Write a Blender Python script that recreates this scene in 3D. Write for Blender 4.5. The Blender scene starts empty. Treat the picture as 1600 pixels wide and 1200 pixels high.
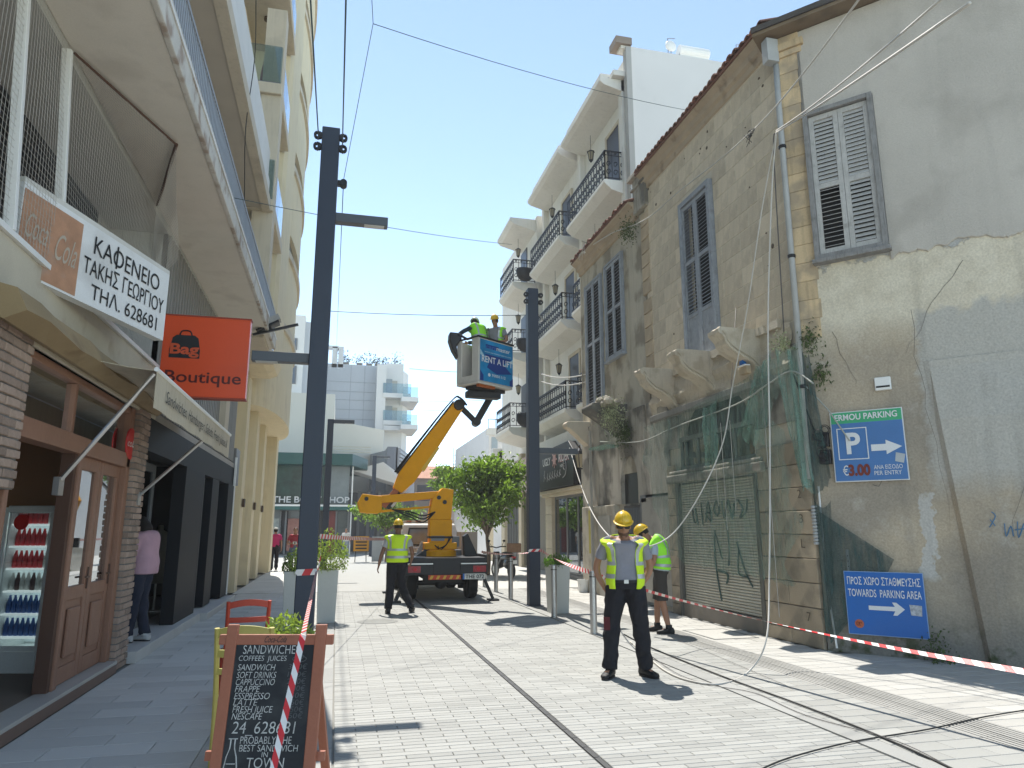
import bpy, bmesh, math, random
from mathutils import Vector, Matrix, noise
random.seed(7)
V = Vector
HAZE = 0.0010
scene = bpy.context.scene
COL = scene.collection
# ------------------------------------------------------------------ camera
F_PX = 1110.0
PITCH = math.atan(228 / F_PX)
YAW = math.atan(275 / F_PX * math.cos(PITCH))
EYE = V((0, 0, 1.6))
cam_data = bpy.data.cameras.new('camera')
cam_data.sensor_width = 36
cam_data.lens = F_PX / 1600 * 36
cam_data.clip_end = 2000
cam_data.clip_start = 0.05
cam = bpy.data.objects.new('camera', cam_data)
COL.objects.link(cam)
cam.location = EYE
cam.rotation_euler = (math.pi / 2 + PITCH, 0, -YAW)
scene.camera = cam
# ------------------------------------------------------------------ light
SUN_DIR = V((-0.045, 0.545, 1)).normalized()
world = bpy.data.worlds.new('World')
scene.world = world
world.use_nodes = True
wn = world.node_tree
sky = wn.nodes.new('ShaderNodeTexSky')
sky.sky_type = 'NISHITA'
sky.sun_disc = False
sky.sun_elevation = math.asin(SUN_DIR.z)
sky.sun_rotation = math.atan2(SUN_DIR.x, SUN_DIR.y)
sky.air_density = 0.45
sky.dust_density = 0.0
sky.ozone_density = 0.2
bg = wn.nodes['Background']
bg.inputs[1].default_value = 0.15
tint = wn.nodes.new('ShaderNodeVectorMath'); tint.operation = 'MULTIPLY'; tint.inputs[1].default_value = (1.05, .96, .76)
wn.links.new(sky.outputs[0], tint.inputs[0]); wn.links.new(tint.outputs[0], bg.inputs[0])
sl = bpy.data.lights.new('sun', 'SUN')
sl.energy = 2.0
sl.angle = math.radians(0.5)
sl.color = (1, 0.955, 0.88)
sun = bpy.data.objects.new('sun', sl)
COL.objects.link(sun)
sun.rotation_euler = SUN_DIR.to_track_quat('Z', 'Y').to_euler()
scene.view_settings.view_transform = 'Standard'
scene.view_settings.look = 'None'
scene.view_settings.gamma = 1
scene.view_settings.use_curve_mapping = False
scene.view_settings.exposure = 1.92
# ------------------------------------------------------------------ where things stand: sight lines of the photograph
_F = V((math.sin(YAW) * math.cos(PITCH), math.cos(YAW) * math.cos(PITCH), math.sin(PITCH)))
_R = V((math.cos(YAW), -math.sin(YAW), 0))
_U = _R.cross(_F)
def ray(x, y): return _F * F_PX + _R * (x - 800) + _U * (600 - y)
def G(x, y, z=0):
    d = ray(x, y); return EYE + d * ((z - EYE.z) / d.z)
def PX(x, y, X):
    d = ray(x, y); return EYE + d * (X / d.x)
def PY(x, y, Y):
    d = ray(x, y); return EYE + d * (Y / d.y)
def PL(x, y, a, n):
    d = ray(x, y); return EYE + d * ((V(a) - EYE).dot(n) / d.dot(n))
def proj(p):
    v = V(p) - EYE; w = v.dot(_F)
    if w < .1: return (-9999, -9999)
    return (800 + F_PX * v.dot(_R) / w, 600 - F_PX * v.dot(_U) / w)
# ------------------------------------------------------------------ materials
_mats = {}
def M(name, col=(.5, .5, .5), rough=.8, var=.12, sc=2.5, fine=.05, bsc=60, bump=.1, metal=0, isl=0,
      dirt=None, dcol=(.05, .045, .04), dsc=1.2, dth=.58, streak=0, spec=.35, coat=0, emit=0, bdist=.01):
    if name in _mats: return _mats[name]
    m = bpy.data.materials.new(name); _mats[name] = m
    m.use_nodes = True
    t = m.node_tree; N = t.nodes; L = t.links
    b = N['Principled BSDF']
    b.inputs['Roughness'].default_value = rough
    b.inputs['Metallic'].default_value = metal
    b.inputs['Specular IOR Level'].default_value = spec
    if coat: b.inputs['Coat Weight'].default_value = coat
    tc = N.new('ShaderNodeTexCoord')
    def noi(s, det=5, mp=None):
        n = N.new('ShaderNodeTexNoise'); n.inputs['Scale'].default_value = s; n.inputs['Detail'].default_value = det
        if mp:
            k = N.new('ShaderNodeMapping'); k.inputs['Scale'].default_value = mp
            L.new(tc.outputs['Object'], k.inputs[0]); L.new(k.outputs[0], n.inputs[0])
        else: L.new(tc.outputs['Object'], n.inputs[0])
        return n.outputs[0]
    def math_(op, a, c):
        k = N.new('ShaderNodeMath'); k.operation = op
        for i, v in enumerate((a, c)):
            if isinstance(v, (int, float)): k.inputs[i].default_value = v
            else: L.new(v, k.inputs[i])
        return k.outputs[0]
    n1 = noi(sc, 6); n2 = noi(bsc, 4)
    s = math_('MULTIPLY_ADD', math_('SUBTRACT', n1, .5), var * 3.2)
    s.node.inputs[2].default_value = 1.0
    s = math_('ADD', s, math_('MULTIPLY', math_('SUBTRACT', n2, .5), fine * 3.2))
    if isl:
        oi = N.new('ShaderNodeObjectInfo'); ge = N.new('ShaderNodeNewGeometry')
        r = math_('FRACT', math_('ADD', oi.outputs['Random'], ge.outputs['Random Per Island']), 0)
        s = math_('ADD', s, math_('MULTIPLY', math_('SUBTRACT', r, .5), isl * 2))
    if streak:
        n4 = noi(sc * 2, 4, (3, 3, .25))
        s = math_('SUBTRACT', s, math_('MULTIPLY', math_('MAXIMUM', math_('SUBTRACT', n4, .52), 0), streak * 5))
    sm = N.new('ShaderNodeVectorMath'); sm.operation = 'SCALE'
    sm.inputs[0].default_value = col[:3]; L.new(s, sm.inputs['Scale'])
    out = sm.outputs[0]
    if dirt:
        nd = noi(dsc, 8)
        rp = N.new('ShaderNodeValToRGB'); rp.color_ramp.elements[0].position = dth; rp.color_ramp.elements[1].position = dth + .12
        L.new(nd, rp.inputs[0])
        mx = N.new('ShaderNodeMix'); mx.data_type = 'RGBA'
        L.new(math_('MULTIPLY', rp.outputs[0], dirt), mx.inputs[0]); L.new(out, mx.inputs[6]); mx.inputs[7].default_value = (*dcol, 1)
        out = mx.outputs[2]
    L.new(out, b.inputs['Base Color'])
    if emit:
        L.new(out, b.inputs['Emission Color']); b.inputs['Emission Strength'].default_value = emit
    if bump:
        bp = N.new('ShaderNodeBump'); bp.inputs['Strength'].default_value = min(1, bump * 2); bp.inputs['Distance'].default_value = bdist
        L.new(math_('ADD', n1, math_('MULTIPLY', n2, .6)), bp.inputs['Height']); L.new(bp.outputs[0], b.inputs['Normal'])
    return m
def glass_mat(name, tint=(.75, .8, .8), refl=.12, rough=.02):
    m = bpy.data.materials.new(name); m.use_nodes = True; t = m.node_tree; N = t.nodes; L = t.links
    N.remove(N['Principled BSDF'])
    tr = N.new('ShaderNodeBsdfTransparent'); tr.inputs[0].default_value = (*tint, 1)
    gl = N.new('ShaderNodeBsdfGlossy'); gl.inputs['Roughness'].default_value = rough; gl.inputs[0].default_value = (.9, .95, 1, 1)
    fr = N.new('ShaderNodeFresnel'); fr.inputs[0].default_value = 1.5
    ad = N.new('ShaderNodeMath'); ad.operation = 'ADD'; ad.inputs[1].default_value = refl; ad.use_clamp = True
    mx = N.new('ShaderNodeMixShader')
    L.new(fr.outputs[0], ad.inputs[0]); L.new(ad.outputs[0], mx.inputs[0]); L.new(tr.outputs[0], mx.inputs[1]); L.new(gl.outputs[0], mx.inputs[2])
    L.new(mx.outputs[0], N['Material Output'].inputs[0])
    return m
def veil_mat(name, col, op):
    """woven net cloth: part of the light passes the holes"""
    m = bpy.data.materials.new(name); m.use_nodes = True; t = m.node_tree; N = t.nodes; L = t.links
    b = N['Principled BSDF']; b.inputs['Base Color'].default_value = (*col, 1); b.inputs['Roughness'].default_value = .9
    tr = N.new('ShaderNodeBsdfTransparent'); mx = N.new('ShaderNodeMixShader')
    tc = N.new('ShaderNodeTexCoord'); n = N.new('ShaderNodeTexNoise'); n.inputs['Scale'].default_value = 3.2; n.inputs['Detail'].default_value = 8; n.inputs['Roughness'].default_value = .65
    mp = N.new('ShaderNodeMapping'); mp.inputs['Scale'].default_value = (5, 5, .7); L.new(tc.outputs['Object'], mp.inputs[0])
    mr = N.new('ShaderNodeMapRange'); mr.inputs[1].default_value = .3; mr.inputs[2].default_value = .7
    mr.inputs[3].default_value = max(0, op - .3); mr.inputs[4].default_value = min(1, op + .35)
    L.new(mp.outputs[0], n.inputs[0]); L.new(n.outputs[0], mr.inputs[0]); L.new(mr.outputs[0], mx.inputs[0])
    L.new(tr.outputs[0], mx.inputs[1]); L.new(b.outputs[0], mx.inputs[2]); L.new(mx.outputs[0], N['Material Output'].inputs[0])
    return m
def leaf_mat(name, col, isl=.4, tr=.4):
    m = M(name, col, .5, .3, sc=1.6, fine=.2, bsc=20, isl=isl, spec=.5); t = m.node_tree; N = t.nodes; L = t.links; b = N['Principled BSDF']
    src = b.inputs['Base Color'].links[0].from_socket; k = N.new('ShaderNodeBsdfTranslucent'); mx = N.new('ShaderNodeMixShader'); mx.inputs[0].default_value = tr
    sc_ = N.new('ShaderNodeVectorMath'); sc_.operation = 'MULTIPLY'; sc_.inputs[1].default_value = (1.3, 1.5, .6); L.new(src, sc_.inputs[0]); L.new(sc_.outputs[0], k.inputs[0])
    L.new(b.outputs[0], mx.inputs[1]); L.new(k.outputs[0], mx.inputs[2]); L.new(mx.outputs[0], N['Material Output'].inputs[0]); return m
GLASS = glass_mat('window_glass'); GLASS_BAL = glass_mat('balcony_glass', (.72, .80, .80), .03)
GLASS_DARK = glass_mat('tinted_glass', (.35, .4, .4), .16)
# ------------------------------------------------------------------ mesh builder
class MB:
    def __init__(s): s.v = []; s.f = []
    def add(s, vs, fs):
        o = len(s.v); s.v += [V(p) for p in vs]; s.f += [tuple(i + o for i in f) for f in fs]; return s
    def quad(s, a, b, c, d): return s.add([a, b, c, d], [(0, 1, 2, 3)])
    def par(s, o, u, v, w):
        o, u, v, w = V(o), V(u), V(v), V(w)
        p = [o, o + u, o + u + v, o + v]; p += [q + w for q in p]
        fs = [(0, 3, 2, 1), (4, 5, 6, 7), (0, 1, 5, 4), (1, 2, 6, 5), (2, 3, 7, 6), (3, 0, 4, 7)]
        if u.cross(v).dot(w) < 0: fs = [tuple(reversed(f)) for f in fs]
        return s.add(p, fs)
    def box(s, x0, x1, y0, y1, z0, z1): return s.par((x0, y0, z0), (x1 - x0, 0, 0), (0, y1 - y0, 0), (0, 0, z1 - z0))
    def bar(s, a, b, w, h=None, up=(0, 0, 1)):
        a, b = V(a), V(b); h = h or w; d = (b - a)
        if d.length < 1e-6: return s
        up = V(up)
        if abs(d.normalized().dot(up)) > .98: up = V((0, 1, 0))
        sd = d.cross(up).normalized(); u2 = sd.cross(d).normalized()
        return s.par(a - sd * w / 2 - u2 * h / 2, sd * w, u2 * h, d)
    def prism(s, pts, ext):
        n = len(pts); ext = V(ext); p = [V(q) for q in pts]
        s.add(p + [q + ext for q in p], [tuple(range(n))[::-1], tuple(range(n, 2 * n))] + [(i, (i + 1) % n, (i + 1) % n + n, i + n) for i in range(n)]); return s
    def rings(s, rings, cap=True, closed=True):
        n = len(rings[0]); vs = [p for r in rings for p in r]; fs = []
        for i in range(len(rings) - 1):
            for j in range(n if closed else n - 1):
                k = (j + 1) % n; fs.append((i * n + j, i * n + k, (i + 1) * n + k, (i + 1) * n + j))
        if cap and closed: fs += [tuple(range(n))[::-1], tuple(range((len(rings) - 1) * n, len(rings) * n))]
        return s.add(vs, fs)
    def tube(s, pts, r, n=8, cap=True):
        pts = [V(p) for p in pts]
        R = r if isinstance(r, (list, tuple)) else [r] * len(pts)
        rr = []; ref = None
        for i, p in enumerate(pts):
            d = (pts[min(i + 1, len(pts) - 1)] - pts[max(i - 1, 0)])
            d = d.normalized() if d.length > 1e-9 else V((0, 0, 1))
            if ref is None: ref = V((1, 0, 0)) if abs(d.x) < .9 else V((0, 1, 0))
            a = (ref - d * ref.dot(d)).normalized(); ref = a; b = d.cross(a)
            ra = R[i]; ra, rb = ra if isinstance(ra, tuple) else (ra, ra)
            rr.append([p + a * math.cos(2 * math.pi * j / n) * ra + b * math.sin(2 * math.pi * j / n) * rb for j in range(n)])
        return s.rings(rr, cap)
    def cyl(s, a, b, r, n=14): return s.tube([a, b], r, n)
    def ell(s, c, rx, ry, rz, nu=14, nv=9, z0=-1., z1=1., rot=None):
        c = V(c); rr = []
        for i in range(nv + 1):
            z = z0 + (z1 - z0) * i / nv
            ph = math.asin(max(-1, min(1, z))) if False else None
            a0, a1 = math.asin(max(-1, z0)), math.asin(min(1, z1)); a = a0 + (a1 - a0) * i / nv
            k = max(math.cos(a), .001)
            ring = [V((rx * k * math.cos(2 * math.pi * j / nu), ry * k * math.sin(2 * math.pi * j / nu), rz * math.sin(a))) for j in range(nu)]
            if rot: ring = [rot @ q for q in ring]
            rr.append([c + q for q in ring])
        return s.rings(rr)
    def lathe(s, c, prof, n=16, ax=None):
        c = V(c); return s.rings([[c + V((r * math.cos(2 * math.pi * j / n), r * math.sin(2 * math.pi * j / n), z)) for j in range(n)] for r, z in prof])
    def mesh(s, name, off=V((0, 0, 0)), smooth=False):
        me = bpy.data.meshes.new(name); me.from_pydata([v - off for v in s.v], [], s.f)
        if smooth: me.polygons.foreach_set('use_smooth', [True] * len(me.polygons))
        me.update(); return me
    def build(s, name, mat, parent=None, bevel=0, smooth=False, solid=0, **tags):
        o = bpy.data.objects.new(name, s.mesh(name, wpos(parent), smooth))
        if mat: o.data.materials.append(mat)
        COL.objects.link(o); o.parent = parent
        if solid:
            k = o.modifiers.new('s', 'SOLIDIFY'); k.thickness = solid; k.offset = 0
        if bevel:
            k = o.modifiers.new('b', 'BEVEL'); k.width = bevel; k.segments = 2; k.limit_method = 'ANGLE'
        for a, b in tags.items(): o[a] = b
        return o
def wpos(o):
    p = V((0, 0, 0))
    while o is not None: p = p + o.location; o = o.parent
    return p
def thing(name, label, cat, loc=(0, 0, 0), group=None):
    o = bpy.data.objects.new(name, None); o.empty_display_size = .1; COL.objects.link(o); o.location = loc
    o['label'] = label; o['category'] = cat
    if group: o['group'] = group
    return o
def tag(o, label, cat, group=None):
    o['label'] = label; o['category'] = cat
    if group: o['group'] = group
    return o
def piece(me, name, parent, loc, rot=None, scale=None):
    o = bpy.data.objects.new(name, me); COL.objects.link(o); o.parent = parent; o.location = V(loc) - wpos(parent)
    if rot is not None: o.rotation_euler = rot
    if scale: o.scale = scale
    return o
def copy_tree(o, parent=None):
    c = o.copy(); COL.objects.link(c); c.parent = parent
    for ch in list(o.children): copy_tree(ch, c)
    return c
def B(): return MB()
def freeze(o):
    dg = bpy.context.evaluated_depsgraph_get(); dg.update()
    me = bpy.data.meshes.new_from_object(o.evaluated_get(dg)); o.modifiers.clear(); o.data = me
    return o
# text: origin, direction of writing, up direction, cap height, fitted width
def text(s, name, mat, parent, o, ux, uz, h, width=None, align='L', weight=0, shear=0, depth=.003, **tags):
    c = bpy.data.curves.new('t', 'FONT'); c.body = s; c.size = 1; c.offset = weight; c.shear = shear; c.resolution_u = 4
    t = bpy.data.objects.new('t', c); COL.objects.link(t)
    dg = bpy.context.evaluated_depsgraph_get(); dg.update()
    me = bpy.data.meshes.new_from_object(t.evaluated_get(dg)); bpy.data.objects.remove(t)
    if not me.vertices: return None
    xs = [v.co.x for v in me.vertices]; x0, x1 = min(xs), max(xs); w = x1 - x0
    ux, uz, o = V(ux).normalized(), V(uz).normalized(), V(o); nn = ux.cross(uz)
    sy = h / .73; sx = sy if width is None else width / w
    sh = 0 if align == 'L' else (w * sx / 2 if align == 'C' else w * sx)
    off = wpos(parent)
    for v in me.vertices:
        x, y = v.co.x, v.co.y
        v.co = o + ux * ((x - x0) * sx - sh) + uz * y * sy + nn * depth - off
    ob = bpy.data.objects.new(name, me); me.materials.clear(); me.materials.append(mat); COL.objects.link(ob); ob.parent = parent
    for a, b in tags.items(): ob[a] = b
    return ob
def catmull(pts, k=6):
    pts = [V(p) for p in pts]; P = [pts[0]] + pts + [pts[-1]]; out = []
    for i in range(1, len(P) - 2):
        a, b, c, d = P[i - 1], P[i], P[i + 1], P[i + 2]
        for j in range(k):
            t = j / k
            out.append(.5 * ((2 * b) + (c - a) * t + (2 * a - 5 * b + 4 * c - d) * t * t + (3 * b - a - 3 * c + d) * t ** 3))
    out.append(pts[-1]); return out
def sag(a, b, s, n=12):
    a, b = V(a), V(b); return [a.lerp(b, i / n) - V((0, 0, s * 4 * (i / n) * (1 - i / n))) for i in range(n + 1)]
def cable(name, pts, r, mat, label, cat='cable', group=None, n=6):
    o = B().tube(pts, r, n).build(name, mat, None, smooth=True); return tag(o, label, cat, group)
def net_grid(mb, quad, nu, nv, w=.003, jit=.006):
    """crossing cords between four corners"""
    a, b, c, d = [V(q) for q in quad]; nr = (b - a).cross(d - a).normalized()
    P = lambda u, v: a.lerp(b, u).lerp(d.lerp(c, u), v) + nr * (math.sin(u * 7 + v * 5) * .01)
    for i in range(nu + 1):
        mb.tube([P(i / nu, j / 6) for j in range(7)], w, 3)
    for i in range(nv + 1):
        mb.tube([P(j / 6, i / nv) for j in range(7)], w, 3)
# ------------------------------------------------------------------ colours
WHITE = M('white_paint', (.75, .75, .73), .5, .05)
BLACK = M('black_paint', (.015, .015, .017), .45, .05)
STEEL = M('brushed_steel', (.42, .42, .42), .35, .05, metal=.9)
DARKMETAL = M('charcoal_post_paint', (.026, .036, .058), .45, .06, fine=.02, spec=.4)
IRON = M('wrought_iron', (.012, .013, .018), .45, .1)
CREAM = M('cream_plaster', (.56, .49, .38), .85, .07, dirt=.3, dcol=(.22, .18, .14), streak=.12)
SOFFIT = M('beige_concrete_soffit', (.68, .64, .56), .85, .08, sc=1.2, dirt=.25, dcol=(.25, .21, .17), streak=.05)
PALE = M('pale_concrete', (.52, .51, .47), .85, .1, dirt=.45, dcol=(.24, .15, .09), dsc=2.2, dth=.6)
# ================================================================== GROUND
PAVE = M('granite_paver', (.325, .325, .305), .75, .09, sc=.9, fine=.12, bsc=140, bump=.2, isl=.12, dirt=.30, dcol=(.20, .19, .17), dsc=2.2, dth=.6)
JOINT = M('dark_joint_sand', (.235, .23, .21), .95, .15)
SLABM = M('cream_paving_slab', (.42, .41, .38), .78, .07, sc=1.2, fine=.10, bsc=150, bump=.15, isl=.09, dirt=.15, dcol=(.25, .22, .18))
LSLAB = M('blue_grey_paving_slab', (.54, .53, .495), .75, .08, sc=1.0, fine=.10, bsc=150, bump=.15, isl=.10, dirt=.2, dcol=(.2, .19, .17))
def sheet(name, x0, x1, y0, y1, z, mat, parent=None, kind='structure'):
    o = B().quad((x0, y0, z), (x1, y0, z), (x1, y1, z), (x0, y1, z)).build(name, mat, parent)
    if kind: o['kind'] = kind
    return o
sheet('ground', -400, 400, -60, 900, -.05, M('ground_dust', (.34, .32, .28), .9, .1, sc=.1))
def pave(parent, x0, x1, y0, y1, lx, ly, gap, mat, name='paver', nmax=300, stag=.5, alongx=True, top=0.0, th=.04, skip=None):
    cells = []
    if alongx:
        nr = int((y1 - y0) / ly)
        for r in range(nr):
            off = (r % 2) * stag * lx; x = x0 - off
            while x < x1 - .01:
                a, b = max(x, x0), min(x + lx, x1)
                if b - a > .03: cells.append((a, b, y0 + r * ly, y0 + (r + 1) * ly))
                x += lx
    else:
        nc = int((x1 - x0) / lx + .5)
        for c in range(nc):
            off = (c % 2) * stag * ly; y = y0 - off
            while y < y1 - .01:
                a, b = max(y, y0), min(y + ly, y1)
                if b - a > .03: cells.append((x0 + c * lx, x0 + (c + 1) * lx, a, b))
                y += ly
    vis = []
    for c in cells:
        cx, cy = (c[0] + c[1]) / 2, (c[2] + c[3]) / 2
        if skip and skip(cx, cy): continue
        p = proj((cx, cy, 0))
        vis.append((0 if (-30 < p[0] < 1630 and p[1] < 1225) else 1, math.hypot(cx, cy), c))
    vis.sort(key=lambda t: (t[0], t[1]))
    cache = {}; rest = B()
    for i, (flag, d, c) in enumerate(vis):
        w, h = c[1] - c[0] - gap, c[3] - c[2] - gap
        dz = random.uniform(-.0018, 0)
        if i < nmax and flag == 0:
            k = (round(w, 2), round(h, 2))
            if k not in cache:
                m = B(); e = .004
                w2, h2 = w / 2, h / 2
                lo = [V((-w2, -h2, -th)), V((w2, -h2, -th)), V((w2, h2, -th)), V((-w2, h2, -th))]
                mi = [V((-w2, -h2, -e)), V((w2, -h2, -e)), V((w2, h2, -e)), V((-w2, h2, -e))]
                hi = [V((-w2 + e, -h2 + e, 0)), V((w2 - e, -h2 + e, 0)), V((w2 - e, h2 - e, 0)), V((-w2 + e, h2 - e, 0))]
                m.rings([lo, mi, hi]); cache[k] = m.mesh(name); cache[k].materials.append(mat)
            piece(cache[k], name, parent, ((c[0] + c[1]) / 2, (c[2] + c[3]) / 2, top + dz), (random.uniform(-.002, .002), random.uniform(-.002, .002), random.uniform(-.003, .003)))
        else:
            rest.box(c[0] + gap / 2, c[1] - gap / 2, c[2] + gap / 2, c[3] - gap / 2, top - th, top + dz)
    if rest.v: rest.build(name + '_field', mat, parent, kind='stuff')
street = sheet('street', -.22, 4.18, 2, 130, -.012, JOINT)
pave(street, .06, 1.87, 4.3, 20, .34, .082, .0045, PAVE, nmax=150)
pave(street, 1.93, 3.96, 4.3, 20, .34, .082, .0045, PAVE, nmax=150)
rest = B().box(.06, 3.96, 20.02, 130, -.03, 0).build('street_surface', M('far_granite_paving', (.33, .33, .31), .75, .05, sc=1.5, fine=.12, bsc=30), street)
kb = B()
for k in range(70):
    kb.box(-.2, .045, 3.5 + k * .8, 3.5 + k * .8 + .793, -.03, .004); kb.box(3.975, 4.16, 3.5 + k * .8, 3.5 + k * .8 + .793, -.03, .004)
kb.build('kerb_strip', M('kerb_granite', (.31, .31, .295), .8, .06, fine=.1, bsc=120, isl=.08), street, kind='stuff')
dr = B().box(1.84, 1.96, 4, 60, -.03, -.010)
for k in range(120): dr.box(1.88, 1.92, 4 + k * .25, 4 + k * .25 + .24, -.006, -.001)
dr.build('drain_channel', M('cast_drain', (.06, .06, .06), .6, .1), street, kind='stuff')
pavl = sheet('pavement', -2.5, -.22, 2, 60, -.012, JOINT)
pave(pavl, -2.36, -.9, 4.6, 20, .73, .30, .007, LSLAB, nmax=150, name='paving_slab')
pave(pavl, -.9, -.225, 4.6, 20, .225, .225, .006, SLABM, nmax=120, name='paving_slab')
B().box(-2.5, -.225, 20, 60, -.03, 0).build('pavement_surface', LSLAB, pavl)
pavr = sheet('pavement', 4.18, 12, 2, 60, -.013, JOINT)
def inwall(x, y): return x > 6.54 and y > 8.7 or (x - 6.54) * 1.63 + (y - 8.83) * 1.4 > .5
pave(pavr, 4.18, 4.98, 4.0, 20, .40, .2, .007, PAVE, nmax=110, name='paving_slab')
pave(pavr, 4.98, 5.48, 4.0, 20, .25, .50, .006, M('tactile_paver', (.33, .325, .305), .8, .05, isl=.08, fine=.12), nmax=70, name='tactile_tile', alongx=False)
tr_ = B()
for k in range(9):
    tr_.box(5.03 + k * .05, 5.055 + k * .05, 4.0, 20, -.001, .0045)
tr_.build('tactile_ribs', M('tactile_paver'), pavr, kind='stuff')
pave(pavr, 5.48, 7.9, 3.2, 20, .40, .2, .007, SLABM, nmax=110, name='paving_slab', skip=lambda x, y: x > 6.6 and y > 8.7)
B().box(4.18, 12, 20, 60, -.03, 0).build('pavement_surface', SLABM, pavr)
# square far beyond the shops: the street widens
B().box(-14, -2.5, 33, 130, -.03, -.004).build('square', M('square_paving', (.38, .375, .35), .8, .05, sc=1, fine=.1, bsc=20), None, kind='structure')
# manhole covers
for (px, py, r, lab) in ((590, 971, .36, 'round paved manhole cover in the street behind the worker in front of the truck'),):
    g = G(px, py); t = thing('manhole_cover', lab, 'manhole', g)
    B().lathe(g, [(r, -.02), (r, .002), (r - .015, .004)], 28).build('rim', M('cast_cover', (.2, .2, .19), .7, .1), t)
    m = B()
    for k in range(-4, 5):
        h = math.sqrt(max(0, (r - .03) ** 2 - (k * .07) ** 2)); m.box(g.x - h, g.x + h, g.y + k * .07 - .025, g.y + k * .07 + .025, .002, .006)
    m.build('infill_paving', M('cover_infill', (.3, .3, .28), .8, .1), t, kind='stuff')
t = thing('manhole_cover', 'large square access cover set in the pavement by the roller shutter', 'manhole', (5.9, 10.6, 0))
m = B(); m.box(5.55, 6.3, 10.1, 10.13, 0, .006); m.box(5.55, 6.3, 11.1, 11.13, 0, .006); m.box(5.55, 5.58, 10.13, 11.1, 0, .006); m.box(6.27, 6.3, 10.13, 11.1, 0, .006)
m.build('frame', M('cast_cover'), t); B().box(5.585, 6.265, 10.135, 11.095, -.001, .003).build('infill', SLABM, t)

# ================================================================== LEFT: CAFE BUILDING
XF = -2.5
WOOD = M('brown_painted_wood', (.27, .14, .09), .55, .1, sc=4, fine=.08, streak=.1)
WOODD = M('dark_brown_wood', (.09, .045, .03), .55, .1)
BRICK = M('weathered_brown_brick', (.32, .235, .185), .9, .15, sc=6, fine=.12, isl=.25, dirt=.35, dcol=(.1, .085, .07), dsc=5)
MORT = M('grey_mortar', (.17, .16, .15), .95, .1)
INNER = M('grey_balcony_wall', (.42, .41, .385), .9, .1, streak=.3)  # plain grey with darker vertical streaks
cafe = thing('cafe_building', 'cream concrete building with the open brown cafe shopfront and net covered balcony', 'building', (-2.5, 8, 0))
# ground floor room
m = B(); m.box(-7, -6.9, 2, 11, 0, 3.2); m.box(-6.9, -2.62, 10.0, 10.1, 0, 3.2); m.box(-6.9, -2.62, 1.9, 2.0, 0, 3.2)
m.build('room_wall', M('orange_brown_wall', (.34, .18, .09), .8, .08), cafe)
B().box(-6.9, -2.5, 2, 10.0, 0.0, .13).build('room_floor', M('cafe_floor', (.13, .09, .07), .5, .1), cafe)
m = B(); m.box(-7, -2.45, 2, 18.2, 3.05, 3.16)
m.build('room_ceiling', M('dim_ceiling', (.35, .33, .3), .9), cafe)
ste = B(); ste.box(-2.5, -2.36, 3, 9.42, 0, .10); ste.build('step', M('brown_tile_step', (.16, .10, .075), .5, .1), cafe, bevel=.006)
B().box(-2.6, -2.36, 3, 9.42, .10, .135).build('threshold', M('pale_marble_edge', (.42, .40, .37), .45, .08), cafe, bevel=.004)
# wooden frame: lintel, transom, jambs
m = B(); m.box(-2.62, -2.46, 6.25, 9.45, 2.33, 2.50); m.box(-2.6, -2.48, 6.25, 9.45, 2.98, 3.05); m.box(-2.6, -2.46, 9.33, 9.47, .135, 3.05)
m.box(-2.6, -2.48, 7.80, 7.90, .135, 2.33); m.box(-2.59, -2.49, 7.50, 7.57, 2.5, 2.98); m.box(-2.6, -2.48, 6.25, 6.33, .135, 3.0)
m.build('wooden_frame', WOOD, cafe, bevel=.008)
for a, b in ((6.33, 7.50), (7.57, 9.33)):
    B().box(-2.545, -2.535, a, b, 2.5, 2.98).build('transom_pane', glass_mat('transom_glass', (.5, .52, .5), .6), cafe)
GL_REF = glass_mat('door_glass', (.35, .36, .34), .35)
for a, b in ((7.91, 8.60), (8.615, 9.32)):
    m = B(); m.box(-2.58, -2.52, a, a + .1, .14, 2.33); m.box(-2.58, -2.52, b - .1, b, .14, 2.33); m.box(-2.58, -2.52, a + .1, b - .1, 2.2, 2.33)
    m.box(-2.58, -2.52, a + .1, b - .1, .14, .3); m.box(-2.58, -2.52, a + .1, b - .1, .92, 1.05); m.box(-2.565, -2.535, a + .1, b - .1, .3, .92)
    d = m.build('door', WOOD, cafe, bevel=.006)
    m = B(); m.box(-2.553, -2.547, a + .1, b - .1, 1.05, 2.2); m.build('pane', GL_REF, d)
    m = B(); m.box(-2.532, -2.505, a + .18, b - .18, .38, .84); m.build('raised_panel', WOOD, d, bevel=.012)
    m = B(); m.bar((-2.515, b - .05, 1.0), (-2.515, b - .05, 1.22), .02); m.bar((-2.5, b - .05, 1.12), (-2.5, b - .15, 1.12), .018); m.build('handle', WOODD, d)
m = B(); m.box(-2.62, -2.5, 7.72, 7.79, .135, 2.33); m.build('door_post', WOODD, cafe)
# red round sign on frame
B().cyl((-2.47, 9.4, 2.62), (-2.455, 9.4, 2.62), .19, 24).build('red_disc_sticker', M('soda_red', (.55, .02, .02), .35, .03), cafe)
text('cola', 'disc_lettering', WHITE, cafe, (-2.452, 9.24, 2.58), (0, 1, 0), (0, 0, 1), .09, .3, shear=.3)
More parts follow.
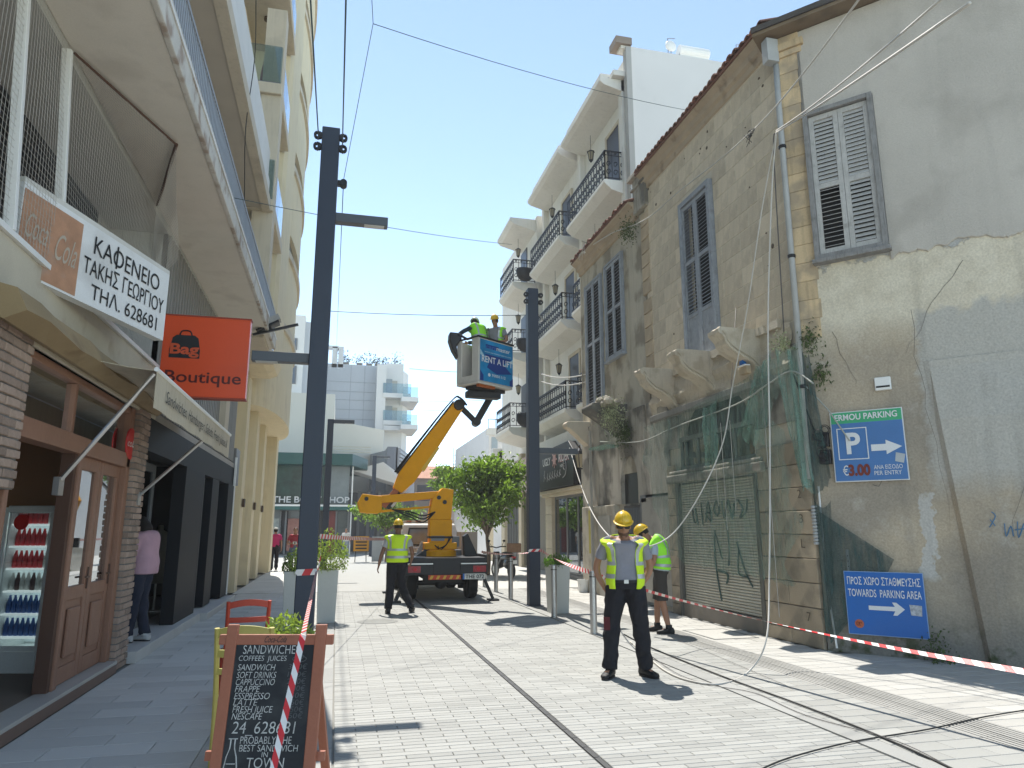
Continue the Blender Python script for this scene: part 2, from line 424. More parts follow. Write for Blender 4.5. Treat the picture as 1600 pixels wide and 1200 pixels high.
# brick pillars
def bricks(parent, x, y0, y1, z0, z1, depth, bh=.075, bl=.24):
    core = B().box(x - depth, x - .015, y0 + .015, y1 - .015, z0, z1).build('pillar_core', MORT, parent)
    cache = {}
    r = 0; z = z0
    while z < z1 - .03:
        off = (r % 2) * bl / 2; y = y0 - off
        while y < y1 - .02:
            a, b = max(y, y0), min(y + bl, y1)
            if b - a > .05:
                k = round(b - a, 2)
                if k not in cache:
                    q = B(); w = (k - .012) / 2; h = (bh - .014) / 2; e = .006
                    q.rings([[V((-depth + .03, -w, -h)), V((-depth + .03, w, -h)), V((-depth + .03, w, h)), V((-depth + .03, -w, h))],
                             [V((-e, -w, -h)), V((-e, w, -h)), V((-e, w, h)), V((-e, -w, h))],
                             [V((0, -w + e, -h + e)), V((0, w - e, -h + e)), V((0, w - e, h - e)), V((0, -w + e, h - e))]])
                    cache[k] = q.mesh('brick'); cache[k].materials.append(BRICK)
                piece(cache[k], 'brick', parent, (x + random.uniform(-.006, .010), (a + b) / 2, z + bh / 2), (random.uniform(-.02, .02), 0, random.uniform(-.03, .03)))
            y += bl
        z += bh; r += 1
bricks(cafe, -2.40, 9.48, 9.98, 0, 3.05, .3)
bricks(cafe, -2.40, 5.62, 6.22, 1.9, 3.3, .3)
# above the shop: fascia, slab, soffits
m = B(); m.box(-2.66, -2.42, 2, 10.3, 3.05, 3.30)
m.build('shop_fascia', M('yellowed_plaster', (.52, .47, .36), .8, .1, dirt=.4, dcol=(.2, .13, .08)), cafe, bevel=.01)
m = B(); m.box(-3.4, -2.47, 2, 10.3, 3.32, 3.74)
m.build('balcony_slab', M('yellowed_slab_paint', (.52, .47, .37), .85, .1, dirt=.4, dcol=(.26, .17, .1), dsc=2.2, dth=.55), cafe, bevel=.01)
m = B(); m.box(-2.52, -2.44, 2, 10.3, 3.742, 3.79); m.build('balcony_kerb', WHITE, cafe)
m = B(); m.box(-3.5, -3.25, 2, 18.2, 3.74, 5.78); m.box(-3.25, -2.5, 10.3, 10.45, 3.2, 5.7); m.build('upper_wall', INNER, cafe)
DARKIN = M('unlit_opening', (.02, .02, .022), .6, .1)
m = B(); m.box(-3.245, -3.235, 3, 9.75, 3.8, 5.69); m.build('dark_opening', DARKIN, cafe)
m = B()
for k in range(20): m.box(-3.23, -3.215, 3, 9.7, 3.85 + k * .09, 3.87 + k * .09)
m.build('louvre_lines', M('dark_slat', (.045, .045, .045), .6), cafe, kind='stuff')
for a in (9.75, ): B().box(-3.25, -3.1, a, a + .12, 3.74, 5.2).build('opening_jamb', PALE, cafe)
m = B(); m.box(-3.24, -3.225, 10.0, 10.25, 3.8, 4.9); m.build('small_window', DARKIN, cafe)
m = B(); m.box(-3.5, -2.5, 2, 17, 5.70, 5.80); m.build('inner_soffit', M('grey_soffit', (.46, .455, .42), .9, .07), cafe)
m = B(); m.box(-2.5, -1.66, 2, 17.2, 5.80, 6.06); m.box(-3.4, -2.5, 2, 17.2, 5.802, 6.06)
m.build('overhanging_slab', SOFFIT, cafe, bevel=.01)
PEEL = M('peeling_edge_paint', (.58, .56, .51), .85, .12, sc=5, dirt=.6, dcol=(.22, .12, .065), dsc=4, dth=.5, bump=.3)
m = B(); m.box(-1.66, -1.60, 2, 17.2, 5.78, 6.13); m.build('slab_edge', PEEL, cafe, bevel=.012)
m = B(); m.box(-1.595, -1.585, 2, 17.2, 6.02, 6.05); m.build('edge_drip_strip', WHITE, cafe)
m = B()
BARM = M('blue_grey_railing_paint', (.27, .29, .32), .5, .1)
bl_ = B()
for k in range(150):
    y = 5.0 + k * .08
    bl_.box(-1.665, -1.65, y, y + .036, 6.13, 6.62)
bl_.build('railing_bars', BARM, cafe, kind='stuff')
m.box(-1.68, -1.64, 4, 17.2, 6.62, 6.66); m.build('railing_top_rail', BARM, cafe)
m = B(); m.box(-3.4, -1.98, 2, 17.4, 8.75, 8.95); m.build('third_floor_soffit', M('tan_soffit', (.50, .44, .36), .85, .06), cafe)
m = B(); m.box(-1.98, -1.80, 2, 17.4, 8.70, 8.95); m.build('third_floor_beam', CREAM, cafe)
PWH = M('white_blue_parapet', (.68, .66, .61), .7, .06)
for z0, z1, x in ((8.95, 9.45, -1.86), (9.5, 10.2, -1.9)):
    B().box(-2.0, x, 2, 17.4, z0, z1).build('parapet_band', PWH, cafe)
m = B(); m.box(-3.4, -3.2, 2, 17.4, 6.06, 8.75); m.box(-3.4, -3.2, 2, 17.4, 8.95, 20); m.build('set_back_wall', M('tan_wall', (.44, .39, .32), .85, .08), cafe)
for y, x in ((10.2, -2.5), (13.9, -2.55)):
    B().lathe((x, y, 8.66), [(.12, 0), (.2, .03), (.22, .07), (.22, .09)], 20).build('ceiling_lamp', M('dusty_lamp_glass', (.4, .36, .3), .5), cafe)
# column between floors and grey corrugated cladding behind the orange sign
m = B(); m.box(-2.52, -2.35, 15.6, 16.1, 3.3, 5.8); m.box(-2.2, -1.75, 16.0, 16.5, 6.1, 14); m.build('pillar', CREAM, cafe)
m = B(); m.box(-2.56, -2.5, 10.3, 18.2, 3.2, 5.7)
for k in range(44): m.box(-2.5, -2.47, 10.35 + k * .178, 10.45 + k * .178, 3.2, 5.7)
m.build('ribbed_cladding', M('grey_ribbed_panel', (.27, .26, .24), .7, .08, streak=.2), cafe)
# posts of the net
m = B()
for a, b in (((27, 0), (9, 350)), ((97, 95), (82, 430))):
    pa, pb = PX(*a, -2.5), PX(*b, -2.5)
    o = B(); o.bar(V((-2.47, pb.y, 3.79)), V((-2.47, pa.y, 5.70)), .075, .05); o.build('net_post', WHITE, cafe, bevel=.004)
# awning box hook etc
m = B(); m.bar((-2.40, 6.3, 3.2), (-2.3, 6.3, 3.2), .05); m.tube(catmull([(-2.32, 6.3, 3.2), (-2.3, 6.3, 3.1), (-2.27, 6.3, 3.06), (-2.27, 6.34, 3.1)]), .008, 6)
m.build('hook', WOODD, cafe)

# safety net (cords)
nt = B()
net_grid(nt, ((-2.46, 4.2, 3.8), (-2.46, 6.6, 3.8), (-2.46, 6.35, 5.72), (-2.46, 4.2, 5.72)), 44, 36, .0016)
net_grid(nt, ((-2.46, 6.6, 3.8), (-2.46, 9.3, 3.8), (-2.46, 9.45, 5.72), (-2.46, 6.35, 5.72)), 50, 36, .0016)
Bp = G(275, 230, 5.72)
net_grid(nt, ((-2.46, 6.35, 5.74), (Bp.x, Bp.y, 5.74), (-2.46, 9.45, 5.74), (-2.46, 7.9, 5.74)), 34, 26, .0018)
Dp = PX(278, 405, -2.2)
net_grid(nt, ((Bp.x, Bp.y, 5.74), (-2.46, 9.45, 5.74), (-2.46, 9.45, 4.6), Dp), 30, 30, .0022)
nto = thing('balcony_net', 'pale knotted cord net stretched over the cafe balcony and its posts', 'net', (-2.46, 7, 3.8))
nt.build('cords', M('net_cord', (.42, .40, .37), .9), nto, kind='stuff')
m = B(); m.tube([(-2.46, 6.35, 5.75), (Bp.x, Bp.y, 5.75)], .012); m.tube([(Bp.x, Bp.y, 5.75), (-2.46, 9.45, 5.75)], .02); m.build('edge_rod', WOODD, nto)

# cafe sign
ns = V((math.cos(math.radians(17.5)), -math.sin(math.radians(17.5)), 0))  # normal of the sign
us = V((-ns.y, ns.x, 0))  # along, away from camera
A0 = V((-1.95, 8.0, 4.38))
print('SIGN', PL(38, 292, A0, ns), PL(265, 430, A0, ns))
tl, tr, br = PL(38, 292, A0, ns), PL(265, 430, A0, ns), PL(250, 530, A0, ns)
tl = V((tl.x, tl.y, tr.z)); hgt = tr.z - br.z
Ls = (tr - tl).length; o0 = V((tl.x, tl.y, br.z))
up = (V((0, 0, 1)) - ns * .0).normalized()
cs = thing('cafe_sign', 'white Greek cafe name board with faded orange cola panel on the netted balcony', 'sign', o0)
m = B(); m.par(o0, us * Ls, up * hgt, -ns * .1); m.build('board', M('aged_sign_white', (.74, .75, .75), .5, .05, sc=6, dirt=.35, dcol=(.35, .33, .3)), cs)
m = B(); m.par(o0 + up * hgt, us * Ls, up * .045, -ns * .12); m.build('top_rail', M('sign_top_rail', (.62, .61, .57), .6, .1), cs)
m = B(); wf = Ls * .33
m.par(o0 + us * .01 + ns * .002 + up * .02, us * (wf), up * (hgt - .07), ns * .003)
m.build('faded_cola_panel', M('sun_faded_orange', (.42, .23, .14), .6, .25, sc=6, dirt=.5, dcol=(.3, .27, .24), dsc=4), cs)
INK = M('sign_ink', (.015, .017, .02), .5)
SCR = M('faded_script', (.42, .36, .29), .7, .15)
text('Coca', 'script_lettering', SCR, cs, o0 + us * .06 + ns * .006 + up * hgt * .42, us, up, hgt * .30, wf * .36, shear=.45)
text('Cola', 'script_lettering', SCR, cs, o0 + us * wf * .58 + ns * .006 + up * hgt * .34, us, up, hgt * .34, wf * .38, shear=.45)
xs0, ww = wf + .05, Ls - wf - .1
text('KAOENEIO', 'lettering', INK, cs, o0 + us * (xs0 + ww * .5) + ns * .004 + up * hgt * .66, us, up, hgt * .24, ww * .80, 'C')
text('TAKHΣ ΓEΩPΓIOY', 'lettering', INK, cs, o0 + us * (xs0 + ww * .5) + ns * .004 + up * hgt * .37, us, up, hgt * .22, ww * .97, 'C')
phi = o0 + us * (xs0 + ww * .5) + up * hgt * .63 + us * ww * .80 * (-.5 + .315); m = B(); m.par(phi - us * .008 + ns * .004, us * .020, up * hgt * .30, ns * .004); m.build('letter_bar', INK, cs)
text('THΛ. 628681', 'lettering', INK, cs, o0 + us * (xs0 + ww * .52) + ns * .004 + up * hgt * .09, us, up, hgt * .20, ww * .80, 'C')

# awning
aw = thing('shop_awning', 'faded cream canvas awning with a lettered valance on steel arms over the pavement', 'awning', (-1.7, 7.1, 2.7))
CANV = M('cream_canvas', (.50, .44, .33), .85, .08, sc=2, dirt=.3, dcol=(.3, .25, .19), streak=.15)
y0, y1 = 7.1, 11.9
rg = []
for i in range(25):
    y = y0 + (y1 - y0) * i / 24; ww_ = .012 * math.sin(i * 1.3)
    rg.append([V((-1.70 + ww_, y, 2.71)), V((-1.70 + ww_ * .5, y, 2.9)), V((-1.70, y, 3.06)), V((-1.95, y, 3.085 + ww_)), V((-2.2, y, 3.13 - ww_)), V((-2.43, y, 3.2))])
B().rings(rg, closed=False).build('canvas', CANV, aw, solid=.006, smooth=False)
B().tube([(-1.70, y0 - .03, 3.07), (-1.70, y1 + .03, 3.07)], .022, 10).build('front_bar', WHITE, aw)
for yy in (7.1, 9.75):
    m = B(); m.tube([(-1.72, yy, 3.03 if yy < 8 else 2.72), (-2.44, yy + .03, 1.98)], .02, 8); m.build('support_arm', STEEL, aw)
    B().box(-2.44, -2.39, yy - .03, yy + .09, 1.9, 2.06).build('arm_bracket', STEEL, aw)
text('Sandwiches, Hamburger, Salads, Fresh Juices &', 'valance_lettering', M('valance_ink', (.06, .055, .05), .8, .3, sc=20), aw, (-1.685, y0 + .35, 2.82), (0, 1, 0), (0, 0, 1), .13, 4.1, shear=.35, depth=.006)
# folded older awning canvas rolled beneath the balcony, near part
m = B(); rr = []
for i in range(13):
    y = 5.4 + i * .37
    rr.append([V((-2.40, y, 3.30)), V((-2.24 + .02 * math.sin(i * 2), y, 3.26)), V((-2.16 + .02 * math.sin(i), y, 3.10 + .02 * math.sin(i * 1.7))), V((-2.30, y, 3.03)), V((-2.42, y, 3.08))])
m.rings(rr).build('rolled_canvas', M('old_brown_canvas', (.30, .22, .12), .9, .15, dirt=.5, dcol=(.16, .1, .05), dsc=3), aw)

# orange sign
bo = thing('boutique_sign', 'square orange box sign with black handbag logo hanging over the pavement', 'sign', (-1.95, 10.5, 3.4))
p0, p1, p2, p3 = PY(255, 490, 10.5), PY(392, 502, 10.5), PY(385, 623, 10.5), PY(243, 590, 10.5)
x0, x1, zt, zb = p0.x - .02, p1.x, (p0.z + p1.z) / 2, p2.z
B().box(x0, x1, 10.5, 10.66, zb, zt).build('box', M('orange_acrylic', (.75, .085, .02), .35, .03, fine=.02), bo, bevel=.008)
m = B(); m.box(x0 - .012, x1 + .012, 10.495, 10.665, zt, zt + .018); m.box(x0 - .012, x1 + .012, 10.495, 10.665, zb - .018, zb); m.build('edge_trim', M('dull_red_trim', (.35, .06, .03), .5), bo)
cx = x0 + (x1 - x0) * .29; w = .40; zc = zb + (zt - zb) * .60
bag = B(); bag.prism([(cx - w / 2, 10.496, zc - .15), (cx + w / 2, 10.496, zc - .15), (cx + w / 2, 10.496, zc - .03), (cx + w * .42, 10.496, zc + .14), (cx + w * .3, 10.496, zc + .18), (cx - w * .3, 10.496, zc + .18), (cx - w * .42, 10.496, zc + .14), (cx - w / 2, 10.496, zc - .03)], (0, -.003, 0))
bag.tube(catmull([(cx - .08, 10.494, zc + .18), (cx - .05, 10.494, zc + .24), (cx + .05, 10.494, zc + .24), (cx + .08, 10.494, zc + .18)]), .01, 5)
bag.build('handbag_logo', INK, bo)
text('Bag', 'lettering', M('orange_print', (.62, .09, .03), .4), bo, (cx, 10.49, zc - .09), (1, 0, 0), (0, 0, 1), .15, w * .95, 'C', .03)
text('Boutique', 'lettering', M('dark_red_print', (.10, .01, .008), .4), bo, (x0 + .12, 10.496, zb + .20), (1, 0, 0), (0, 0, 1), .17, 1.0, 'L', .012)
m = B(); m.bar((x0 - .15, 10.58, zt - .1), (x0, 10.58, zt - .1), .04); m.bar((x0 - .15, 10.58, zb + .2), (x0, 10.58, zb + .2), .04); m.build('wall_bracket', BLACK, bo)

# floodlight arm
fl = thing('floodlight_bracket', 'pair of black slim floodlights on an arm above the orange sign', 'lamp', (-2.2, 15, 6))
a, b = PY(395, 523, 15.5), PY(466, 507, 15.5)
B().bar(a, b, .06, .05).build('arm', BLACK, fl)
a2, b2 = PY(402, 512, 15.5), PY(437, 497, 15.5)
B().bar(a2, b2, .32, .12).build('lamp_head', M('lamp_grey', (.35, .34, .32), .5), fl)
m = B(); m.bar(a2 - V((0, 0, .10)), b2 - V((0, 0, .10)), .34, .04); m.bar((a2 + b2) / 2, PY(424, 518, 15.5), .05); m.build('lamp_base', BLACK, fl)

# ================================================================== LEFT: BLACK SHOP
sh = thing('boutique_shop', 'black fronted boutique with tall display windows under the awning', 'shop', (-2.5, 14, 0))
BLK = M('black_shop_panel', (.010, .011, .014), .6, .05, spec=.15)
GRYT = M('grey_metal_trim', (.16, .165, .17), .45, .05)
m = B(); m.box(-6, -2.6, 18.1, 18.2, 0, 3.05); m.box(-6, -5.9, 10.1, 18.1, 0, 3.05); m.build('room_wall', M('boutique_inner', (.06, .06, .065), .8), sh)
B().box(-5.9, -2.98, 10.1, 18.1, 0, .14).build('room_floor', M('boutique_floor', (.2, .2, .2), .4), sh)
m = B(); m.box(-2.7, -2.44, 9.98, 18.2, 2.62, 3.05); m.build('fascia', BLK, sh)
for a, b, x in ((9.98, 10.12, -2.46), (12.6, 14.3, -2.42), (15.4, 16.2, -2.45), (17.2, 18.15, -2.40)):
    B().box(-2.62, x, a, b, .14, 2.62).build('pier', BLK, sh, bevel=.005)
B().box(-2.42, -2.38, 18.08, 18.16, .14, 3.3).build('white_corner_trim', WHITE, sh)
SHOPG = glass_mat('shop_glass', (.5, .53, .53), .05)
for a, b in ((10.12, 12.6), (14.3, 15.4), (16.2, 17.2)):
    f = B(); e = .06
    q = -.38 if a < 11 else -.1
    f.box(-2.56 + q, -2.5 + q, a, a + e, .14, 2.62); f.box(-2.56 + q, -2.5 + q, b - e, b, .14, 2.62); f.box(-2.56 + q, -2.5 + q, a + e, b - e, 2.5, 2.62); f.box(-2.56 + q, -2.5 + q, a + e, b - e, .14, .26)
    w_ = f.build('display_window', GRYT, sh)
    B().box(-2.535 + q, -2.527 + q, a + e, b - e, .26, 2.5).build('pane', SHOPG, w_)
MARB = M('white_marble_step', (.50, .49, .47), .5, .08, sc=3)
m = B()
for k in range(6):
    B().box(-2.98, -2.30, 10.0 + k * .72, 10.0 + k * .72 + .712, 0, .14).build('marble_step', MARB, sh, bevel=.006)
B().box(-2.6, -2.2, 14.4, 18.15, 0, .12).build('marble_landing', MARB, sh, bevel=.006)
# dresses seen in the window
for k, (yy, c) in enumerate(((10.9, (.25, .05, .06)), (11.9, (.3, .3, .32)), (14.8, (.3, .28, .25)))):
    d = thing('display_mannequin', ['headless mannequin in a dark red dress in the window behind the woman', 'headless mannequin in a grey dress in the first boutique window', 'headless mannequin in a beige dress in the middle boutique window'][k], 'mannequin', (-3.2, yy, .14))
    B().lathe((-3.2, yy, .14), [(.2, 0), (.2, .02), (.02, .03), (.02, .7)], 12).build('stand', STEEL, d)
    B().lathe((-3.2, yy, .14), [(.22, .5), (.2, .7), (.17, .9), (.12, 1.05), (.17, 1.3), (.16, 1.4), (.05, 1.46), (.05, 1.55)], 14).build('dress', M('dress%d' % k, c, .9), d, smooth=True)

# ================================================================== FRIDGE
fp = G(52, 790, 1.86)
rr_ = V((_R.x, _R.y, 0)).normalized(); nf = V((-_F.x, -_F.y, 0)).normalized()
fr_ = thing('drinks_fridge', 'white glass door drinks fridge with lit shelves of red and blue drinks in the cafe', 'fridge', (fp.x, fp.y, .13))
def fb(m, a, b, c, d, z0, z1):  # a..b along, c..d depth behind the front
    a, b, z0, z1 = a * .75, b * .75, z0 if z0 < .2 else z0 - .06, z1 - .06
    return m.par(V((fp.x, fp.y, z0)) + rr_ * a - nf * d, rr_ * (b - a), nf * (d - c), (0, 0, z1 - z0))
m = B(); fb(m, -.36, -.30, 0, .55, .13, 1.92); fb(m, .30, .36, 0, .55, .13, 1.92); fb(m, -.30, .30, 0, .55, 1.84, 1.92); fb(m, -.30, .30, 0, .55, .13, .42); fb(m, -.3, .3, .5, .55, .42, 1.84)
m.build('cabinet', M('fridge_white', (.70, .74, .74), .4, .04), fr_, bevel=.01)
m = B(); fb(m, -.3, .3, .49, .495, .44, 1.82); m.build('glowing_back_panel', M('fridge_glow', (.5, .58, .6), .5, emit=.10), fr_)  # back panel made to glow by itself, brightening the dark cafe
m = B(); fb(m, -.36, .36, -.04, -.005, .42, .47); m2 = m; fb(m, -.36, -.31, -.04, -.005, .47, 1.9); fb(m, .31, .36, -.04, -.005, .47, 1.9); fb(m, -.31, .31, -.04, -.005, 1.85, 1.9); dd = m.build('door', M('fridge_white'), fr_)
m = B(); fb(m, -.31, .31, -.025, -.02, .47, 1.85); m.build('pane', GLASS, dd)
for k in range(6):
    z = .55 + k * .235
    m = B(); fb(m, -.30, .30, .03, .5, z - .018, z); m.build('shelf', M('fridge_shelf', (.6, .65, .65), .4, emit=.35), fr_)  # shelves glow by themselves in place of a lamp inside the fridge
canm = {}
def can(c):
    if c not in canm:
        q = B().lathe((0, 0, 0), [(.02, 0), (.028, .008), (.028, .11), (.022, .13), (.012, .17), (.012, .185)], 10).mesh('drink', smooth=True)
        q.materials.append(M('drink_%s' % c, {'red': (.5, .02, .03), 'blue': (.03, .09, .28), 'white': (.5, .5, .48), 'dark': (.06, .03, .03)}[c], .3)); canm[c] = q
    return canm[c]
for k in range(6):
    z = .55 + k * .235
    for j in range(8):
        c = ('blue', 'blue', 'white', 'red', 'red', 'red')[k]
        if k > 2 and j > 5: c = 'white' if j == 6 else 'dark'
        if k == 2 and j % 3 == 1: c = 'dark'
        o = bpy.data.objects.new('drink_bottle', can(c)); COL.objects.link(o)
        o.location = V((fp.x, fp.y, z - .059)) + rr_ * (-.195 + j * .056) - nf * .12
        sh_n = ('lowest', 'second lowest', 'third lowest', 'third from top', 'second from top', 'topmost')[k]
        tag(o, 'small %s bottle among its like on the %s fridge shelf' % (c, sh_n), 'bottle', '%s bottles on the %s fridge shelf' % (c, sh_n))
o = B().cyl(V((fp.x, fp.y, 1.68)) + rr_ * -.07 + nf * .05, V((fp.x, fp.y, 1.68)) + rr_ * -.07 + nf * .055, .08, 20).build('red_round_badge', M('soda_red'), fr_)
cb = thing('shelf_cabinet', 'dark wooden shelf with glasses beside the fridge in the cafe', 'cabinet', (-4.2, 8.6, .13))
m = B(); m.box(-5.6, -5.2, 6.4, 8.2, .13, 2.4); m.build('carcass', WOODD, cb)
for k in range(4):
    B().box(-5.2, -5.0, 6.4, 8.2, .7 + k * .45, .73 + k * .45).build('shelf', WOOD, cb)
rb = thing('red_crate', 'red plastic crate on the counter at the very edge of the cafe doorway', 'crate', (-3.4, 6.6, .95))
B().box(-3.75, -3.3, 6.75, 7.1, 1.05, 1.38).build('crate_body', M('soda_red'), rb, bevel=.02)
B().box(-3.76, -3.29, 6.74, 7.11, 1.30, 1.33).build('crate_rim', M('soda_red'), rb)
ct = thing('serving_counter', 'dark serving counter inside the cafe doorway', 'counter', (-3.6, 6.6, .13))
B().box(-3.9, -3.2, 5.2, 7.25, .13, 1.0).build('counter_front', WOODD, ct); B().box(-3.95, -3.15, 5.15, 7.3, 1.0, 1.045).build('counter_top', M('cafe_floor'), ct)
# ================================================================== LEFT: CURVED CREAM BUILDING
YEL = M('cream_yellow_plaster', (.66, .57, .39), .85, .06, sc=1.2, dirt=.25, dcol=(.36, .28, .18), streak=.12)
bb = thing('curved_building', 'tall cream building with pilasters at street level and stacked curved bays above', 'building', (-3, 24, 0))
B().box(-8, -2.92, 18.2, 33, 0, 5.9).build('street_wall', YEL, bb)
B().box(-8, -2.85, 16.9, 33.2, 5.9, 25).build('upper_wall', YEL, bb)
for k, (y, w, d, h) in enumerate(((18.25, .5, .32, 5.7), (20.3, .6, .42, 5.75), (23.0, .65, .42, 5.75), (26.0, .7, .36, 5.8), (29.4, .8, .5, 5.2))):
    B().box(-2.92, -2.92 + d, y, y + w, 0, h).build('pilaster', YEL, bb, bevel=.01)
    if k in (0, 1, 2, 3):
        B().box(-2.90 + d, -2.84 + d, y + .15, y + .33, 2.2, 2.42).build('wall_light', M('brown_lamp', (.08, .05, .03), .5), bb)
B().box(-2.6, -2.5, 18.8, 19.5, 2.7, 3.6).build('grey_meter_box', GRYT, bb, bevel=.01)
m = B(); m.box(-2.62, -2.5, 19.0, 19.08, 0, 1.0); m.build('dark_pipe', BLACK, bb)
# curved bays: one drum per storey
def bay(yc, ry, rx, z0, z1, xw=-2.85, n=24):
    out = []
    for z in (z0, z1):
        out.append([V((xw + rx * math.sin(math.pi * i / n) ** .8, yc - ry * math.cos(math.pi * i / n), z)) for i in range(n + 1)])
    return out
for k in range(7):
    z = 5.2 + k * 3.1 if k else 5.2
    B().rings(bay(26.2, 4.6, 1.0 - .01 * (k % 2), z, z + 2.2 if k else 8.0)).build('curved_bay', YEL, bb)
    B().rings(bay(26.2, 4.68, 1.08, z - .0 + (2.2 if k else 2.8), z + (2.42 if k else 3.02))).build('bay_moulding', CREAM, bb)
    if k: B().rings(bay(26.2, 4.45, .86, z + 2.42, z + 3.1)).build('bay_window_band', M('bay_glass', (.12, .14, .15), .2), bb)
# glass balconies between
for k, z in enumerate((6.0, 9.0, 11.95, 14.9)):
    s = B().box(-3.3, -1.74, 15.9, 18.6, z - .28, z).build('balcony_slab', CREAM, bb, bevel=.02)
    B().box(-2.85, -1.80, 15.95, 15.97, z + .02, z + 1.0).build('glass_panel', GLASS_BAL, bb)
    B().box(-1.80, -1.78, 15.97, 18.6, z + .02, z + 1.0).build('glass_panel', GLASS_BAL, bb)
    m = B(); m.box(-2.85, -1.78, 15.94, 15.98, z + .0, z + .04); m.build('glass_channel', GRYT, bb)
    B().cyl((-2.35, 17.2, z + 2.6), (-2.35, 17.2, z + 2.67), .09).build('round_ceiling_lamp', M('brown_lamp'), bb)
B().box(-3.3, -1.78, 18.6, 21.6, 5.9, 25).build('rounded_pier', YEL, bb, bevel=.3)
o = thing('folded_parasol', 'folded red and white parasol leaning behind the glass of the topmost balcony', 'parasol', (-2.2, 16.3, 11.97))
B().lathe((-2.2, 16.3, 11.97), [(.02, 0), (.11, .05), (.09, .45), (.04, .8), (.005, 1.05)], 10).build('canopy', M('faded_pink_cloth', (.32, .10, .12), .9, .3), o)
B().cyl((-2.2, 16.3, 11.97), (-2.2, 16.3, 13.1), .015).build('pole', WHITE, o)
tree_leaf = leaf_mat('green_leaf', (.17, .25, .055), .5, .4)

# ================================================================== LAMP POSTS
def bracket_pair(par, x, y, z, w):
    for sx in (-1, 1):
        for dz in (0, -.17):
            m = B(); cx = x + sx * (w / 2 + .05)
            m.box(min(x + sx * w / 2, cx), max(x + sx * w / 2, cx), y - .03, y + .03, z + dz - .04, z + dz + .04)
            for j in range(10):
                a, b = 2 * math.pi * j / 10, 2 * math.pi * (j + 1) / 10
                m.bar((cx + .045 * math.cos(a), y, z + dz + .045 * math.sin(a)), (cx + .045 * math.cos(b), y, z + dz + .045 * math.sin(b)), .03, .05, up=(0, 1, 0))
            m.build('wire_eye', BLACK, par)
def post(loc, w, h, arms, lab, group='charcoal street lamp posts', d=.24):
    x, y = loc
    p = thing('lamp_post', lab, 'lamp post', (x, y, 0), group)
    B().box(x - w / 2, x + w / 2, y - d / 2, y + d / 2, 0, h).build('column', DARKMETAL, p, bevel=.012)
    B().box(x - w / 2 - .06, x + w / 2 + .06, y - d / 2 - .06, y + d / 2 + .06, 0, .015).build('base_plate', DARKMETAL, p)
    for (sx, z, L) in arms:
        x0 = x + sx * w / 2; m = B(); m.box(min(x0, x0 + sx * L), max(x0, x0 + sx * L), y - .07, y + .07, z - .065, z + .065)
        a = m.build('arm', M('arm_grey_paint', (.08, .09, .105), .45, .05), p, bevel=.006)
        B().box(min(x0 + sx * L * .55, x0 + sx * (L - .05)), max(x0 + sx * L * .55, x0 + sx * (L - .05)), y - .055, y + .055, z - .072, z - .064).build('lens', M('lamp_lens', (.5, .5, .48), .3), a)
    return p
pl = post((-.335, 9.6), .245, 7.2, ((1, 5.87, .72), (-1, 3.83, .72)), 'tall charcoal lamp post with two arms rising from the pavement by the chalkboard')
bracket_pair(pl, -.335, 9.49, 7.05, .245)
m = B(); m.box(-.21, -.13, 9.56, 9.62, 6.36, 6.44); m.cyl((-.13, 9.53, 6.4), (-.13, 9.65, 6.4), .05); m.build('wire_clamp', BLACK, pl)
pr = post((4.22, 15.4), .25, 7.15, ((1, 3.35, .92),), 'tall charcoal lamp post on the right kerb beside the white planter')
bracket_pair(pr, 4.22, 15.28, 6.98, .25)
# farther left posts
for (px, ptop, Y, w, arm, lab) in ((508, 655, 26, .22, (1, .72), 'slim lamp post half hidden behind the tall charcoal post'), (581, 712, 46, .25, (1, .85), 'far lamp post standing left of the boom lift knuckle, near the cream building')):
    q = PY(px, 830, Y); zt = PY(px, ptop, Y).z
    post((q.x, Y), w, zt, ((arm[0], zt - .07, arm[1]),), lab)

# ================================================================== CHALKBOARD
R2 = V((_R.x, _R.y, 0)).normalized(); N2 = V((-R2.y, R2.x, 0)) * -1   # N2 points to the camera
q = PY(432, 986, 4.62); ct0 = V((q.x, q.y, 0))
ztop = q.z
ch = thing('chalkboard_sign', 'red brown A-frame chalkboard listing sandwiches and coffees beside the tall post', 'sign', ct0)
lean = .13
def cbp(a, z, d=0): return ct0 + R2 * (a) + N2 * (lean * (ztop - z) / ztop * 1.2 + d) + V((0, 0, z))
CW = M('red_brown_frame', (.33, .12, .07), .55, .1, sc=6, fine=.06)
W2 = .262; ZB = .10
def PXZ(py): # height on the board plane seen at a photo row
    lo, hi = 0., ztop + .1
    for _ in range(40):
        m_ = (lo + hi) / 2
        if proj(cbp(0, m_))[1] > py: lo = m_
        else: hi = m_
    return lo
for s in (-1, 1):
    B().prism([cbp(s * W2 - .032, -.0), cbp(s * W2 + .032, 0), cbp(s * W2 + .032, ztop + .035), cbp(s * W2 - .032, ztop + .035)], -N2 * .03).build('side_post', CW, ch, bevel=.004)
def rail(z0, z1, ov, d=.0): B().prism([cbp(-W2 - ov, z0, d), cbp(W2 + ov, z0, d), cbp(W2 + ov, z1, d), cbp(-W2 - ov, z1, d)], -N2 * .028).build('cross_rail', CW, ch, bevel=.004)
rail(PXZ(1008), PXZ(992), .075, -.008); rail(ZB, ZB + .07, .03, -.008)
for s in (-1, 1): B().prism([cbp(s * (W2 + .01), PXZ(1192), -.03), cbp(s * (W2 + .075), PXZ(1192), -.03), cbp(s * (W2 + .075), PXZ(1177), -.03), cbp(s * (W2 + .01), PXZ(1177), -.03)], -N2 * .028).build('rear_rail_end', CW, ch)
hb = PXZ(1008)
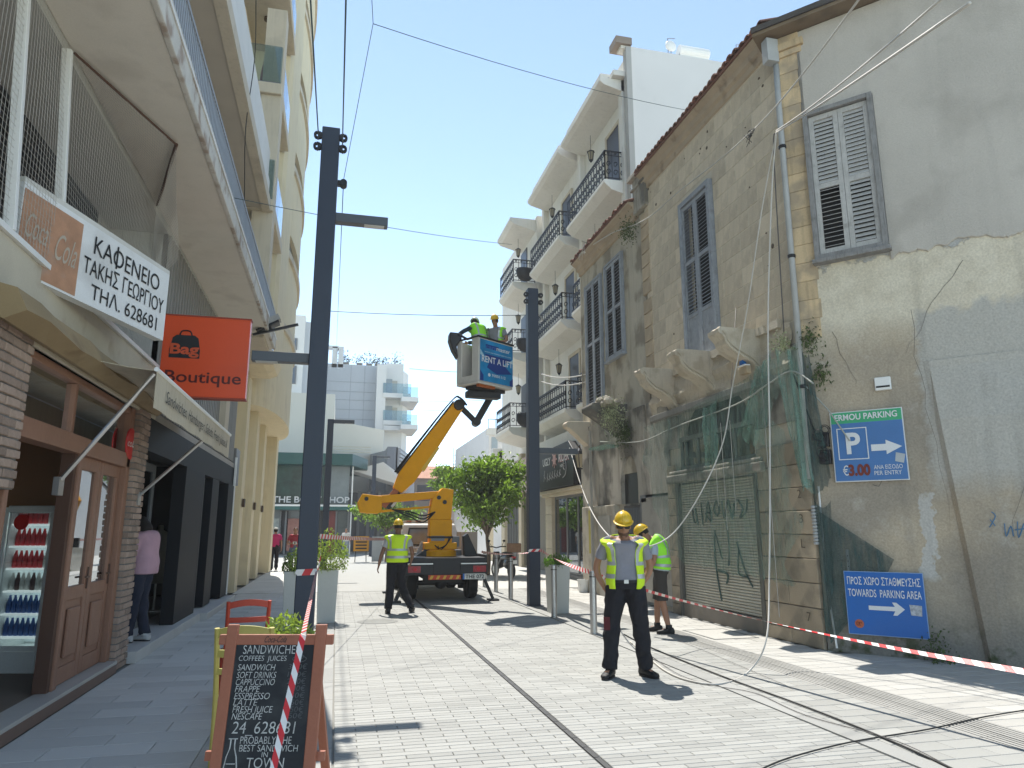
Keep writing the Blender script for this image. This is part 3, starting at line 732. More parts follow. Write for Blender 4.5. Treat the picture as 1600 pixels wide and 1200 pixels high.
B().prism([cbp(-W2 + .03, ZB + .07, -.012), cbp(W2 - .03, ZB + .07, -.012), cbp(W2 - .03, hb, -.012), cbp(-W2 + .03, hb, -.012)], -N2 * .01).build('slate_panel', M('chalkboard_slate', (.014, .017, .022), .6, .25, sc=5, fine=.2, bsc=30, dirt=.5, dcol=(.05, .055, .06), dsc=4, dth=.5), ch)
for s in (-1, 1):
    B().bar(cbp(s * (W2 - .05), ztop - .05, -.06), ct0 + R2 * s * (W2 - .05) - N2 * .55 + V((0, 0, .0)), .05, .03).build('rear_leg', CW, ch)
CHK = M('chalk', (.50, .51, .50), .9, .35, sc=30, fine=.3, bsc=200); DCH = M('dim_chalk', (.10, .11, .12), .9, .3, sc=30)
upv = (cbp(0, 1) - cbp(0, 0)).normalized()
def ctext(s, a, py, h, w, sh=.15, al='L', mat=CHK, wt=-.006): text(s, 'chalk_writing', mat, ch, cbp(a + .03, PXZ(py), -.010), R2, upv, h, w, al, wt, sh)
text('Coca-Cola', 'script_logo', INK, ch, cbp(.0, PXZ(1004), -.006), R2, upv, .036, .13, 'C', .0, .5)
ctext('SANDWICHES', -.215, 1022, .050, .33, 0); ctext('COFFEES  JUICES', -.235, 1033, .030, .28, .1)
for k, (w, y) in enumerate((('SANDWICH', 1048), ('SOFT DRINKS', 1060), ('CAPPUCCINO', 1071), ('FRAPPE', 1082), ('ESSPRESSO', 1093), ('LATTE', 1103), ('FRESH JUICE', 1114), ('NESCAFE', 1125))):
    ctext(w, -.235, y, .036, (.22, .23, .225, .145, .205, .14, .23, .175)[k], .2)
for k, (w, y) in enumerate((('3.00€', 1046), ('1.50€', 1058), ('2.50€', 1069), ('2.00€', 1080), ('1.50€', 1091), ('2.50€', 1102), ('2.50€', 1113), ('1.50€', 1123))): ctext(w, .06, y, .03, .11, .1, mat=DCH)
ctext('24_628681', -.225, 1147, .066, .36, .1)
ctext('PROBABLY THE', -.17, 1163, .040, .29, .05); ctext('BEST SANDWICH', -.17, 1175, .036, .33, .05); ctext('IN', -.04, 1184, .028, .035, .05); ctext('TOWN', -.12, 1201, .055, .21, .05)
m = B()
zt_ = PXZ(1155)
prof_ = [(.012, .0), (.012, .03), (.014, .05), (.028, .09), (.036, .14), (.032, .20), (.036, .28)]
for s in (-1, 1):
    for (a, b), (c, d) in zip(prof_, prof_[1:]): m.bar(cbp(-.18 + s * a, zt_ - b, -.008), cbp(-.18 + s * c, zt_ - d, -.008), .006, .004)
for z in (.0, .125, .15): m.bar(cbp(-.205, zt_ - z, -.008), cbp(-.155, zt_ - z, -.008), .006, .004)
m.build('chalk_bottle', CHK, ch)
m = B()
for (rx, rz, dz) in ((.04, .016, 0), (.026, .010, .012)):
    for j in range(16):
        a, b = 2 * math.pi * j / 16, 2 * math.pi * (j + 1) / 16
        m.bar(cbp(.15 + rx * math.cos(a), PXZ(1030) + dz + rz * math.sin(a), -.009), cbp(.15 + rx * math.cos(b), PXZ(1030) + dz + rz * math.sin(b), -.009), .004, .003)
m.build('chalk_cup', DCH, ch)

# ================================================================== TAVERNA CHAIRS
def chair(mat, seatm, lab, x, y, rz):
    c = thing('taverna_chair', lab, 'chair')
    for sx in (-1, 1):
        m = B(); m.tube([(sx * .18, -.18, 0), (sx * .19, -.18, .45)], .019, 8); m.build('leg', mat, c)
        m = B(); m.tube(catmull([(sx * .18, .18, 0), (sx * .18, .19, .45), (sx * .185, .26, .93)], 5), .019, 8); m.build('leg', mat, c)
    for (z, bow, h) in ((.89, .03, .06), (.76, .03, .05), (.64, .03, .04)):
        m = B(); rg = []
        for i in range(9):
            t = -1 + i / 4; yy = .19 + (z - .45) * .145 + bow * (1 - t * t); zz = z + (.03 * (1 - t * t) if z > .8 else 0)
            rg.append([V((t * .185, yy - .01, zz - h / 2)), V((t * .185, yy + .01, zz - h / 2)), V((t * .185, yy + .01, zz + h / 2)), V((t * .185, yy - .01, zz + h / 2))])
        m.rings(rg); m.build('back_slat', mat, c, bevel=.003)
    B().box(-.2, .2, -.2, .2, .43, .46).build('seat', seatm, c, bevel=.012)
    for (a, b) in (((-.18, -.18), (.18, -.18)), ((-.18, .18), (.18, .18)), ((-.18, -.18), (-.18, .18)), ((.18, -.18), (.18, .18))):
        for z in (.2, .38): B().bar((a[0], a[1], z), (b[0], b[1], z), .022, .028).build('stretcher', mat, c)
    c.location = (x, y, 0); c.rotation_euler = (0, 0, rz); return c
YELP = M('yellow_chair_paint', (.42, .37, .10), .5, .1, sc=6); REDP = M('red_chair_paint', (.42, .045, .02), .45, .08)
STRAW = M('woven_straw_seat', (.42, .34, .2), .9, .15, sc=20)
chair(YELP, STRAW, 'yellow painted wooden chair tucked behind the chalkboard', -.55, 5.75, math.radians(172))
chair(REDP, STRAW, 'red painted wooden chair beyond the yellow chair', -.82, 7.75, math.radians(10) + math.pi)

# ================================================================== PLANTERS AND PLANTS
def leaf_mesh(L, W, bend=.25):
    return [V((0, 0, 0)), V((W, L * .45, L * .08)), V((0, L, -L * bend)), V((-W, L * .45, L * .08))]
def scatter_leaves(mb, pts, L, W, flat=.5):
    for p in pts:
        r = Matrix.Rotation(random.uniform(0, 2 * math.pi), 3, 'Z') @ Matrix.Rotation(random.uniform(-flat, flat * 1.6), 3, 'X') @ Matrix.Rotation(random.uniform(-.6, .6), 3, 'Y')
        k = random.uniform(.7, 1.25); q = [V(p) + r @ (v * k) for v in leaf_mesh(L, W)]
        mb.add(q, [(0, 1, 2), (0, 2, 3)])
POTW = M('white_fibre_planter', (.50, .51, .48), .6, .05, dirt=.15)
SOIL = M('soil', (.05, .035, .025), .95, .2)
def planter(x, y, w, h, lab, kind, group=None, leafc=(.13, .2, .03), spread=.3, hh=.35, n=500, cat='planter'):
    p = thing('planter', lab, 'planter', (x, y, 0), group); a, b = w / 2 * .86, w / 2
    B().rings([[V((x - k, y - k, z)), V((x + k, y - k, z)), V((x + k, y + k, z)), V((x - k, y + k, z))] for k, z in ((a, 0), (b, h), (b - .03, h), (b - .05, h - .05))]).build('pot', POTW, p, bevel=.008)
    B().box(x - b + .045, x + b - .045, y - b + .045, y + b - .045, h - .08, h - .045).build('soil', SOIL, p)
    pl_ = thing(kind[0], kind[1], kind[2], (x, y, h - .045))
    m = B(); st = B()
    pts = []
    for i in range(n):
        r = spread * math.sqrt(random.random()); a_ = random.uniform(0, 6.28); z = h - .02 + hh * random.random() * (1 - (r / spread) ** 2 * .55)
        pts.append((x + r * math.cos(a_), y + r * math.sin(a_), z))
    scatter_leaves(m, pts, .055, .013, 1.1)
    for i in range(26):
        e = random.choice(pts); st.tube([(x + random.uniform(-.08, .08), y + random.uniform(-.08, .08), h - .05), e], .003, 3)
    m.build('foliage', leaf_mat('planter_leaf_%d' % int(leafc[0] * 100), leafc, .35, .35), pl_, kind='stuff'); st.build('stems', M('twig', (.12, .10, .05), .8), pl_, kind='stuff')
    return p
planter(4.33, 14.0, .40, .92, 'tall white square planter at the foot of the right lamp post', ('green_shrub', 'low bright green shrub in the planter by the right lamp post', 'plant'), None, (.10, .19, .03), .27, .22, 700)
planter(-.62, 13.3, .42, .9, 'white square planter behind the left side of the tall charcoal post', ('trailing_plant', 'yellow green plant in the planter left of the tall post', 'plant'), None, (.24, .30, .08), .26, .4, 800)
planter(-.10, 13.6, .36, .9, 'white square planter on the kerb at the street side of the tall post', ('trailing_plant', 'tall straggly yellow green plant beside the red and white tape', 'plant'), None, (.26, .32, .08), .34, .75, 1300)
planter(-3.0, 33.5, .6, 1.0, 'far white planter at the corner of the curved cream building', ('small_plant', 'small green plant at the corner of the cream building', 'plant'), None, (.13, .2, .03), .35, .3, 150)
planter(-.36, 6.4, .40, .54, 'white planter hidden between the chalkboard and the chairs', ('grassy_plant', 'bushy light green plant showing above the chalkboard', 'plant'), None, (.26, .34, .07), .28, .40, 1500)

# ================================================================== BOLLARDS
for (px, py, lab) in ((928, 990, 'steel bollard beside the man with the open vest'), (866, 965, 'steel bollard in front of the white planter'), (798, 937, 'first steel bollard beyond the right lamp post'), (775, 925, 'middle steel bollard near the scooter'), (757, 917, 'steel bollard right behind the truck corner')):
    g = G(px, py); t = thing('bollard', lab, 'bollard', g, 'brushed steel bollards along the right kerb')
    o = B().lathe(g, [(.055, 0), (.055, .94), (.05, .955), (0.002, .957)], 18).build('tube', STEEL, t, smooth=False)
    B().lathe(g, [(.075, 0), (.075, .012), (.056, .013)], 18).build('base_ring', STEEL, t)
    B().lathe(g, [(.0565, .86), (.0565, .875)], 18).build('groove_band', BLACK, t)
t = thing('paint_bucket', 'small white plastic bucket beside the bollard near the stone wall', 'bucket', (4.9, 13.3, 0))
g = G(912, 925); t.location = (g.x, g.y, 0)
m = B().lathe((g.x, g.y, 0), [(.13, 0), (.16, .3), (.17, .3), (.17, .32), (.15, .32), (.12, .02)], 18).build('pail', WHITE, t)
B().tube([(g.x - .16, g.y, .3), (g.x - .12, g.y - .1, .2), (g.x + .12, g.y - .1, .2), (g.x + .16, g.y, .3)], .004, 5).build('handle', STEEL, t)

# ================================================================== TREES
def tree(name, loc, h0, cz, rx, ry, rz, n, lab, leafL=.13, seed=1, group=None, blobs=16, mat=None):
    rnd = random.Random(seed); x, y = loc[0], loc[1]
    t = thing(name, lab, 'tree', (x, y, 0), group)
    tk = B(); tk.tube(catmull([(x, y, 0), (x + .04, y, h0 * .5), (x - .03, y + .02, h0), (x, y, cz)], 4), [.11 - .007 * i for i in range(13)], 8)
    m = B(); cl = []
    for i in range(blobs):
        a = rnd.uniform(0, 6.28); u = rnd.uniform(-.9, .95); r = math.sqrt(max(0, 1 - u * u)) * rnd.uniform(.35, 1.08)
        cl.append(V((x + rx * r * math.cos(a), y + ry * r * math.sin(a), cz + rz * u * .85)))
    for c in cl: tk.tube([(x, y, h0 * .9 + .1 * rnd.random()), V((x, y, h0)).lerp(c, .5) + V((0, 0, .1)), c], [.045, .03, .01], 5)
    pts = []
    for i in range(n):
        c = cl[rnd.randrange(len(cl))] if rnd.random() < .85 else V((x, y, cz)); s = .42
        pts.append(c + V((rnd.gauss(0, rx * s * .42), rnd.gauss(0, ry * s * .48), rnd.gauss(0, rz * s * .45))))
    random.seed(seed); scatter_leaves(m, pts, leafL, leafL * .28, 1.0)
    tk.build('trunk', M('bark', (.16, .12, .09), .9, .2, sc=8), t, smooth=True); m.build('crown', mat or tree_leaf, t, kind='stuff')
    return t
tree('street_tree', PY(762, 828, 26), 1.5, 2.9, 1.40, 1.3, 1.18, 7500, 'leafy street tree behind the truck and the scooter', .19, 3, blobs=22)
tree('street_tree', PY(690, 828, 40), 3.4, 4.4, .75, .7, .7, 1500, 'small light green tree top showing above the yellow boom', .2, 5)
tree('street_tree', PY(605, 828, 38), 1.6, 2.4, 1.5, 1.0, .7, 2600, 'low green tree seen under the yellow arm of the lift', .2, 8)

# ================================================================== RIGHT: OLD STONE HOUSE
C0 = V((6.54, 8.83, 0)); C1 = V((7.94, 7.19, 0)); GU = (C1 - C0).normalized(); GN = V((GU.y, -GU.x, 0))
if GN.x > 0: GN = -GN
GA = math.atan2(GU.y, GU.x)
def gp(px, py): return PL(px, py, C0, GN)
def ga(p): return (p - C0).dot(GU)           # distance along the gable wall
def GP(a, z, d=0): return C0 + GU * a + GN * d + V((0, 0, z))
STONE = M('honey_sandstone', (.60, .52, .40), .92, .08, sc=1.6, fine=.10, bsc=45, bump=.35, isl=.11, dirt=.45, dcol=(.26, .22, .17), dsc=1.6, dth=.56, streak=.15, bdist=.015)
STONEY = M('yellow_quoin_stone', (.58, .44, .27), .92, .10, sc=2, fine=.10, bsc=50, bump=.35, isl=.10, dirt=.75, dcol=(.33, .27, .2), dsc=2.2, dth=.48, streak=.25)
GREYR = M('old_lime_render', (.47, .43, .35), .92, .12, sc=1.3, fine=.08, bump=.4, dirt=.7, dcol=(.2, .17, .13), dsc=1.4, dth=.5, streak=.2, bdist=.02)
DKREN = M('sooty_lime_render', (.40, .37, .315), .92, .18, sc=1.5, fine=.1, bump=.5, dirt=.75, dcol=(.09, .085, .075), dsc=1.3, dth=.48, streak=.3, bdist=.02)
BASES = M('brown_base_stone', (.36, .30, .22), .92, .12, sc=1.5, fine=.12, bump=.4, isl=.12, dirt=.5, dcol=(.13, .12, .1), dsc=2.5, dth=.5)
DUSTJ = M('pale_joint_mortar', (.58, .53, .43), .95, .1)
SHUT = M('weathered_grey_blue_shutter', (.44, .43, .41), .7, .15, sc=8, fine=.12, dirt=.35, dcol=(.16, .14, .12), dsc=9, streak=.2)
SHUTB = M('blue_grey_door_shutter', (.28, .305, .34), .7, .15, sc=8, fine=.12, dirt=.3, dcol=(.12, .11, .1), dsc=9, streak=.2)
ROOFD = M('dark_roof_sheet', (.075, .07, .068), .85, .2, sc=3)
house = thing('stone_house', 'old sandstone corner house with shuttered windows, broken balcony and crumbling render', 'building', (6.6, 12, 0))
XR = 6.6
# --- gable wall with its own plaster zones
def gable_mat():
    m = bpy.data.materials.new('patched_gable_plaster'); m.use_nodes = True; t = m.node_tree; N = t.nodes; L = t.links; b = N['Principled BSDF']
    b.inputs['Roughness'].default_value = .93; b.inputs['Specular IOR Level'].default_value = .2
    ge = N.new('ShaderNodeNewGeometry'); sp = N.new('ShaderNodeSeparateXYZ'); L.new(ge.outputs['Position'], sp.inputs[0])
    def noi(s, d=6, rough=.5, mp=None):
        n = N.new('ShaderNodeTexNoise'); n.inputs['Scale'].default_value = s; n.inputs['Detail'].default_value = d; n.inputs['Roughness'].default_value = rough
        if mp:
            k = N.new('ShaderNodeMapping'); k.inputs['Scale'].default_value = mp; L.new(ge.outputs['Position'], k.inputs[0]); L.new(k.outputs[0], n.inputs[0])
        else: L.new(ge.outputs['Position'], n.inputs[0])
        return n.outputs[0]
    def ma(op, *a):
        k = N.new('ShaderNodeMath'); k.operation = op
        for i, v in enumerate(a):
            if isinstance(v, (int, float)): k.inputs[i].default_value = v
            else: L.new(v, k.inputs[i])
        return k.outputs[0]
    def mr(v, a, c, lo=0, hi=1):
        k = N.new('ShaderNodeMapRange'); k.inputs[1].default_value = a; k.inputs[2].default_value = c; k.inputs[3].default_value = lo; k.inputs[4].default_value = hi; L.new(v, k.inputs[0]); return k.outputs[0]
    def mix(f, a, c):
        k = N.new('ShaderNodeMix'); k.data_type = 'RGBA'
        L.new(f, k.inputs[0]) if not isinstance(f, float) else setattr(k.inputs[0], 'default_value', f)
        for i, v in ((6, a), (7, c)):
            if isinstance(v, tuple): k.inputs[i].default_value = (*v, 1)
            else: L.new(v, k.inputs[i])
        return k.outputs[2]
    z = sp.outputs[2]
    big, mid, fin = noi(.9, 8), noi(4, 8, .6), noi(40, 5)
    zz = ma('ADD', z, ma('MULTIPLY', ma('SUBTRACT', mid, .5), .55))
    zz2 = ma('ADD', z, ma('MULTIPLY', ma('SUBTRACT', big, .5), 1.6))
    grey = mix(mr(noi(.55, 4), .35, .65), (.45, .445, .43), (.37, .365, .35))
    cream = mix(mr(mid, .35, .7), (.66, .60, .48), (.56, .50, .39))
    low = mix(mr(big, .38, .62), (.46, .385, .285), (.32, .28, .225))
    low = mix(mr(noi(2.1, 9, .65), .55, .7, 0, .55), low, (.50, .46, .4))
    lowest = (.20, .19, .17)
    c = mix(mr(zz, 5.36, 5.40), cream, grey)
    c = mix(mr(zz2, 4.0, 4.5), low, c)
    c = mix(mr(zz2, .1, .8), lowest, c)
    # grey patch at the right end, below the cream one
    along = ma('DOT_PRODUCT', 0.0, 0.0) if False else None
    vd = N.new('ShaderNodeVectorMath'); vd.operation = 'DOT_PRODUCT'; L.new(ge.outputs['Position'], vd.inputs[0]); vd.inputs[1].default_value = tuple(GU)
    al = ma('SUBTRACT', vd.outputs['Value'], C0.dot(GU))
    pm = ma('MULTIPLY', mr(ma('ADD', al, ma('MULTIPLY', ma('SUBTRACT', mid, .5), .3)), 1.42, 1.5), mr(zz, 4.55, 4.45))
    c = mix(ma('MULTIPLY', pm, mr(zz2, 1.9, 2.4)), c, (.45, .43, .385))
    # repair patch low on the wall, pale streak
    pw = ma('MULTIPLY', mr(ma('ABSOLUTE', ma('SUBTRACT', ma('ADD', al, ma('MULTIPLY', ma('SUBTRACT', mid, .5), .45)), 1.34)), .10, .08), ma('MULTIPLY', mr(zz, 2.05, 2.0), mr(zz, .95, 1.1)))
    c = mix(pw, c, (.50, .48, .44))
    gm = ma('MULTIPLY', ma('MULTIPLY', mr(z, .55, .1), mr(mid, .5, .62)), .9); c = mix(gm, c, (.05, .065, .025))
    st = noi(1.2, 5, .5, (3, 3, .18)); c = mix(mr(st, .58, .8, 0, .45), c, (.17, .155, .135))
    sm = N.new('ShaderNodeVectorMath'); sm.operation = 'SCALE'; L.new(c, sm.inputs[0]); L.new(mr(fin, .3, .7, .86, 1.12), sm.inputs['Scale'])
    L.new(sm.outputs[0], b.inputs['Base Color'])
    bp = N.new('ShaderNodeBump'); bp.inputs['Strength'].default_value = .7; bp.inputs['Distance'].default_value = .03
    L.new(ma('ADD', ma('ADD', mid, ma('MULTIPLY', fin, .25)), ma('MULTIPLY', mr(zz, 5.36, 5.40), .8)), bp.inputs['Height']); L.new(bp.outputs[0], b.inputs['Normal'])
    return m
GM = gable_mat()
sh_t0, sh_t1 = ga(gp(1275, 385)), ga(gp(1390, 385))
m = B()
# hole free wall in pieces round the window
Za, Zb = 5.55, 7.80; A_, B_ = .22 + .03, 1.12 - .03
A_, B_ = sh_t0 + .06, sh_t1 - .07
def gbox(m, a0, a1, z0, z1, d0, d1): return m.par(GP(a0, z0, d0), GU * (a1 - a0), GN * (d1 - d0), (0, 0, z1 - z0))
gbox(m, .0, A_, 0, 9.35, -.4, 0); gbox(m, B_, 7, 0, 9.35, -.4, 0); gbox(m, A_, B_, 0, Za, -.4, 0); gbox(m, A_, B_, Zb, 9.35, -.4, 0)
m.build('gable_wall', GM, house)
rs_ = B(); GREYSKIN = M('grey_cement_render', (.48, .445, .395), .92, .10, sc=.9, fine=.08, bsc=50, bump=.3, dirt=.5, dcol=(.34, .31, .27), dsc=1.1, dth=.5, streak=.06, bdist=.02)
def edge_z(a_): return 5.36 + .10 * noise.noise(V((a_ * 2.1, 0, 5))) + .05 * noise.noise(V((a_ * 9, 1, 5))) + .02 * noise.noise(V((a_ * 31, 2, 5)))
def skin(a0_, a1_, zlo, zhi):
    n_ = max(2, int((a1_ - a0_) / .025)); rr_s = []
    for i_ in range(n_ + 1):
        a_ = a0_ + (a1_ - a0_) * i_ / n_; zl = zlo(a_) if callable(zlo) else zlo; zh = zhi(a_) if callable(zhi) else zhi
        rr_s.append([GP(a_, zl, -.01), GP(a_, zl, .016), GP(a_, zl + .012, .026), GP(a_, zh, .026), GP(a_, zh, -.01)])
    rs_.rings(rr_s)
skin(.33, A_ - .075, edge_z, 9.33); skin(B_ + .075, 6.9, edge_z, 9.33); skin(A_ - .075, B_ + .075, Zb + .075, 9.33)
rs_.build('upper_render_skin', GREYSKIN, house)
# batter / buttress swelling low on the wall
bw = B(); a0 = ga(gp(1440, 560)); rr = []
for (a, d) in ((a0 - .0, 0.005), (a0 + .06, .10), (a0 + .5, .13), (6.9, .13)):
    rr.append([GP(a + (.30 - z * .075 if a < a0 + .3 else 0), z, d * (1 if z < 3.6 else .02 / max(d, .02))) for z in (0, 1, 2, 3, 3.7, 3.8)])
bw.rings(rr, closed=False, cap=False).build('wall_thickening', GM, house)
# quoin strip of yellow blocks at the corner (both faces)
qz = 4.35; k = 0
qm = {}
while qz < 8.95:
    h = .29
    w = .30 + (.03 if k % 2 else 0)
    m = B(); m.par(GP(-.02, qz, -.02), GU * w, GN * .035, (0, 0, h - .006)); m.build('quoin_block', STONEY, house, bevel=.004)
    qz += h; k += 1
m = B(); gbox(m, -.04, .36, 8.98, 9.08, -.05, .05); gbox(m, -.06, .40, 9.08, 9.2, -.05, .09); gbox(m, -.02, .33, 9.2, 9.34, -.05, .04); m.build('corner_capital', STONEY, house, bevel=.01)
m = B(); gbox(m, .36, .62, 7.5, 8.6, -.01, .008); 
# facade body
H0 = 9.62
m = B(); m.box(XR + .006, XR + .5, 8.87, 10.35, 0, H0); m.box(XR + .006, XR + .5, 12.98, 14.2, 0, H0)
m.box(XR + .006, XR + .5, 10.35, 12.98, 4.1, 4.75); m.box(XR + .006, XR + .5, 10.35, 11.15, 4.75, H0); m.box(XR + .006, XR + .5, 12.4, 12.98, 4.75, H0); m.box(XR + .006, XR + .5, 11.15, 12.4, 8.15, H0)
m.build('facade_core', DUSTJ, house)
mm = B(); mm.box(XR + .4, 11, 8.9, 18.7, 9.0, 9.1); mm.build('attic_floor', DARKIN, house)
cache = {}
def block(y, z, w, h, mat, x=XR, proud=0, par=None):
    k = (round(w, 2), round(h, 2), mat.name)
    if k not in cache:
        q = B(); e = .008; w2, h2 = (w - .012) / 2, (h - .010) / 2
        q.rings([[V((.05, -w2, -h2)), V((.05, w2, -h2)), V((.05, w2, h2)), V((.05, -w2, h2))], [V((e, -w2, -h2)), V((e, w2, -h2)), V((e, w2, h2)), V((e, -w2, h2))],
                 [V((0, -w2 + e, -h2 + e)), V((0, w2 - e, -h2 + e)), V((0, w2 - e, h2 - e)), V((0, -w2 + e, h2 - e))]])
        cache[k] = q.mesh('stone_block'); cache[k].materials.append(mat)
    return piece(cache[k], 'stone_block', par or house, (x + random.uniform(-.003, .002) - proud, y, z), (random.uniform(-.004, .004), random.uniform(-.004, .004), random.uniform(-.006, .006)))
holes = [(11.16, 12.38, 4.7, 8.12)]
z = 4.72; r = 0
while z < 9.3:
    off = (r % 2) * .3; y = 8.86
    edges = [8.86] + [8.86 + .6 * i + off for i in range(1, 10) if 8.86 + .6 * i + off < 14.15] + [14.15]
    for a, b in zip(edges, edges[1:]):
        if b - a < .05: continue
        segs = [(a, b)]
        for (ha, hb_, hz0, hz1) in holes:
            if z + .32 > hz0 + .1 and z < hz1 - .05:
                ns_ = []
                for (s, e) in segs:
                    if e <= ha or s >= hb_: ns_.append((s, e))
                    else:
                        if s < ha - .06: ns_.append((s, ha))
                        if e > hb_ + .06: ns_.append((hb_, e))
                segs = ns_
        for (s, e) in segs: block((s + e) / 2, z + .16, round(e - s, 1) if False else e - s, .325, STONE)
    z += .325; r += 1
pit = B(); rnd = random.Random(11)
for k_ in range(20):
    y_, z_, r_ = rnd.uniform(9.0, 14.0), rnd.uniform(8.2, 9.3) if k_ < 15 else rnd.uniform(5, 8.2), rnd.uniform(.012, .04)
    if 11.05 < y_ < 12.5 and z_ < 8.25: continue
    pit.ell((XR - .004, y_, z_), .012, r_, r_ * rnd.uniform(.6, 1.3), 7, 4)
pit.build('stone_pits', M('dark_pit', (.13, .10, .075), .95), house, kind='stuff')
# cornice, eave, roof tiles
m = B(); prof = [(0, 9.0), (-.06, 9.02), (-.08, 9.12), (-.18, 9.16), (-.22, 9.26), (-.40, 9.33), (-.42, 9.38), (.3, 9.40), (.3, 9.0)]
m.prism([(XR + a * .55, 8.9, b + .30) for a, b in prof][::-1], (0, 5.18, 0)); m.build('eave_cornice', M('dirty_cornice', (.42, .34, .25), .9, .15, dirt=.7, dcol=(.20, .15, .11), dsc=3), house)
TILE = M('terracotta_roof_tile', (.22, .11, .08), .85, .2, sc=4, isl=.3, dirt=.4, dcol=(.1, .07, .055), dsc=5)
tm = B(); rg = []
for xx in (0, .45):
    rg.append([V((xx, .085 * math.cos(math.pi * i / 6), .07 * math.sin(math.pi * i / 6) + xx * .35)) for i in range(7)] + [V((xx, .065 * math.cos(math.pi * (6 - i) / 6), .05 * math.sin(math.pi * (6 - i) / 6) + xx * .35)) for i in range(7)])
tm.rings(rg); tmesh = tm.mesh('roof_tile'); tmesh.materials.append(TILE)
for i in range(29): piece(tmesh, 'roof_tile', house, (XR - .30 + random.uniform(-.02, .02), 8.94 + i * .179, 9.68 + random.uniform(-.008, .008)), (0, 0, random.uniform(-.04, .04)))
m = B(); m.add([(XR - .26, 8.9, 9.66), (XR - .26, 14.1, 9.66), (9.6, 14.1, 10.6), (9.6, 8.9, 10.6)], [(0, 3, 2, 1)]); m.build('roof_slope', TILE, house, solid=.04)
# roof over the gable wall: dark overhanging sheet
m = B(); m.add([GP(-.3, 9.44, .35), GP(7, 9.44, .35), GP(7, 10.6, -3), GP(-.3, 10.6, -3)], [(0, 1, 2, 3)])
m.build('roof_sheet', ROOFD, house, solid=.08)
m = B(); gbox(m, -.3, 7, 9.35, 9.41, -.2, .30); m.build('eave_board', M('eave_timber', (.2, .15, .1), .8, .15, dirt=.4), house)
# ---- louvre shutters
def louvre_leaf(parent, o, u, w, z0, z1, nrm, mat, slatn, tilt=.5, single=True, solid_low=0, mids=(.5,), sw=.045, tilts=None):
    """frame with slats; u along, nrm outwards"""
    u = V(u).normalized(); nrm = V(nrm).normalized(); o = V(o); st = .07
    lf = B(); P = lambda a, z, d=0: V((o.x, o.y, 0)) + u * a + nrm * d + V((0, 0, z))
    def pb(a0, a1, za, zb_, d0=0, d1=.035): lf.par(P(a0, za, d0), u * (a1 - a0), nrm * (d1 - d0), (0, 0, zb_ - za))
    pb(0, st, z0, z1); pb(w - st, w, z0, z1); pb(st, w - st, z0, z0 + .08); pb(st, w - st, z1 - .08, z1)
    H = z1 - z0; cuts = [z0 + .08]
    if solid_low:
        pb(st, w - st, z0 + .08, z0 + solid_low, .004, .02); pb(st, w - st, z0 + solid_low, z0 + solid_low + .08); cuts = [z0 + solid_low + .08]
    spans = []; zlast = cuts[0]
    for mf in mids:
        zm = z0 + H * mf; pb(st, w - st, zm - .04, zm + .04); spans.append((zlast, zm - .04)); zlast = zm + .04
    spans.append((zlast, z1 - .08))
    leaf = lf.build('shutter_leaf', mat, parent, bevel=.004)
    a = u * (w - 2 * st - .006); hl = V((0, 0, .007)); allm = B()
    for si, (sa, sb) in enumerate(spans):
        tl_, sw_ = (tilts[si] if tilts else (tilt, sw))
        sd = (nrm * math.cos(tl_) * sw_ - V((0, 0, math.sin(tl_) * sw_)))
        sme = B().par(-a / 2 - sd / 2, a, sd, hl).mesh('slat'); sme.materials.append(mat)
        n = max(1, int((sb - sa) / slatn))
        for i in range(n):
            c = P(w / 2, sa + (i + .5) * (sb - sa) / n, .018)
            if single: piece(sme, 'slat', leaf, c, None)
            else: allm.par(c - a / 2 - sd / 2, a, sd, hl)
    if not single: allm.build('louvre_slats', mat, leaf, kind='stuff')
    return leaf
# gable window
def shf(o, u, w, *a, **k): return louvre_leaf(house, o, u, w, *a, **k)
f = B(); e = .07
gbox(f, A_ - e, A_, Za - e, Zb + e, -.05, .12); gbox(f, B_, B_ + e, Za - e, Zb + e, -.05, .12); gbox(f, A_, B_, Za - e, Za, -.05, .12); gbox(f, A_, B_, Zb, Zb + e, -.05, .12)
gbox(f, A_ - .1, B_ + .1, Za - .13, Za - .07, -.02, .16)
f.build('window_frame', M('silver_grey_timber', (.24, .235, .23), .85, .2, sc=10, streak=.3, dirt=.4, dcol=(.12, .1, .09), dsc=6), house, bevel=.006)
m = B(); gbox(m, A_, B_, Za, Zb, -.3, -.28); m.build('dark_room', DARKIN, house)
mid_ = (A_ + B_) / 2; wl = mid_ - A_ - .004
louvre_leaf(house, GP(A_ + .002, 0, .02), GU, wl, Za + .01, Zb - .01, GN, SHUT, .064, .9, True, mids=(.48,), tilts=((.35, .05), (1.1, .066)))
louvre_leaf(house, GP(mid_ + .002, 0, .02), GU, wl, Za + .01, Zb - .01, GN, SHUT, .064, 1.0, True, mids=(.48,), tilts=((1.0, .064), (1.15, .068)))
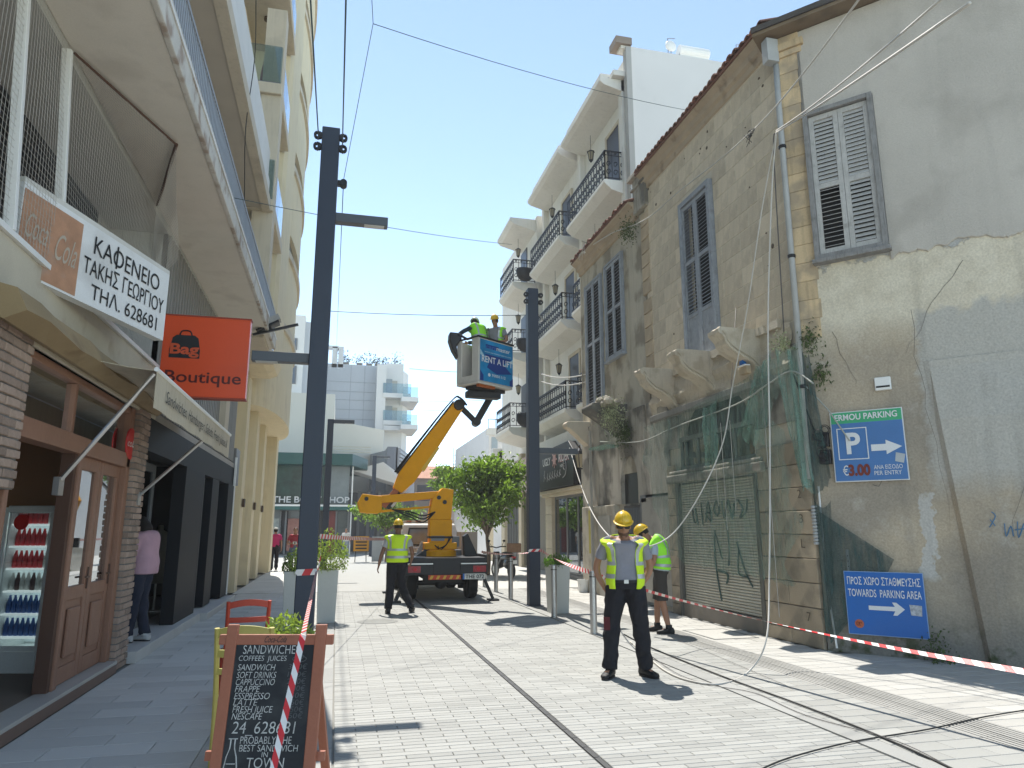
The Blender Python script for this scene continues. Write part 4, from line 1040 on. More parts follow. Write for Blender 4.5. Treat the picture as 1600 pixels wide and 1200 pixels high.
# french window on the facade
f = B(); e = .08
f.box(XR - .10, XR + .1, 11.16, 11.24, 4.78, 8.12); f.box(XR - .10, XR + .1, 12.30, 12.38, 4.78, 8.12); f.box(XR - .10, XR + .1, 11.24, 12.30, 8.02, 8.12)
f.build('window_frame', SHUTB, house, bevel=.006)
B().box(XR + .2, XR + .22, 11.16, 12.38, 4.7, 8.12).build('dark_room', DARKIN, house)
louvre_leaf(house, (XR - .03, 11.25, 0), (0, 1, 0), .52, 4.8, 8.0, (-1, 0, 0), SHUTB, .07, .8, True, solid_low=.85, mids=(.62,), sw=.05)
louvre_leaf(house, (XR - .03, 11.775, 0), (0, 1, 0), .52, 4.8, 8.0, (-1, 0, 0), SHUTB, .07, .8, True, solid_low=.85, mids=(.62,), sw=.05)
# --- second, lower wing
z1w = 9.2
m = B(); m.box(XR + .02, XR + .5, 14.3, 18.75, 2.9, z1w); m.box(XR + .0, 8.2, 18.7, 18.75, 0, z1w)
m.build('wing_wall', GREYR, house)
m = B(); m.box(XR - .1, XR + .5, 13.95, 14.6, 8.9, 9.75); m.box(XR - .20, XR + .5, 13.85, 14.7, 9.75, 9.86); m.box(XR - .14, XR + .5, 13.9, 14.65, 9.5, 9.56)
m.build('chimney_pier', DKREN, house, bevel=.02)
for zz, rr0 in ((4.9, .34), (7.0, .3)):
    for j in range(6):
        block(14.18, zz + j * .33, .42, .32, M('orange_brick_stone', (.46, .37, .26), .9, .12, isl=.15, dirt=.3), x=XR - .02)
m = B(); m.prism([(XR + a * .6, 14.55, b - .15) for a, b in prof][::-1], (0, 4.2, 0)); m.build('wing_cornice', M('dirty_cornice'), house)
for i in range(22): piece(tmesh, 'roof_tile', house, (XR - .30 + random.uniform(-.03, .03), 14.7 + i * .186, 9.26 + random.uniform(-.015, .015)), (0, random.uniform(-.03, .03), random.uniform(-.07, .07)))
m = B(); m.add([(XR - .26, 14.5, 9.24), (XR - .26, 18.8, 9.24), (9, 18.8, 10.1), (9, 14.5, 10.1)], [(0, 3, 2, 1)]); m.build('wing_roof', TILE, house, solid=.04)
for (ya, yb, zb_, zt_) in ((15.62, 16.66, 5.85, 8.35), (17.1, 18.2, 4.9, 8.3)):
    f = B(); f.box(XR - .06, XR + .06, ya - .07, ya, zb_ - .02, zt_ + .06); f.box(XR - .06, XR + .06, yb, yb + .07, zb_ - .02, zt_ + .06); f.box(XR - .06, XR + .06, ya, yb, zt_, zt_ + .06); f.box(XR - .1, XR + .06, ya - .1, yb + .1, zb_ - .08, zb_ - .02)
    f.build('window_frame', SHUTB, house)
    h = (yb - ya) / 2 - .003
    for q in (0, 1): louvre_leaf(house, (XR - .01, ya + q * (h + .006), 0), (0, 1, 0), h, zb_, zt_ - .01, (-1, 0, 0), SHUTB, .085, .6, False, mids=(.5,))
    B().box(XR + .012, XR + .018, ya, yb, zb_, zt_).build('dark_room', DARKIN, house)
# --- ground floor of the facade
# base pillar right of the shutter: big blocks
for (ya, yb, n0) in ((8.87, 10.2, 0), (13.05, 13.42, 0)):
    z = 0; 
    for k in range(10):
        h = .335 if k else .2
        if z + h > 3.2: break
        if yb - ya > 1 and k % 2 == 0: block((ya + yb) / 2 - .31, z + h / 2, (yb - ya) * .53, h, BASES, x=6.53, proud=.02); block(ya + (yb - ya) * .765, z + h / 2, (yb - ya) * .47, h, BASES, x=6.53, proud=.02)
        else: block((ya + yb) / 2, z + h / 2, yb - ya, h, BASES, x=6.53, proud=.02)
        z += h
# ochre block with the painted number
INKB = M('faded_brown_stencil', (.09, .07, .05), .9)
for s_, z in (('7', .35), ('L', 1.35), ('3', 1.7), ('2', 2.05)):
    text(s_, 'stencil_number', INKB, house, (6.495, 9.16, z), (0, -1, 0), (0, 0, 1), .13, .09, depth=.01)
B().box(6.56, XR + .03, 8.87, 10.3, 3.2, 4.35).build('pier_render', DKREN, house)
B().box(6.56, XR + .03, 12.98, 14.4, 3.2, 4.35).build('pier_render', DKREN, house)
B().box(6.55, XR + .4, 13.42, 14.6, 2.3, 3.2).build('pier_render', DKREN, house)
# roller shutter
for y_ in (10.2, 12.95): B().box(6.50, 6.56, y_, y_ + .1, 0, 2.5).build('shutter_guide', M('dark_guide', (.10, .10, .09), .6), house)
rolls = B().box(6.60, 6.62, 10.3, 12.95, .02, 2.5).build('roller_shutter', M('shutter_backing', (.16, .155, .14), .7), house)
sl_ = B(); sl_.rings([[V((.008, y, -.024)), V((-.012, y, -.018)), V((-.02, y, .0)), V((-.012, y, .016)), V((.008, y, .022))] for y in (-1.325, 1.325)])
slm = sl_.mesh('slat'); slm.materials.append(M('dusty_cream_slat', (.47, .45, .38), .6, .15, sc=2.5, dirt=.45, dcol=(.2, .18, .14), dsc=1.6, isl=.05, streak=.1))
n = 46
for k in range(n): piece(slm, 'slat', rolls, (6.585, 11.625, .25 + (k + .5) * 2.22 / n))
B().box(6.52, 6.62, 10.3, 12.95, 0.0, .24).build('shutter_base_bar', M('shutter_sill', (.19, .17, .145), .8, .15, dirt=.4), rolls)
gr = B(); rnd = random.Random(4)
def stroke(pts, r=.014): gr.tube([(6.558, a, b) for a, b in catmull(pts, 4)], r, 4)
stroke([(12.5, 2.0), (12.45, 1.75), (12.35, 1.78), (12.38, 2.0), (12.3, 1.7)]); stroke([(12.15, 2.1), (12.12, 1.7)]); stroke([(12.0, 1.75), (11.9, 2.1), (11.8, 1.75), (12.0, 1.9), (11.8, 1.9)])
stroke([(11.7, 1.95), (11.6, 2.1), (11.5, 1.95), (11.6, 1.85), (11.7, 1.95)], .02); stroke([(11.4, 2.1), (11.35, 1.8), (11.2, 2.1), (11.1, 1.8), (11.0, 2.05)], .02); stroke([(10.9, 2.1), (10.75, 1.95), (10.85, 1.8), (10.65, 1.9), (10.6, 2.1)], .018)
stroke([(11.7, 1.6), (11.75, 1.2), (11.7, .8), (11.6, .4)], .016); stroke([(11.7, 1.55), (11.5, 1.1)], .012); stroke([(11.3, 1.75), (11.25, 1.3), (11.3, 1.0)], .016); stroke([(11.0, 1.4), (10.8, .95), (10.6, .7)], .016); stroke([(10.95, 1.3), (11.0, .9), (10.75, .85)], .014); stroke([(11.65, .9), (11.35, .85), (11.4, .7)], .02)
gr.build('graffiti', M('green_grey_spray', (.06, .095, .085), .8), house)
# lintel ledge, transom windows with arch
m = B(); m.box(6.42, 6.62, 9.95, 13.3, 2.50, 2.66); m.box(6.46, 6.62, 10.0, 13.25, 2.66, 2.74); m.build('shop_lintel', DKREN, house, bevel=.03)
m = B(); m.box(6.75, 6.77, 10.3, 12.98, 2.7, 4.15); m.build('dark_transom_room', M('transom_dark', (.02, .024, .024), .3), house)
f = B(); f.box(6.60, 6.68, 10.3, 12.98, 3.32, 3.40); f.box(6.60, 6.68, 10.3, 12.98, 2.74, 2.82)
for k in range(5): f.box(6.61, 6.67, 10.3 + k * .652, 10.36 + k * .652, 2.82, 3.32)
f.build('transom_frame', M('grey_green_timber', (.17, .18, .165), .8, .15), house)
for k in range(4): B().box(6.635, 6.642, 10.37 + k * .652, 10.94 + k * .652, 2.83, 3.31).build('transom_pane', GLASS_DARK, house)
pts = [(XR - .0, 10.3, 4.2), (XR, 10.3, 3.4)] + [(XR, 11.64 - 1.2 * math.cos(math.pi * i / 14), 3.4 + .72 * math.sin(math.pi * i / 14)) for i in range(15)] + [(XR, 12.98, 3.4), (XR, 12.98, 4.2)]
B().prism(pts[::-1], (.12, 0, 0)).build('arched_wall', DKREN, house)
# doorway left of the shutter
m = B(); m.box(6.56, 6.66, 13.45, 14.9, .1, 2.35); m.build('metal_panel', M('pale_grey_metal_panel', (.36, .34, .30), .7, .1, dirt=.5, dcol=(.2, .18, .15), dsc=2), house)
m = B(); m.box(6.55, 6.565, 13.45, 13.5, .1, 2.35); m.box(6.55, 6.565, 14.85, 14.9, .1, 2.35); m.box(6.55, 6.565, 13.5, 14.85, 2.28, 2.35); m.build('panel_edge', GRYT, house)
m = B(); m.box(6.58, 6.6, 14.9, 15.9, .1, 2.15); m.build('barred_door', M('dark_door', (.06, .055, .05), .6), house)
m = B()
for k in range(11): m.box(6.55, 6.575, 14.95 + k * .088, 14.968 + k * .088, 1.1, 2.1)
m.build('door_bars', GRYT, house, kind='stuff')
m = B(); m.box(6.62, 7.1, 14.9, 18.75, 0, .0 + 2.2); m.build('wing_base', DKREN, house)
pts = [(6.56, 14.6, 4.35), (6.56, 14.6, 2.2), (6.56, 15.0, 2.2)] + [(6.56, 15.5 - .5 * math.cos(math.pi * i / 10), 2.7 + .6 * math.sin(math.pi * i / 10)) for i in range(11)] + [(6.56, 16.0, 2.2), (6.56, 18.75, 2.2), (6.56, 18.75, 4.35)]
B().prism(pts[::-1], (.12, 0, 0)).build('arched_wing_wall', DKREN, house)
B().box(6.66, 6.67, 14.9, 16.1, 2.2, 3.4).build('arch_glass', M('transom_dark'), house)
B().box(6.5, 6.7, 16.3, 18.7, .0, 2.2).build('grey_door_surround', GREYR, house, bevel=.02)
m = B(); m.box(6.48, 6.51, 16.6, 17.4, 0, 1.95); m.build('plank_door', M('pale_grey_metal_panel'), house)
B().box(6.44, 6.5, 17.8, 17.86, 0, 4.2).build('rain_pipe', M('pale_grey_metal_panel'), house)
B().box(6.47, 6.5, 17.95, 18.1, 1.0, 2.1).build('yellow_notice', M('yellow_paper', (.42, .36, .08), .7), house)
# --- balcony remains: scroll corbels and plastered slab edges
def scroll(y, L, zt, zb_, thick, mat, name='scroll_corbel', x=XR):
    top = [(x + .05, zt), (x - L, zt), (x - L - .05, zt - .06), (x - L - .04, zt - .16), (x - L + .05, zt - .2)]
    curve = [(x - L * (1 - t) ** 1.5 * .92 + .02 * math.sin(t * 9), zt - .2 - (zt - .2 - zb_) * (t ** .8)) for t in [i / 10 for i in range(1, 11)]]
    pts = top + curve + [(x + .05, zb_)]
    return B().prism([(a, y, b) for a, b in pts], (0, thick, 0)).build(name, mat, house, bevel=.03)
def cove(y0, y1, zt, zb_, dep, seed, mat):
    rg = []; n = int((y1 - y0) / .04)
    for i in range(n + 1):
        y = y0 + (y1 - y0) * i / n; k = .5 + .5 * noise.noise(V((y * 1.3, seed, 0))); k2 = noise.noise(V((y * 5, seed, 3))); dp_ = dep * (.92 + .12 * k) + .006 * k2; r = []
        for j in range(21):
            t = j / 20; zz = zt - (zt - zb_) * t; x = XR - dp_ * (1 - t) ** 2.2 - .03 - .025 * noise.noise(V((y * 4, zz * 4, seed))) - .022 * noise.noise(V((y * 11, zz * 11, seed))) - .012 * noise.noise(V((y * 27, zz * 27, seed)))
            r.append(V((x, y, zz + .02 * k2)))
        r = [V((XR + .05, y, zt + .05 + .02 * k2)), V((XR - dp_ * .95, y, zt + .03 + .03 * k2))] + r
        rg.append(r)
    return B().rings(rg, closed=False, cap=False).build('broken_cove', mat, house, smooth=False)
PBP = M('pale_broken_plaster', (.55, .49, .39), .93, .10, sc=3, fine=.1, bump=.5, dirt=.55, dcol=(.34, .28, .2), dsc=3, dth=.52, streak=.15, bdist=.03)
def corbel(y, L, thick, seed, par=house):
    P0 = [(.05, 4.80), (-L * .5, 4.79 + .01 * seed), (-L * .93, 4.81), (-L, 4.77), (-L * .99, 4.71), (-L * .92, 4.66), (-L * .86, 4.60), (-L * .84, 4.53), (-L * .74, 4.44), (-L * .60, 4.36), (-L * .44, 4.30), (-L * .28, 4.23), (-L * .14, 4.12), (-.03, 3.98), (.05, 3.92)]
    rr = []
    for i in range(9):
        yy = y + thick * i / 8; rr.append([V((XR + px_ + .016 * noise.noise(V((px_ * 9, pz * 9, seed + i * .3))), yy, pz + .022 * noise.noise(V((px_ * 7, pz * 7, seed + 4 + i * .4))))) for px_, pz in P0])
    o_ = B().rings(rr).build('scroll_corbel', PBP, par)
    m_ = B()
    for off in (0.0, .055): m_.tube([V((XR + px_ + off * .3, y - .012, pz + .03 + off)) for px_, pz in P0[5:14]], .022, 6)
    m_.build('scroll_moulding', PBP, par)
corbel(9.9, .80, .34, 1); corbel(11.4, .82, .34, 2); corbel(12.95, .80, .34, 3)
rg_ = []
for i_ in range(84):
    y_ = 9.1 + i_ * .06; rg_.append([V((XR - .02 - (.13 if q_ < 5 else .10) * max(0, noise.noise(V((y_ * 1.5, q_ * .5, 7))) + .45) * (1 - abs(q_ - 4) / 9) - .015 * noise.noise(V((y_ * 9, q_ * 2., 8))), y_, 3.98 + q_ * .092 + .02 * noise.noise(V((y_ * 6, q_, 9))))) for q_ in range(9)])
B().rings(rg_, closed=False, cap=False).build('old_plaster_patch', PBP, house)
m_ = B()
for k_ in range(40):
    y_ = 9.3 + k_ * .125; h_ = .07 + .06 * noise.noise(V((y_ * 3, 1, 1))); dd = .10 + .12 * abs(noise.noise(V((y_ * 2.2, 2, 1)))); m_.box(XR - dd, XR + .03, y_, y_ + .122, 4.74 - h_, 4.80)
m_.build('broken_slab_edge', PBP, house, kind='stuff')
B().box(6.44, 6.62, 9.6, 14.0, 3.86, 3.98).build('dark_lintel_board', M('grey_old_board', (.24, .235, .215), .85, .12, streak=.2), house, bevel=.01)
scroll(15.6, .85, 4.55, 3.75, .7, M('black_mould_plaster', (.13, .125, .11), .95, .25, sc=4, bump=.5, dirt=.6, dcol=(.32, .29, .24), dsc=4), 'ruined_corbel'); scroll(18.2, .62, 4.5, 3.75, .35, CREAM)
m = B()
for k in range(9): m.ell((6.2 + random.uniform(-.3, .3), 15.6 + random.uniform(-.5, .5), 4.55 + random.uniform(-.05, .12)), .12, .14, .09, 7, 4)
m.build('rubble', GREYR, house, kind='stuff')
# drainpipe at the corner
dp = thing('drainpipe', 'long galvanised drainpipe down the corner between the stone facade and the gable', 'pipe', (6.47, 8.80, 0))
PIPE = M('zinc_pipe', (.36, .37, .37), .55, .12, sc=4, dirt=.3)
B().tube([(6.46, 8.80, 2.3), (6.46, 8.80, 8.2), (6.5, 8.84, 8.9)], .045, 12).build('pipe', PIPE, dp, smooth=True)
for z in (3.6, 5.6, 7.4): B().lathe((6.46, 8.80, z), [(.046, 0), (.058, .005), (.058, .05), (.046, .055)], 12).build('clamp', BLACK, dp)
m = B(); m.box(6.3, 6.5, 8.75, 8.9, 8.9, 9.3); m.build('hopper', PIPE, dp)
cp = thing('white_conduit', 'thin white conduit running down the gable beside the blue parking sign', 'pipe', GP(.12, 0, .03))
B().tube([GP(.06, 2.2, .03), GP(.06, .9, .03), GP(.12, .05, .04)], .014, 6).build('pipe', WHITE, cp)
cp = thing('corrugated_hose', 'grey corrugated hose end on the corner of the stone base', 'pipe', GP(-.02, 1.4, .05))
m = B()
for k in range(12): m.lathe(GP(-.02, 1.4 + k * .045, .05), [(.03, 0), (.042, .012), (.042, .028), (.03, .04)], 10)
m.build('rings', PIPE, cp)
# meter cluster left of the sign
mc = thing('cable_cluster', 'black tangle of old meters and cable coils left of the ERMOU PARKING sign', 'junction box', GP(.16, 2.5, .05))
m = B(); gbox(m, .1, .26, 2.75, 2.95, 0, .1); gbox(m, .12, .27, 2.5, 2.7, 0, .12); m.build('box', BLACK, mc, bevel=.01)
m = B(); rnd = random.Random(2)
for k in range(7):
    c = GP(.18 + rnd.uniform(-.05, .05), 2.6 + rnd.uniform(-.15, .4), .13); r = rnd.uniform(.05, .09)
    m.tube([c + GU * r * math.cos(t * .6) + V((0, 0, r * math.sin(t * .6))) + GN * .01 * math.sin(t) for t in range(12)], .006, 5)
m.build('coil', BLACK, mc)
# vent, plants on the wall
vt = thing('wall_vent', 'small white plastic vent high on the gable above the parking sign', 'vent', gp(1380, 600))
p = gp(1380, 600); a = ga(p); m = B(); gbox(m, a - .10, a + .10, p.z - .09, p.z + .09, 0, .05); m.build('housing', WHITE, vt, bevel=.01)
m = B(); gbox(m, a - .085, a + .085, p.z - .055, p.z - .03, .05, .054); m.build('slot', BLACK, vt)
wallplant_mat = M('wall_weed', (.06, .09, .025), .7, .3, isl=.4)
for i, (pos, s, n, lab, mt) in enumerate(((GP(.12, 4.35, .08), .22, 260, 'green weed tuft growing from the corner pillar under the quoin blocks', wallplant_mat), (GP(.24, 3.85, .06), .2, 200, 'drooping weed tuft on the gable left of the vent', wallplant_mat),
        (V((6.4, 9.1, 4.4)), .17, 180, 'pale flowering weed beside the top of the drainpipe bend', M('white_flower_weed', (.30, .33, .2), .7, .4, isl=.5)), (V((6.1, 15.3, 4.3)), .38, 900, 'white flowering creeper hanging on the ruined balcony corbel', M('white_flower_weed')),
        (V((6.45, 15.4, 3.9)), .35, 700, 'green creeper under the ruined balcony corbel', wallplant_mat), (V((6.35, 14.6, 8.6)), .3, 500, 'dark green weed growing on the chimney pier at the roof edge', wallplant_mat), (GP(1.3, .12, .12), .28, 260, 'low mossy weeds at the foot of the gable wall', wallplant_mat))):
    w = thing('wall_weed', lab, 'plant', pos); m = B()
    pts = [V(pos) + V((random.gauss(0, s * .35), random.gauss(0, s * .35), random.gauss(0, s * .5) - s * .3)) for _ in range(n)]
    scatter_leaves(m, pts, .05, .013, 1.2); m.build('leaves', mt, w, kind='stuff')
# ---- net cloth
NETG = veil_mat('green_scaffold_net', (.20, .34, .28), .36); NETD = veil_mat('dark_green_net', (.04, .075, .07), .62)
sn = thing('scaffold_net', 'torn green scaffold netting hanging from the cable over the shop front and corner', 'net', (6.3, 10, 2.5))
def cloth(mb, a, b, c, d, nu=14, nv=16, amp=.05, nrm=(-1, 0, 0), seed=0):
    a, b, c, d = [V(q) for q in (a, b, c, d)]; nrm = V(nrm); rg = []
    for i in range(nv + 1):
        v = i / nv; row = []
        for u in range(nu + 1):
            s_ = u / nu; p_ = a.lerp(b, s_).lerp(d.lerp(c, s_), v)
            edge = max(0, abs(s_ - .5) - .32) / .18; low = max(0, v - .75) / .25
            p_ = p_ + (b - a) * (.10 * noise.noise(V((seed, v * 6, s_ * 2))) * edge) + V((0, 0, (.22 * noise.noise(V((s_ * 6, seed, 1))) + .1 * noise.noise(V((s_ * 19, seed, 2)))) * low - .10 * math.sin(math.pi * s_) * (1 - v)))
            row.append(p_ + nrm * amp * (noise.noise(V((s_ * 7 + seed, v * 1.2, seed))) * 2 + .5 * math.sin(s_ * 34 + seed + v * 2) * (.4 + v)))
        rg.append(row)
    return mb.rings(rg, closed=False, cap=False)
m = B()
cloth(m, (6.34, 9.2, 4.15), (6.30, 14.0, 3.75), (6.45, 13.6, 1.0), (6.45, 9.2, .85), 60, 24, .05)
m.build('net_sheet', veil_mat('thin_green_net', (.20, .30, .25), .24), sn, smooth=True)
m = B(); cloth(m, (6.33, 9.3, 4.3), (6.33, 9.75, 4.15), (6.37, 10.4, 3.1), (6.37, 9.75, 2.9), 22, 16, .05, seed=3); m.build('net_fold', NETG, sn, smooth=True)
m = B(); cloth(m, (6.28, 10.95, 3.85), (6.28, 11.35, 3.75), (6.33, 11.5, 2.75), (6.33, 11.0, 2.8), 22, 16, .06, seed=5); m.build('net_fold', NETG, sn, smooth=True)
m = B(); cloth(m, (6.40, 8.75, 4.3), (6.36, 9.2, 4.3), (6.40, 8.95, 2.2), (6.44, 8.7, 2.2), 22, 16, .05, seed=7); m.build('net_fold', NETG, sn, smooth=True)
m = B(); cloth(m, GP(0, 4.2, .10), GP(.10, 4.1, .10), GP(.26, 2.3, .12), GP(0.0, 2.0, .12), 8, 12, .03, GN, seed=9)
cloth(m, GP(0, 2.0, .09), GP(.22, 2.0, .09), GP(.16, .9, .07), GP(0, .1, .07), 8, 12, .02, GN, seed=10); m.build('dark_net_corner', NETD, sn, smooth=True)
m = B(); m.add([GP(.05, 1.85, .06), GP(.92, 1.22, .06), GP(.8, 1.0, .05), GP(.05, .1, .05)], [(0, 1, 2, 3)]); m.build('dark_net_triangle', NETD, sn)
m = B(); m.par((6.2, 15.9, 3.55), (.3, 0, 0), (0, 1.3, .05), (0, 0, .06)); m.build('net_scrap', NETG, sn)
m = B()
for y_, a_, b_ in ((10.9, 3.4, 1.6), (10.6, 3.4, 1.9), (11.15, 3.3, 2.0), (9.6, 3.9, .35)): m.tube([(6.33, y_, a_), (6.36, y_ + .03, b_)], .006, 4)
m.build('hanging_thread', M('net_cord'), sn)
# ---- parking signs
def sign_frame(pts):
    tl, tr, br, bl = [gp(*q) for q in pts]; a0, a1 = (ga(tl) + ga(bl)) / 2, (ga(tr) + ga(br)) / 2; z0, z1 = (bl.z + br.z) / 2, (tl.z + tr.z) / 2
    return a0, a1, z0, z1
MBLUE = M('sign_blue', (.06, .17, .40), .4, .1, fine=.03, dirt=.2, dcol=(.12, .18, .3), dsc=5); MGREEN = M('sign_green', (.05, .36, .17), .4, .06)
MBLUE2 = M('deep_sign_blue', (.012, .12, .42), .35, .06, dirt=.15, dcol=(.06, .12, .3)); SW = M('sign_white', (.68, .69, .70), .45, .04)
a0, a1, z0, z1 = sign_frame(((1297, 643), (1411, 640), (1422, 751), (1307, 753)))
s1 = thing('parking_sign', 'blue and green ERMOU PARKING sign with P, arrow and price on the gable', 'sign', GP(a0, z0, .05))
w, h = a1 - a0, z1 - z0
m = B(); gbox(m, a0, a1, z0, z1, .03, .055); m.build('edge_border', SW, s1)
m = B(); gbox(m, a0 + .012, a1 - .012, z0 + .012, z0 + h * .83, .055, .060); m.build('blue_panel', MBLUE, s1)
m = B(); gbox(m, a0 + .012, a1 - .012, z0 + h * .83, z1 - .012, .055, .060); m.build('green_panel', MGREEN, s1)
def gt(s, par, a, z, hh, ww, mat=SW, al='L', wt=.0, sh=0, d=.064, name='lettering'): text(s, name, mat, par, GP(a, z, d), GU, (0, 0, 1), hh, ww, al, wt, sh)
gt('ERMOU PARKING', s1, a0 + w / 2, z0 + h * .875, .085, w * .86, al='C', wt=.02)
gt('P', s1, a0 + w * .20, z0 + h * .40, h * .30, w * .20, wt=.03)
m = B(); fa, fb_, fz, ft = a0 + w * .08, a0 + w * .50, z0 + h * .31, z0 + h * .76; t = .012
gbox(m, fa, fb_, fz, fz + t, .060, .066); gbox(m, fa, fb_, ft - t, ft, .060, .066); gbox(m, fa, fa + t, fz + t, ft - t, .060, .066); gbox(m, fb_ - t, fb_, fz + t, ft - t, .060, .066); m.build('white_square', SW, s1)
m = B(); zc = z0 + h * .46; q = [(.54, -.045), (.74, -.045), (.74, -.10), (.95, 0), (.74, .10), (.74, .045), (.54, .045)]
m.prism([GP(a0 + w * a_, zc + b_ * h, .061) for a_, b_ in q], GN * .004); m.build('arrow', SW, s1)
gt('€', s1, a0 + w * .12, z0 + h * .09, h * .14, w * .08)
gt('3.00', s1, a0 + w * .20, z0 + h * .09, h * .15, w * .30, M('dark_red_digits', (.16, .03, .02), .5), wt=.05, name='price')
gt('ANA EIΣOΔO', s1, a0 + w * .55, z0 + h * .16, h * .06, w * .38); gt('PER ENTRY', s1, a0 + w * .55, z0 + h * .08, h * .06, w * .36)
m = B(); m.prism([GP(a0 + w * .84, z0 + h * .26, .064), GP(a0 + w * .95, z0 + h * .23, .064), GP(a0 + w * .98, z0 + h * .35, .064), GP(a0 + w * .86, z0 + h * .38, .064)], GN * .002); m.build('pale_sticker', M('sticker_grey', (.42, .45, .47), .6), s1)
a0, a1, z0, z1 = sign_frame(((1322, 890), (1447, 897), (1450, 997), (1326, 990)))
s2 = thing('direction_sign', 'low deep blue sign TOWARDS PARKING AREA with white arrow near the ground', 'sign', GP(a0, z0, .05)); w, h = a1 - a0, z1 - z0
m = B(); gbox(m, a0, a1, z0, z1, .06, .075); m.build('edge_border', M('sign_edge', (.25, .38, .6), .5), s2)
m = B(); gbox(m, a0 + .008, a1 - .008, z0 + .008, z1 - .008, .075, .079); m.build('blue_panel', MBLUE2, s2)
gt('ΠPOΣ XΩPO ΣTAΘMEYΣHΣ', s2, a0 + w * .5, z0 + h * .79, h * .125, w * .92, al='C', wt=.005, d=.083); gt('TOWARDS  PARKING AREA', s2, a0 + w * .5, z0 + h * .60, h * .125, w * .92, al='C', wt=.005, d=.083)
m = B(); zc = z0 + h * .43; q = [(.29, -.033), (.62, -.033), (.59, -.10), (.64, -.10), (.74, 0), (.64, .10), (.59, .10), (.62, .033), (.29, .033)]
m.prism([GP(a0 + w * a_, zc + b_ * h, .080) for a_, b_ in q], GN * .004); m.build('arrow', SW, s2)
m = B(); c = GP(a0 + w * .15, z0 + h * .17, .08); m.cyl(c, c + GN * .004, .055, 24); m.build('orange_disc', M('dull_orange', (.42, .11, .05), .5, .1), s2)
m = B(); c = GP(a0 + w * .15, z0 + h * .17, .08)
for r in range(2): m.tube([c + GN * .006 + GU * (.02 * math.cos(k) - .015 + .028 * r) + V((0, 0, .022 * math.sin(k))) for k in range(0, 6)], .004, 4)
m.build('disc_mark', M('dark_red_digits'), s2)
m = B(); m.prism([GP(a0 + w * .81, z0 + h * .35, .083), GP(a0 + w * .94, z0 + h * .34, .083), GP(a0 + w * .95, z0 + h * .50, .083), GP(a0 + w * .80, z0 + h * .51, .083)], GN * .002); m.build('torn_sticker', M('sticker_pattern', (.4, .42, .45), .6, .5, sc=30), s2)
for a_ in (a0 + w * .05, a0 + w * .45):
    m = B(); gbox(m, a_, a_ + .035, z1 - .05, z1 + .28, .02, .045); m.build('steel_strap', PIPE, s2)
    m = B()
    for k in range(3): gbox(m, a_ + .012, a_ + .024, z1 + .05 + k * .07, z1 + .065 + k * .07, .045, .047)
    m.build('strap_hole', BLACK, s2)
# wall graffiti: blue marks
gm_ = B()
def gs(pts, r=.007): gm_.tube([gp(*q) + GN * .14 for q in catmull3(pts)], r, 4)
def catmull3(p): return [(v.x, v.y) for v in catmull([(a, b, 0) for a, b in p], 4)]
gs([(1550, 800), (1556, 806), (1552, 816), (1547, 824)]); gs([(1548, 812), (1556, 822)]); gs([(1570, 818), (1573, 838), (1580, 822), (1584, 838)]); gs([(1590, 815), (1592, 840), (1600, 818)]); gs([(1586, 828), (1602, 826)])
tag(gm_.build('wall_graffiti', M('blue_spray', (.10, .20, .32), .8), None), 'small blue sprayed scribble low at the right end of the gable wall', 'graffiti')
crk = B(); rnd = random.Random(9)
for (ca, cz, dx_, dz_, n_) in ((1.45, 4.5, .02, -.22, 14), (.75, 2.2, .05, .015, 9), (2.1, 5.1, -.06, -.10, 12), (.5, 1.2, .04, -.05, 8), (2.6, 3.3, -.03, -.2, 10), (.42, 4.4, .03, -.12, 8)):
    pts_ = []; a_, z_ = ca, cz
    for k_ in range(n_): pts_.append(GP(a_, z_, .030 if z_ > 5.4 else .004)); a_ += dx_ + rnd.uniform(-.05, .05); z_ += dz_ + rnd.uniform(-.04, .04)
    if ca > 1.42 and cz < 4.6: pts_ = [p + GN * .13 for p in pts_]
    crk.tube(pts_, [.0032 * (1 - k_ / n_) + .0008 for k_ in range(n_)], 4)
crk.build('wall_crack', M('crack_dark', (.10, .09, .08), .95), house, kind='stuff')
# small blue box on the slab stub
bx = thing('junction_box', 'tiny bright blue box on the broken balcony stub', 'junction box', PX(1161, 566, 6.3)); p = PX(1161, 566, 6.3)
B().box(p.x - .04, p.x + .03, p.y - .05, p.y + .05, p.z - .05, p.z + .05).build('casing', M('bright_blue_plastic', (.01, .12, .4), .4), bx, bevel=.006)
B().box(p.x - .05, p.x + .05, p.y - .12, p.y + .1, p.z - .075, p.z - .055).build('lath', WHITE, bx)
B().box(p.x - .02, p.x + .06, p.y - .12, p.y + .1, p.z - .2, p.z - .075).build('block', STONEY, bx)
# ================================================================== RIGHT: WHITE HOTEL WITH BALCONIES
HW = M('warm_white_plaster', (.70, .68, .63), .85, .05, sc=1.5, dirt=.15, dcol=(.38, .35, .3), streak=.08)
HW2 = M('white_side_wall', (.74, .72, .70), .85, .04, sc=.8, dirt=.12, dcol=(.45, .44, .42))
CRS = M('cream_shop_stone', (.54, .47, .35), .85, .08, sc=3, isl=.08, dirt=.2, dcol=(.3, .25, .18))
DOORK = M('dark_balcony_door', (.02, .018, .018), .4, .1)
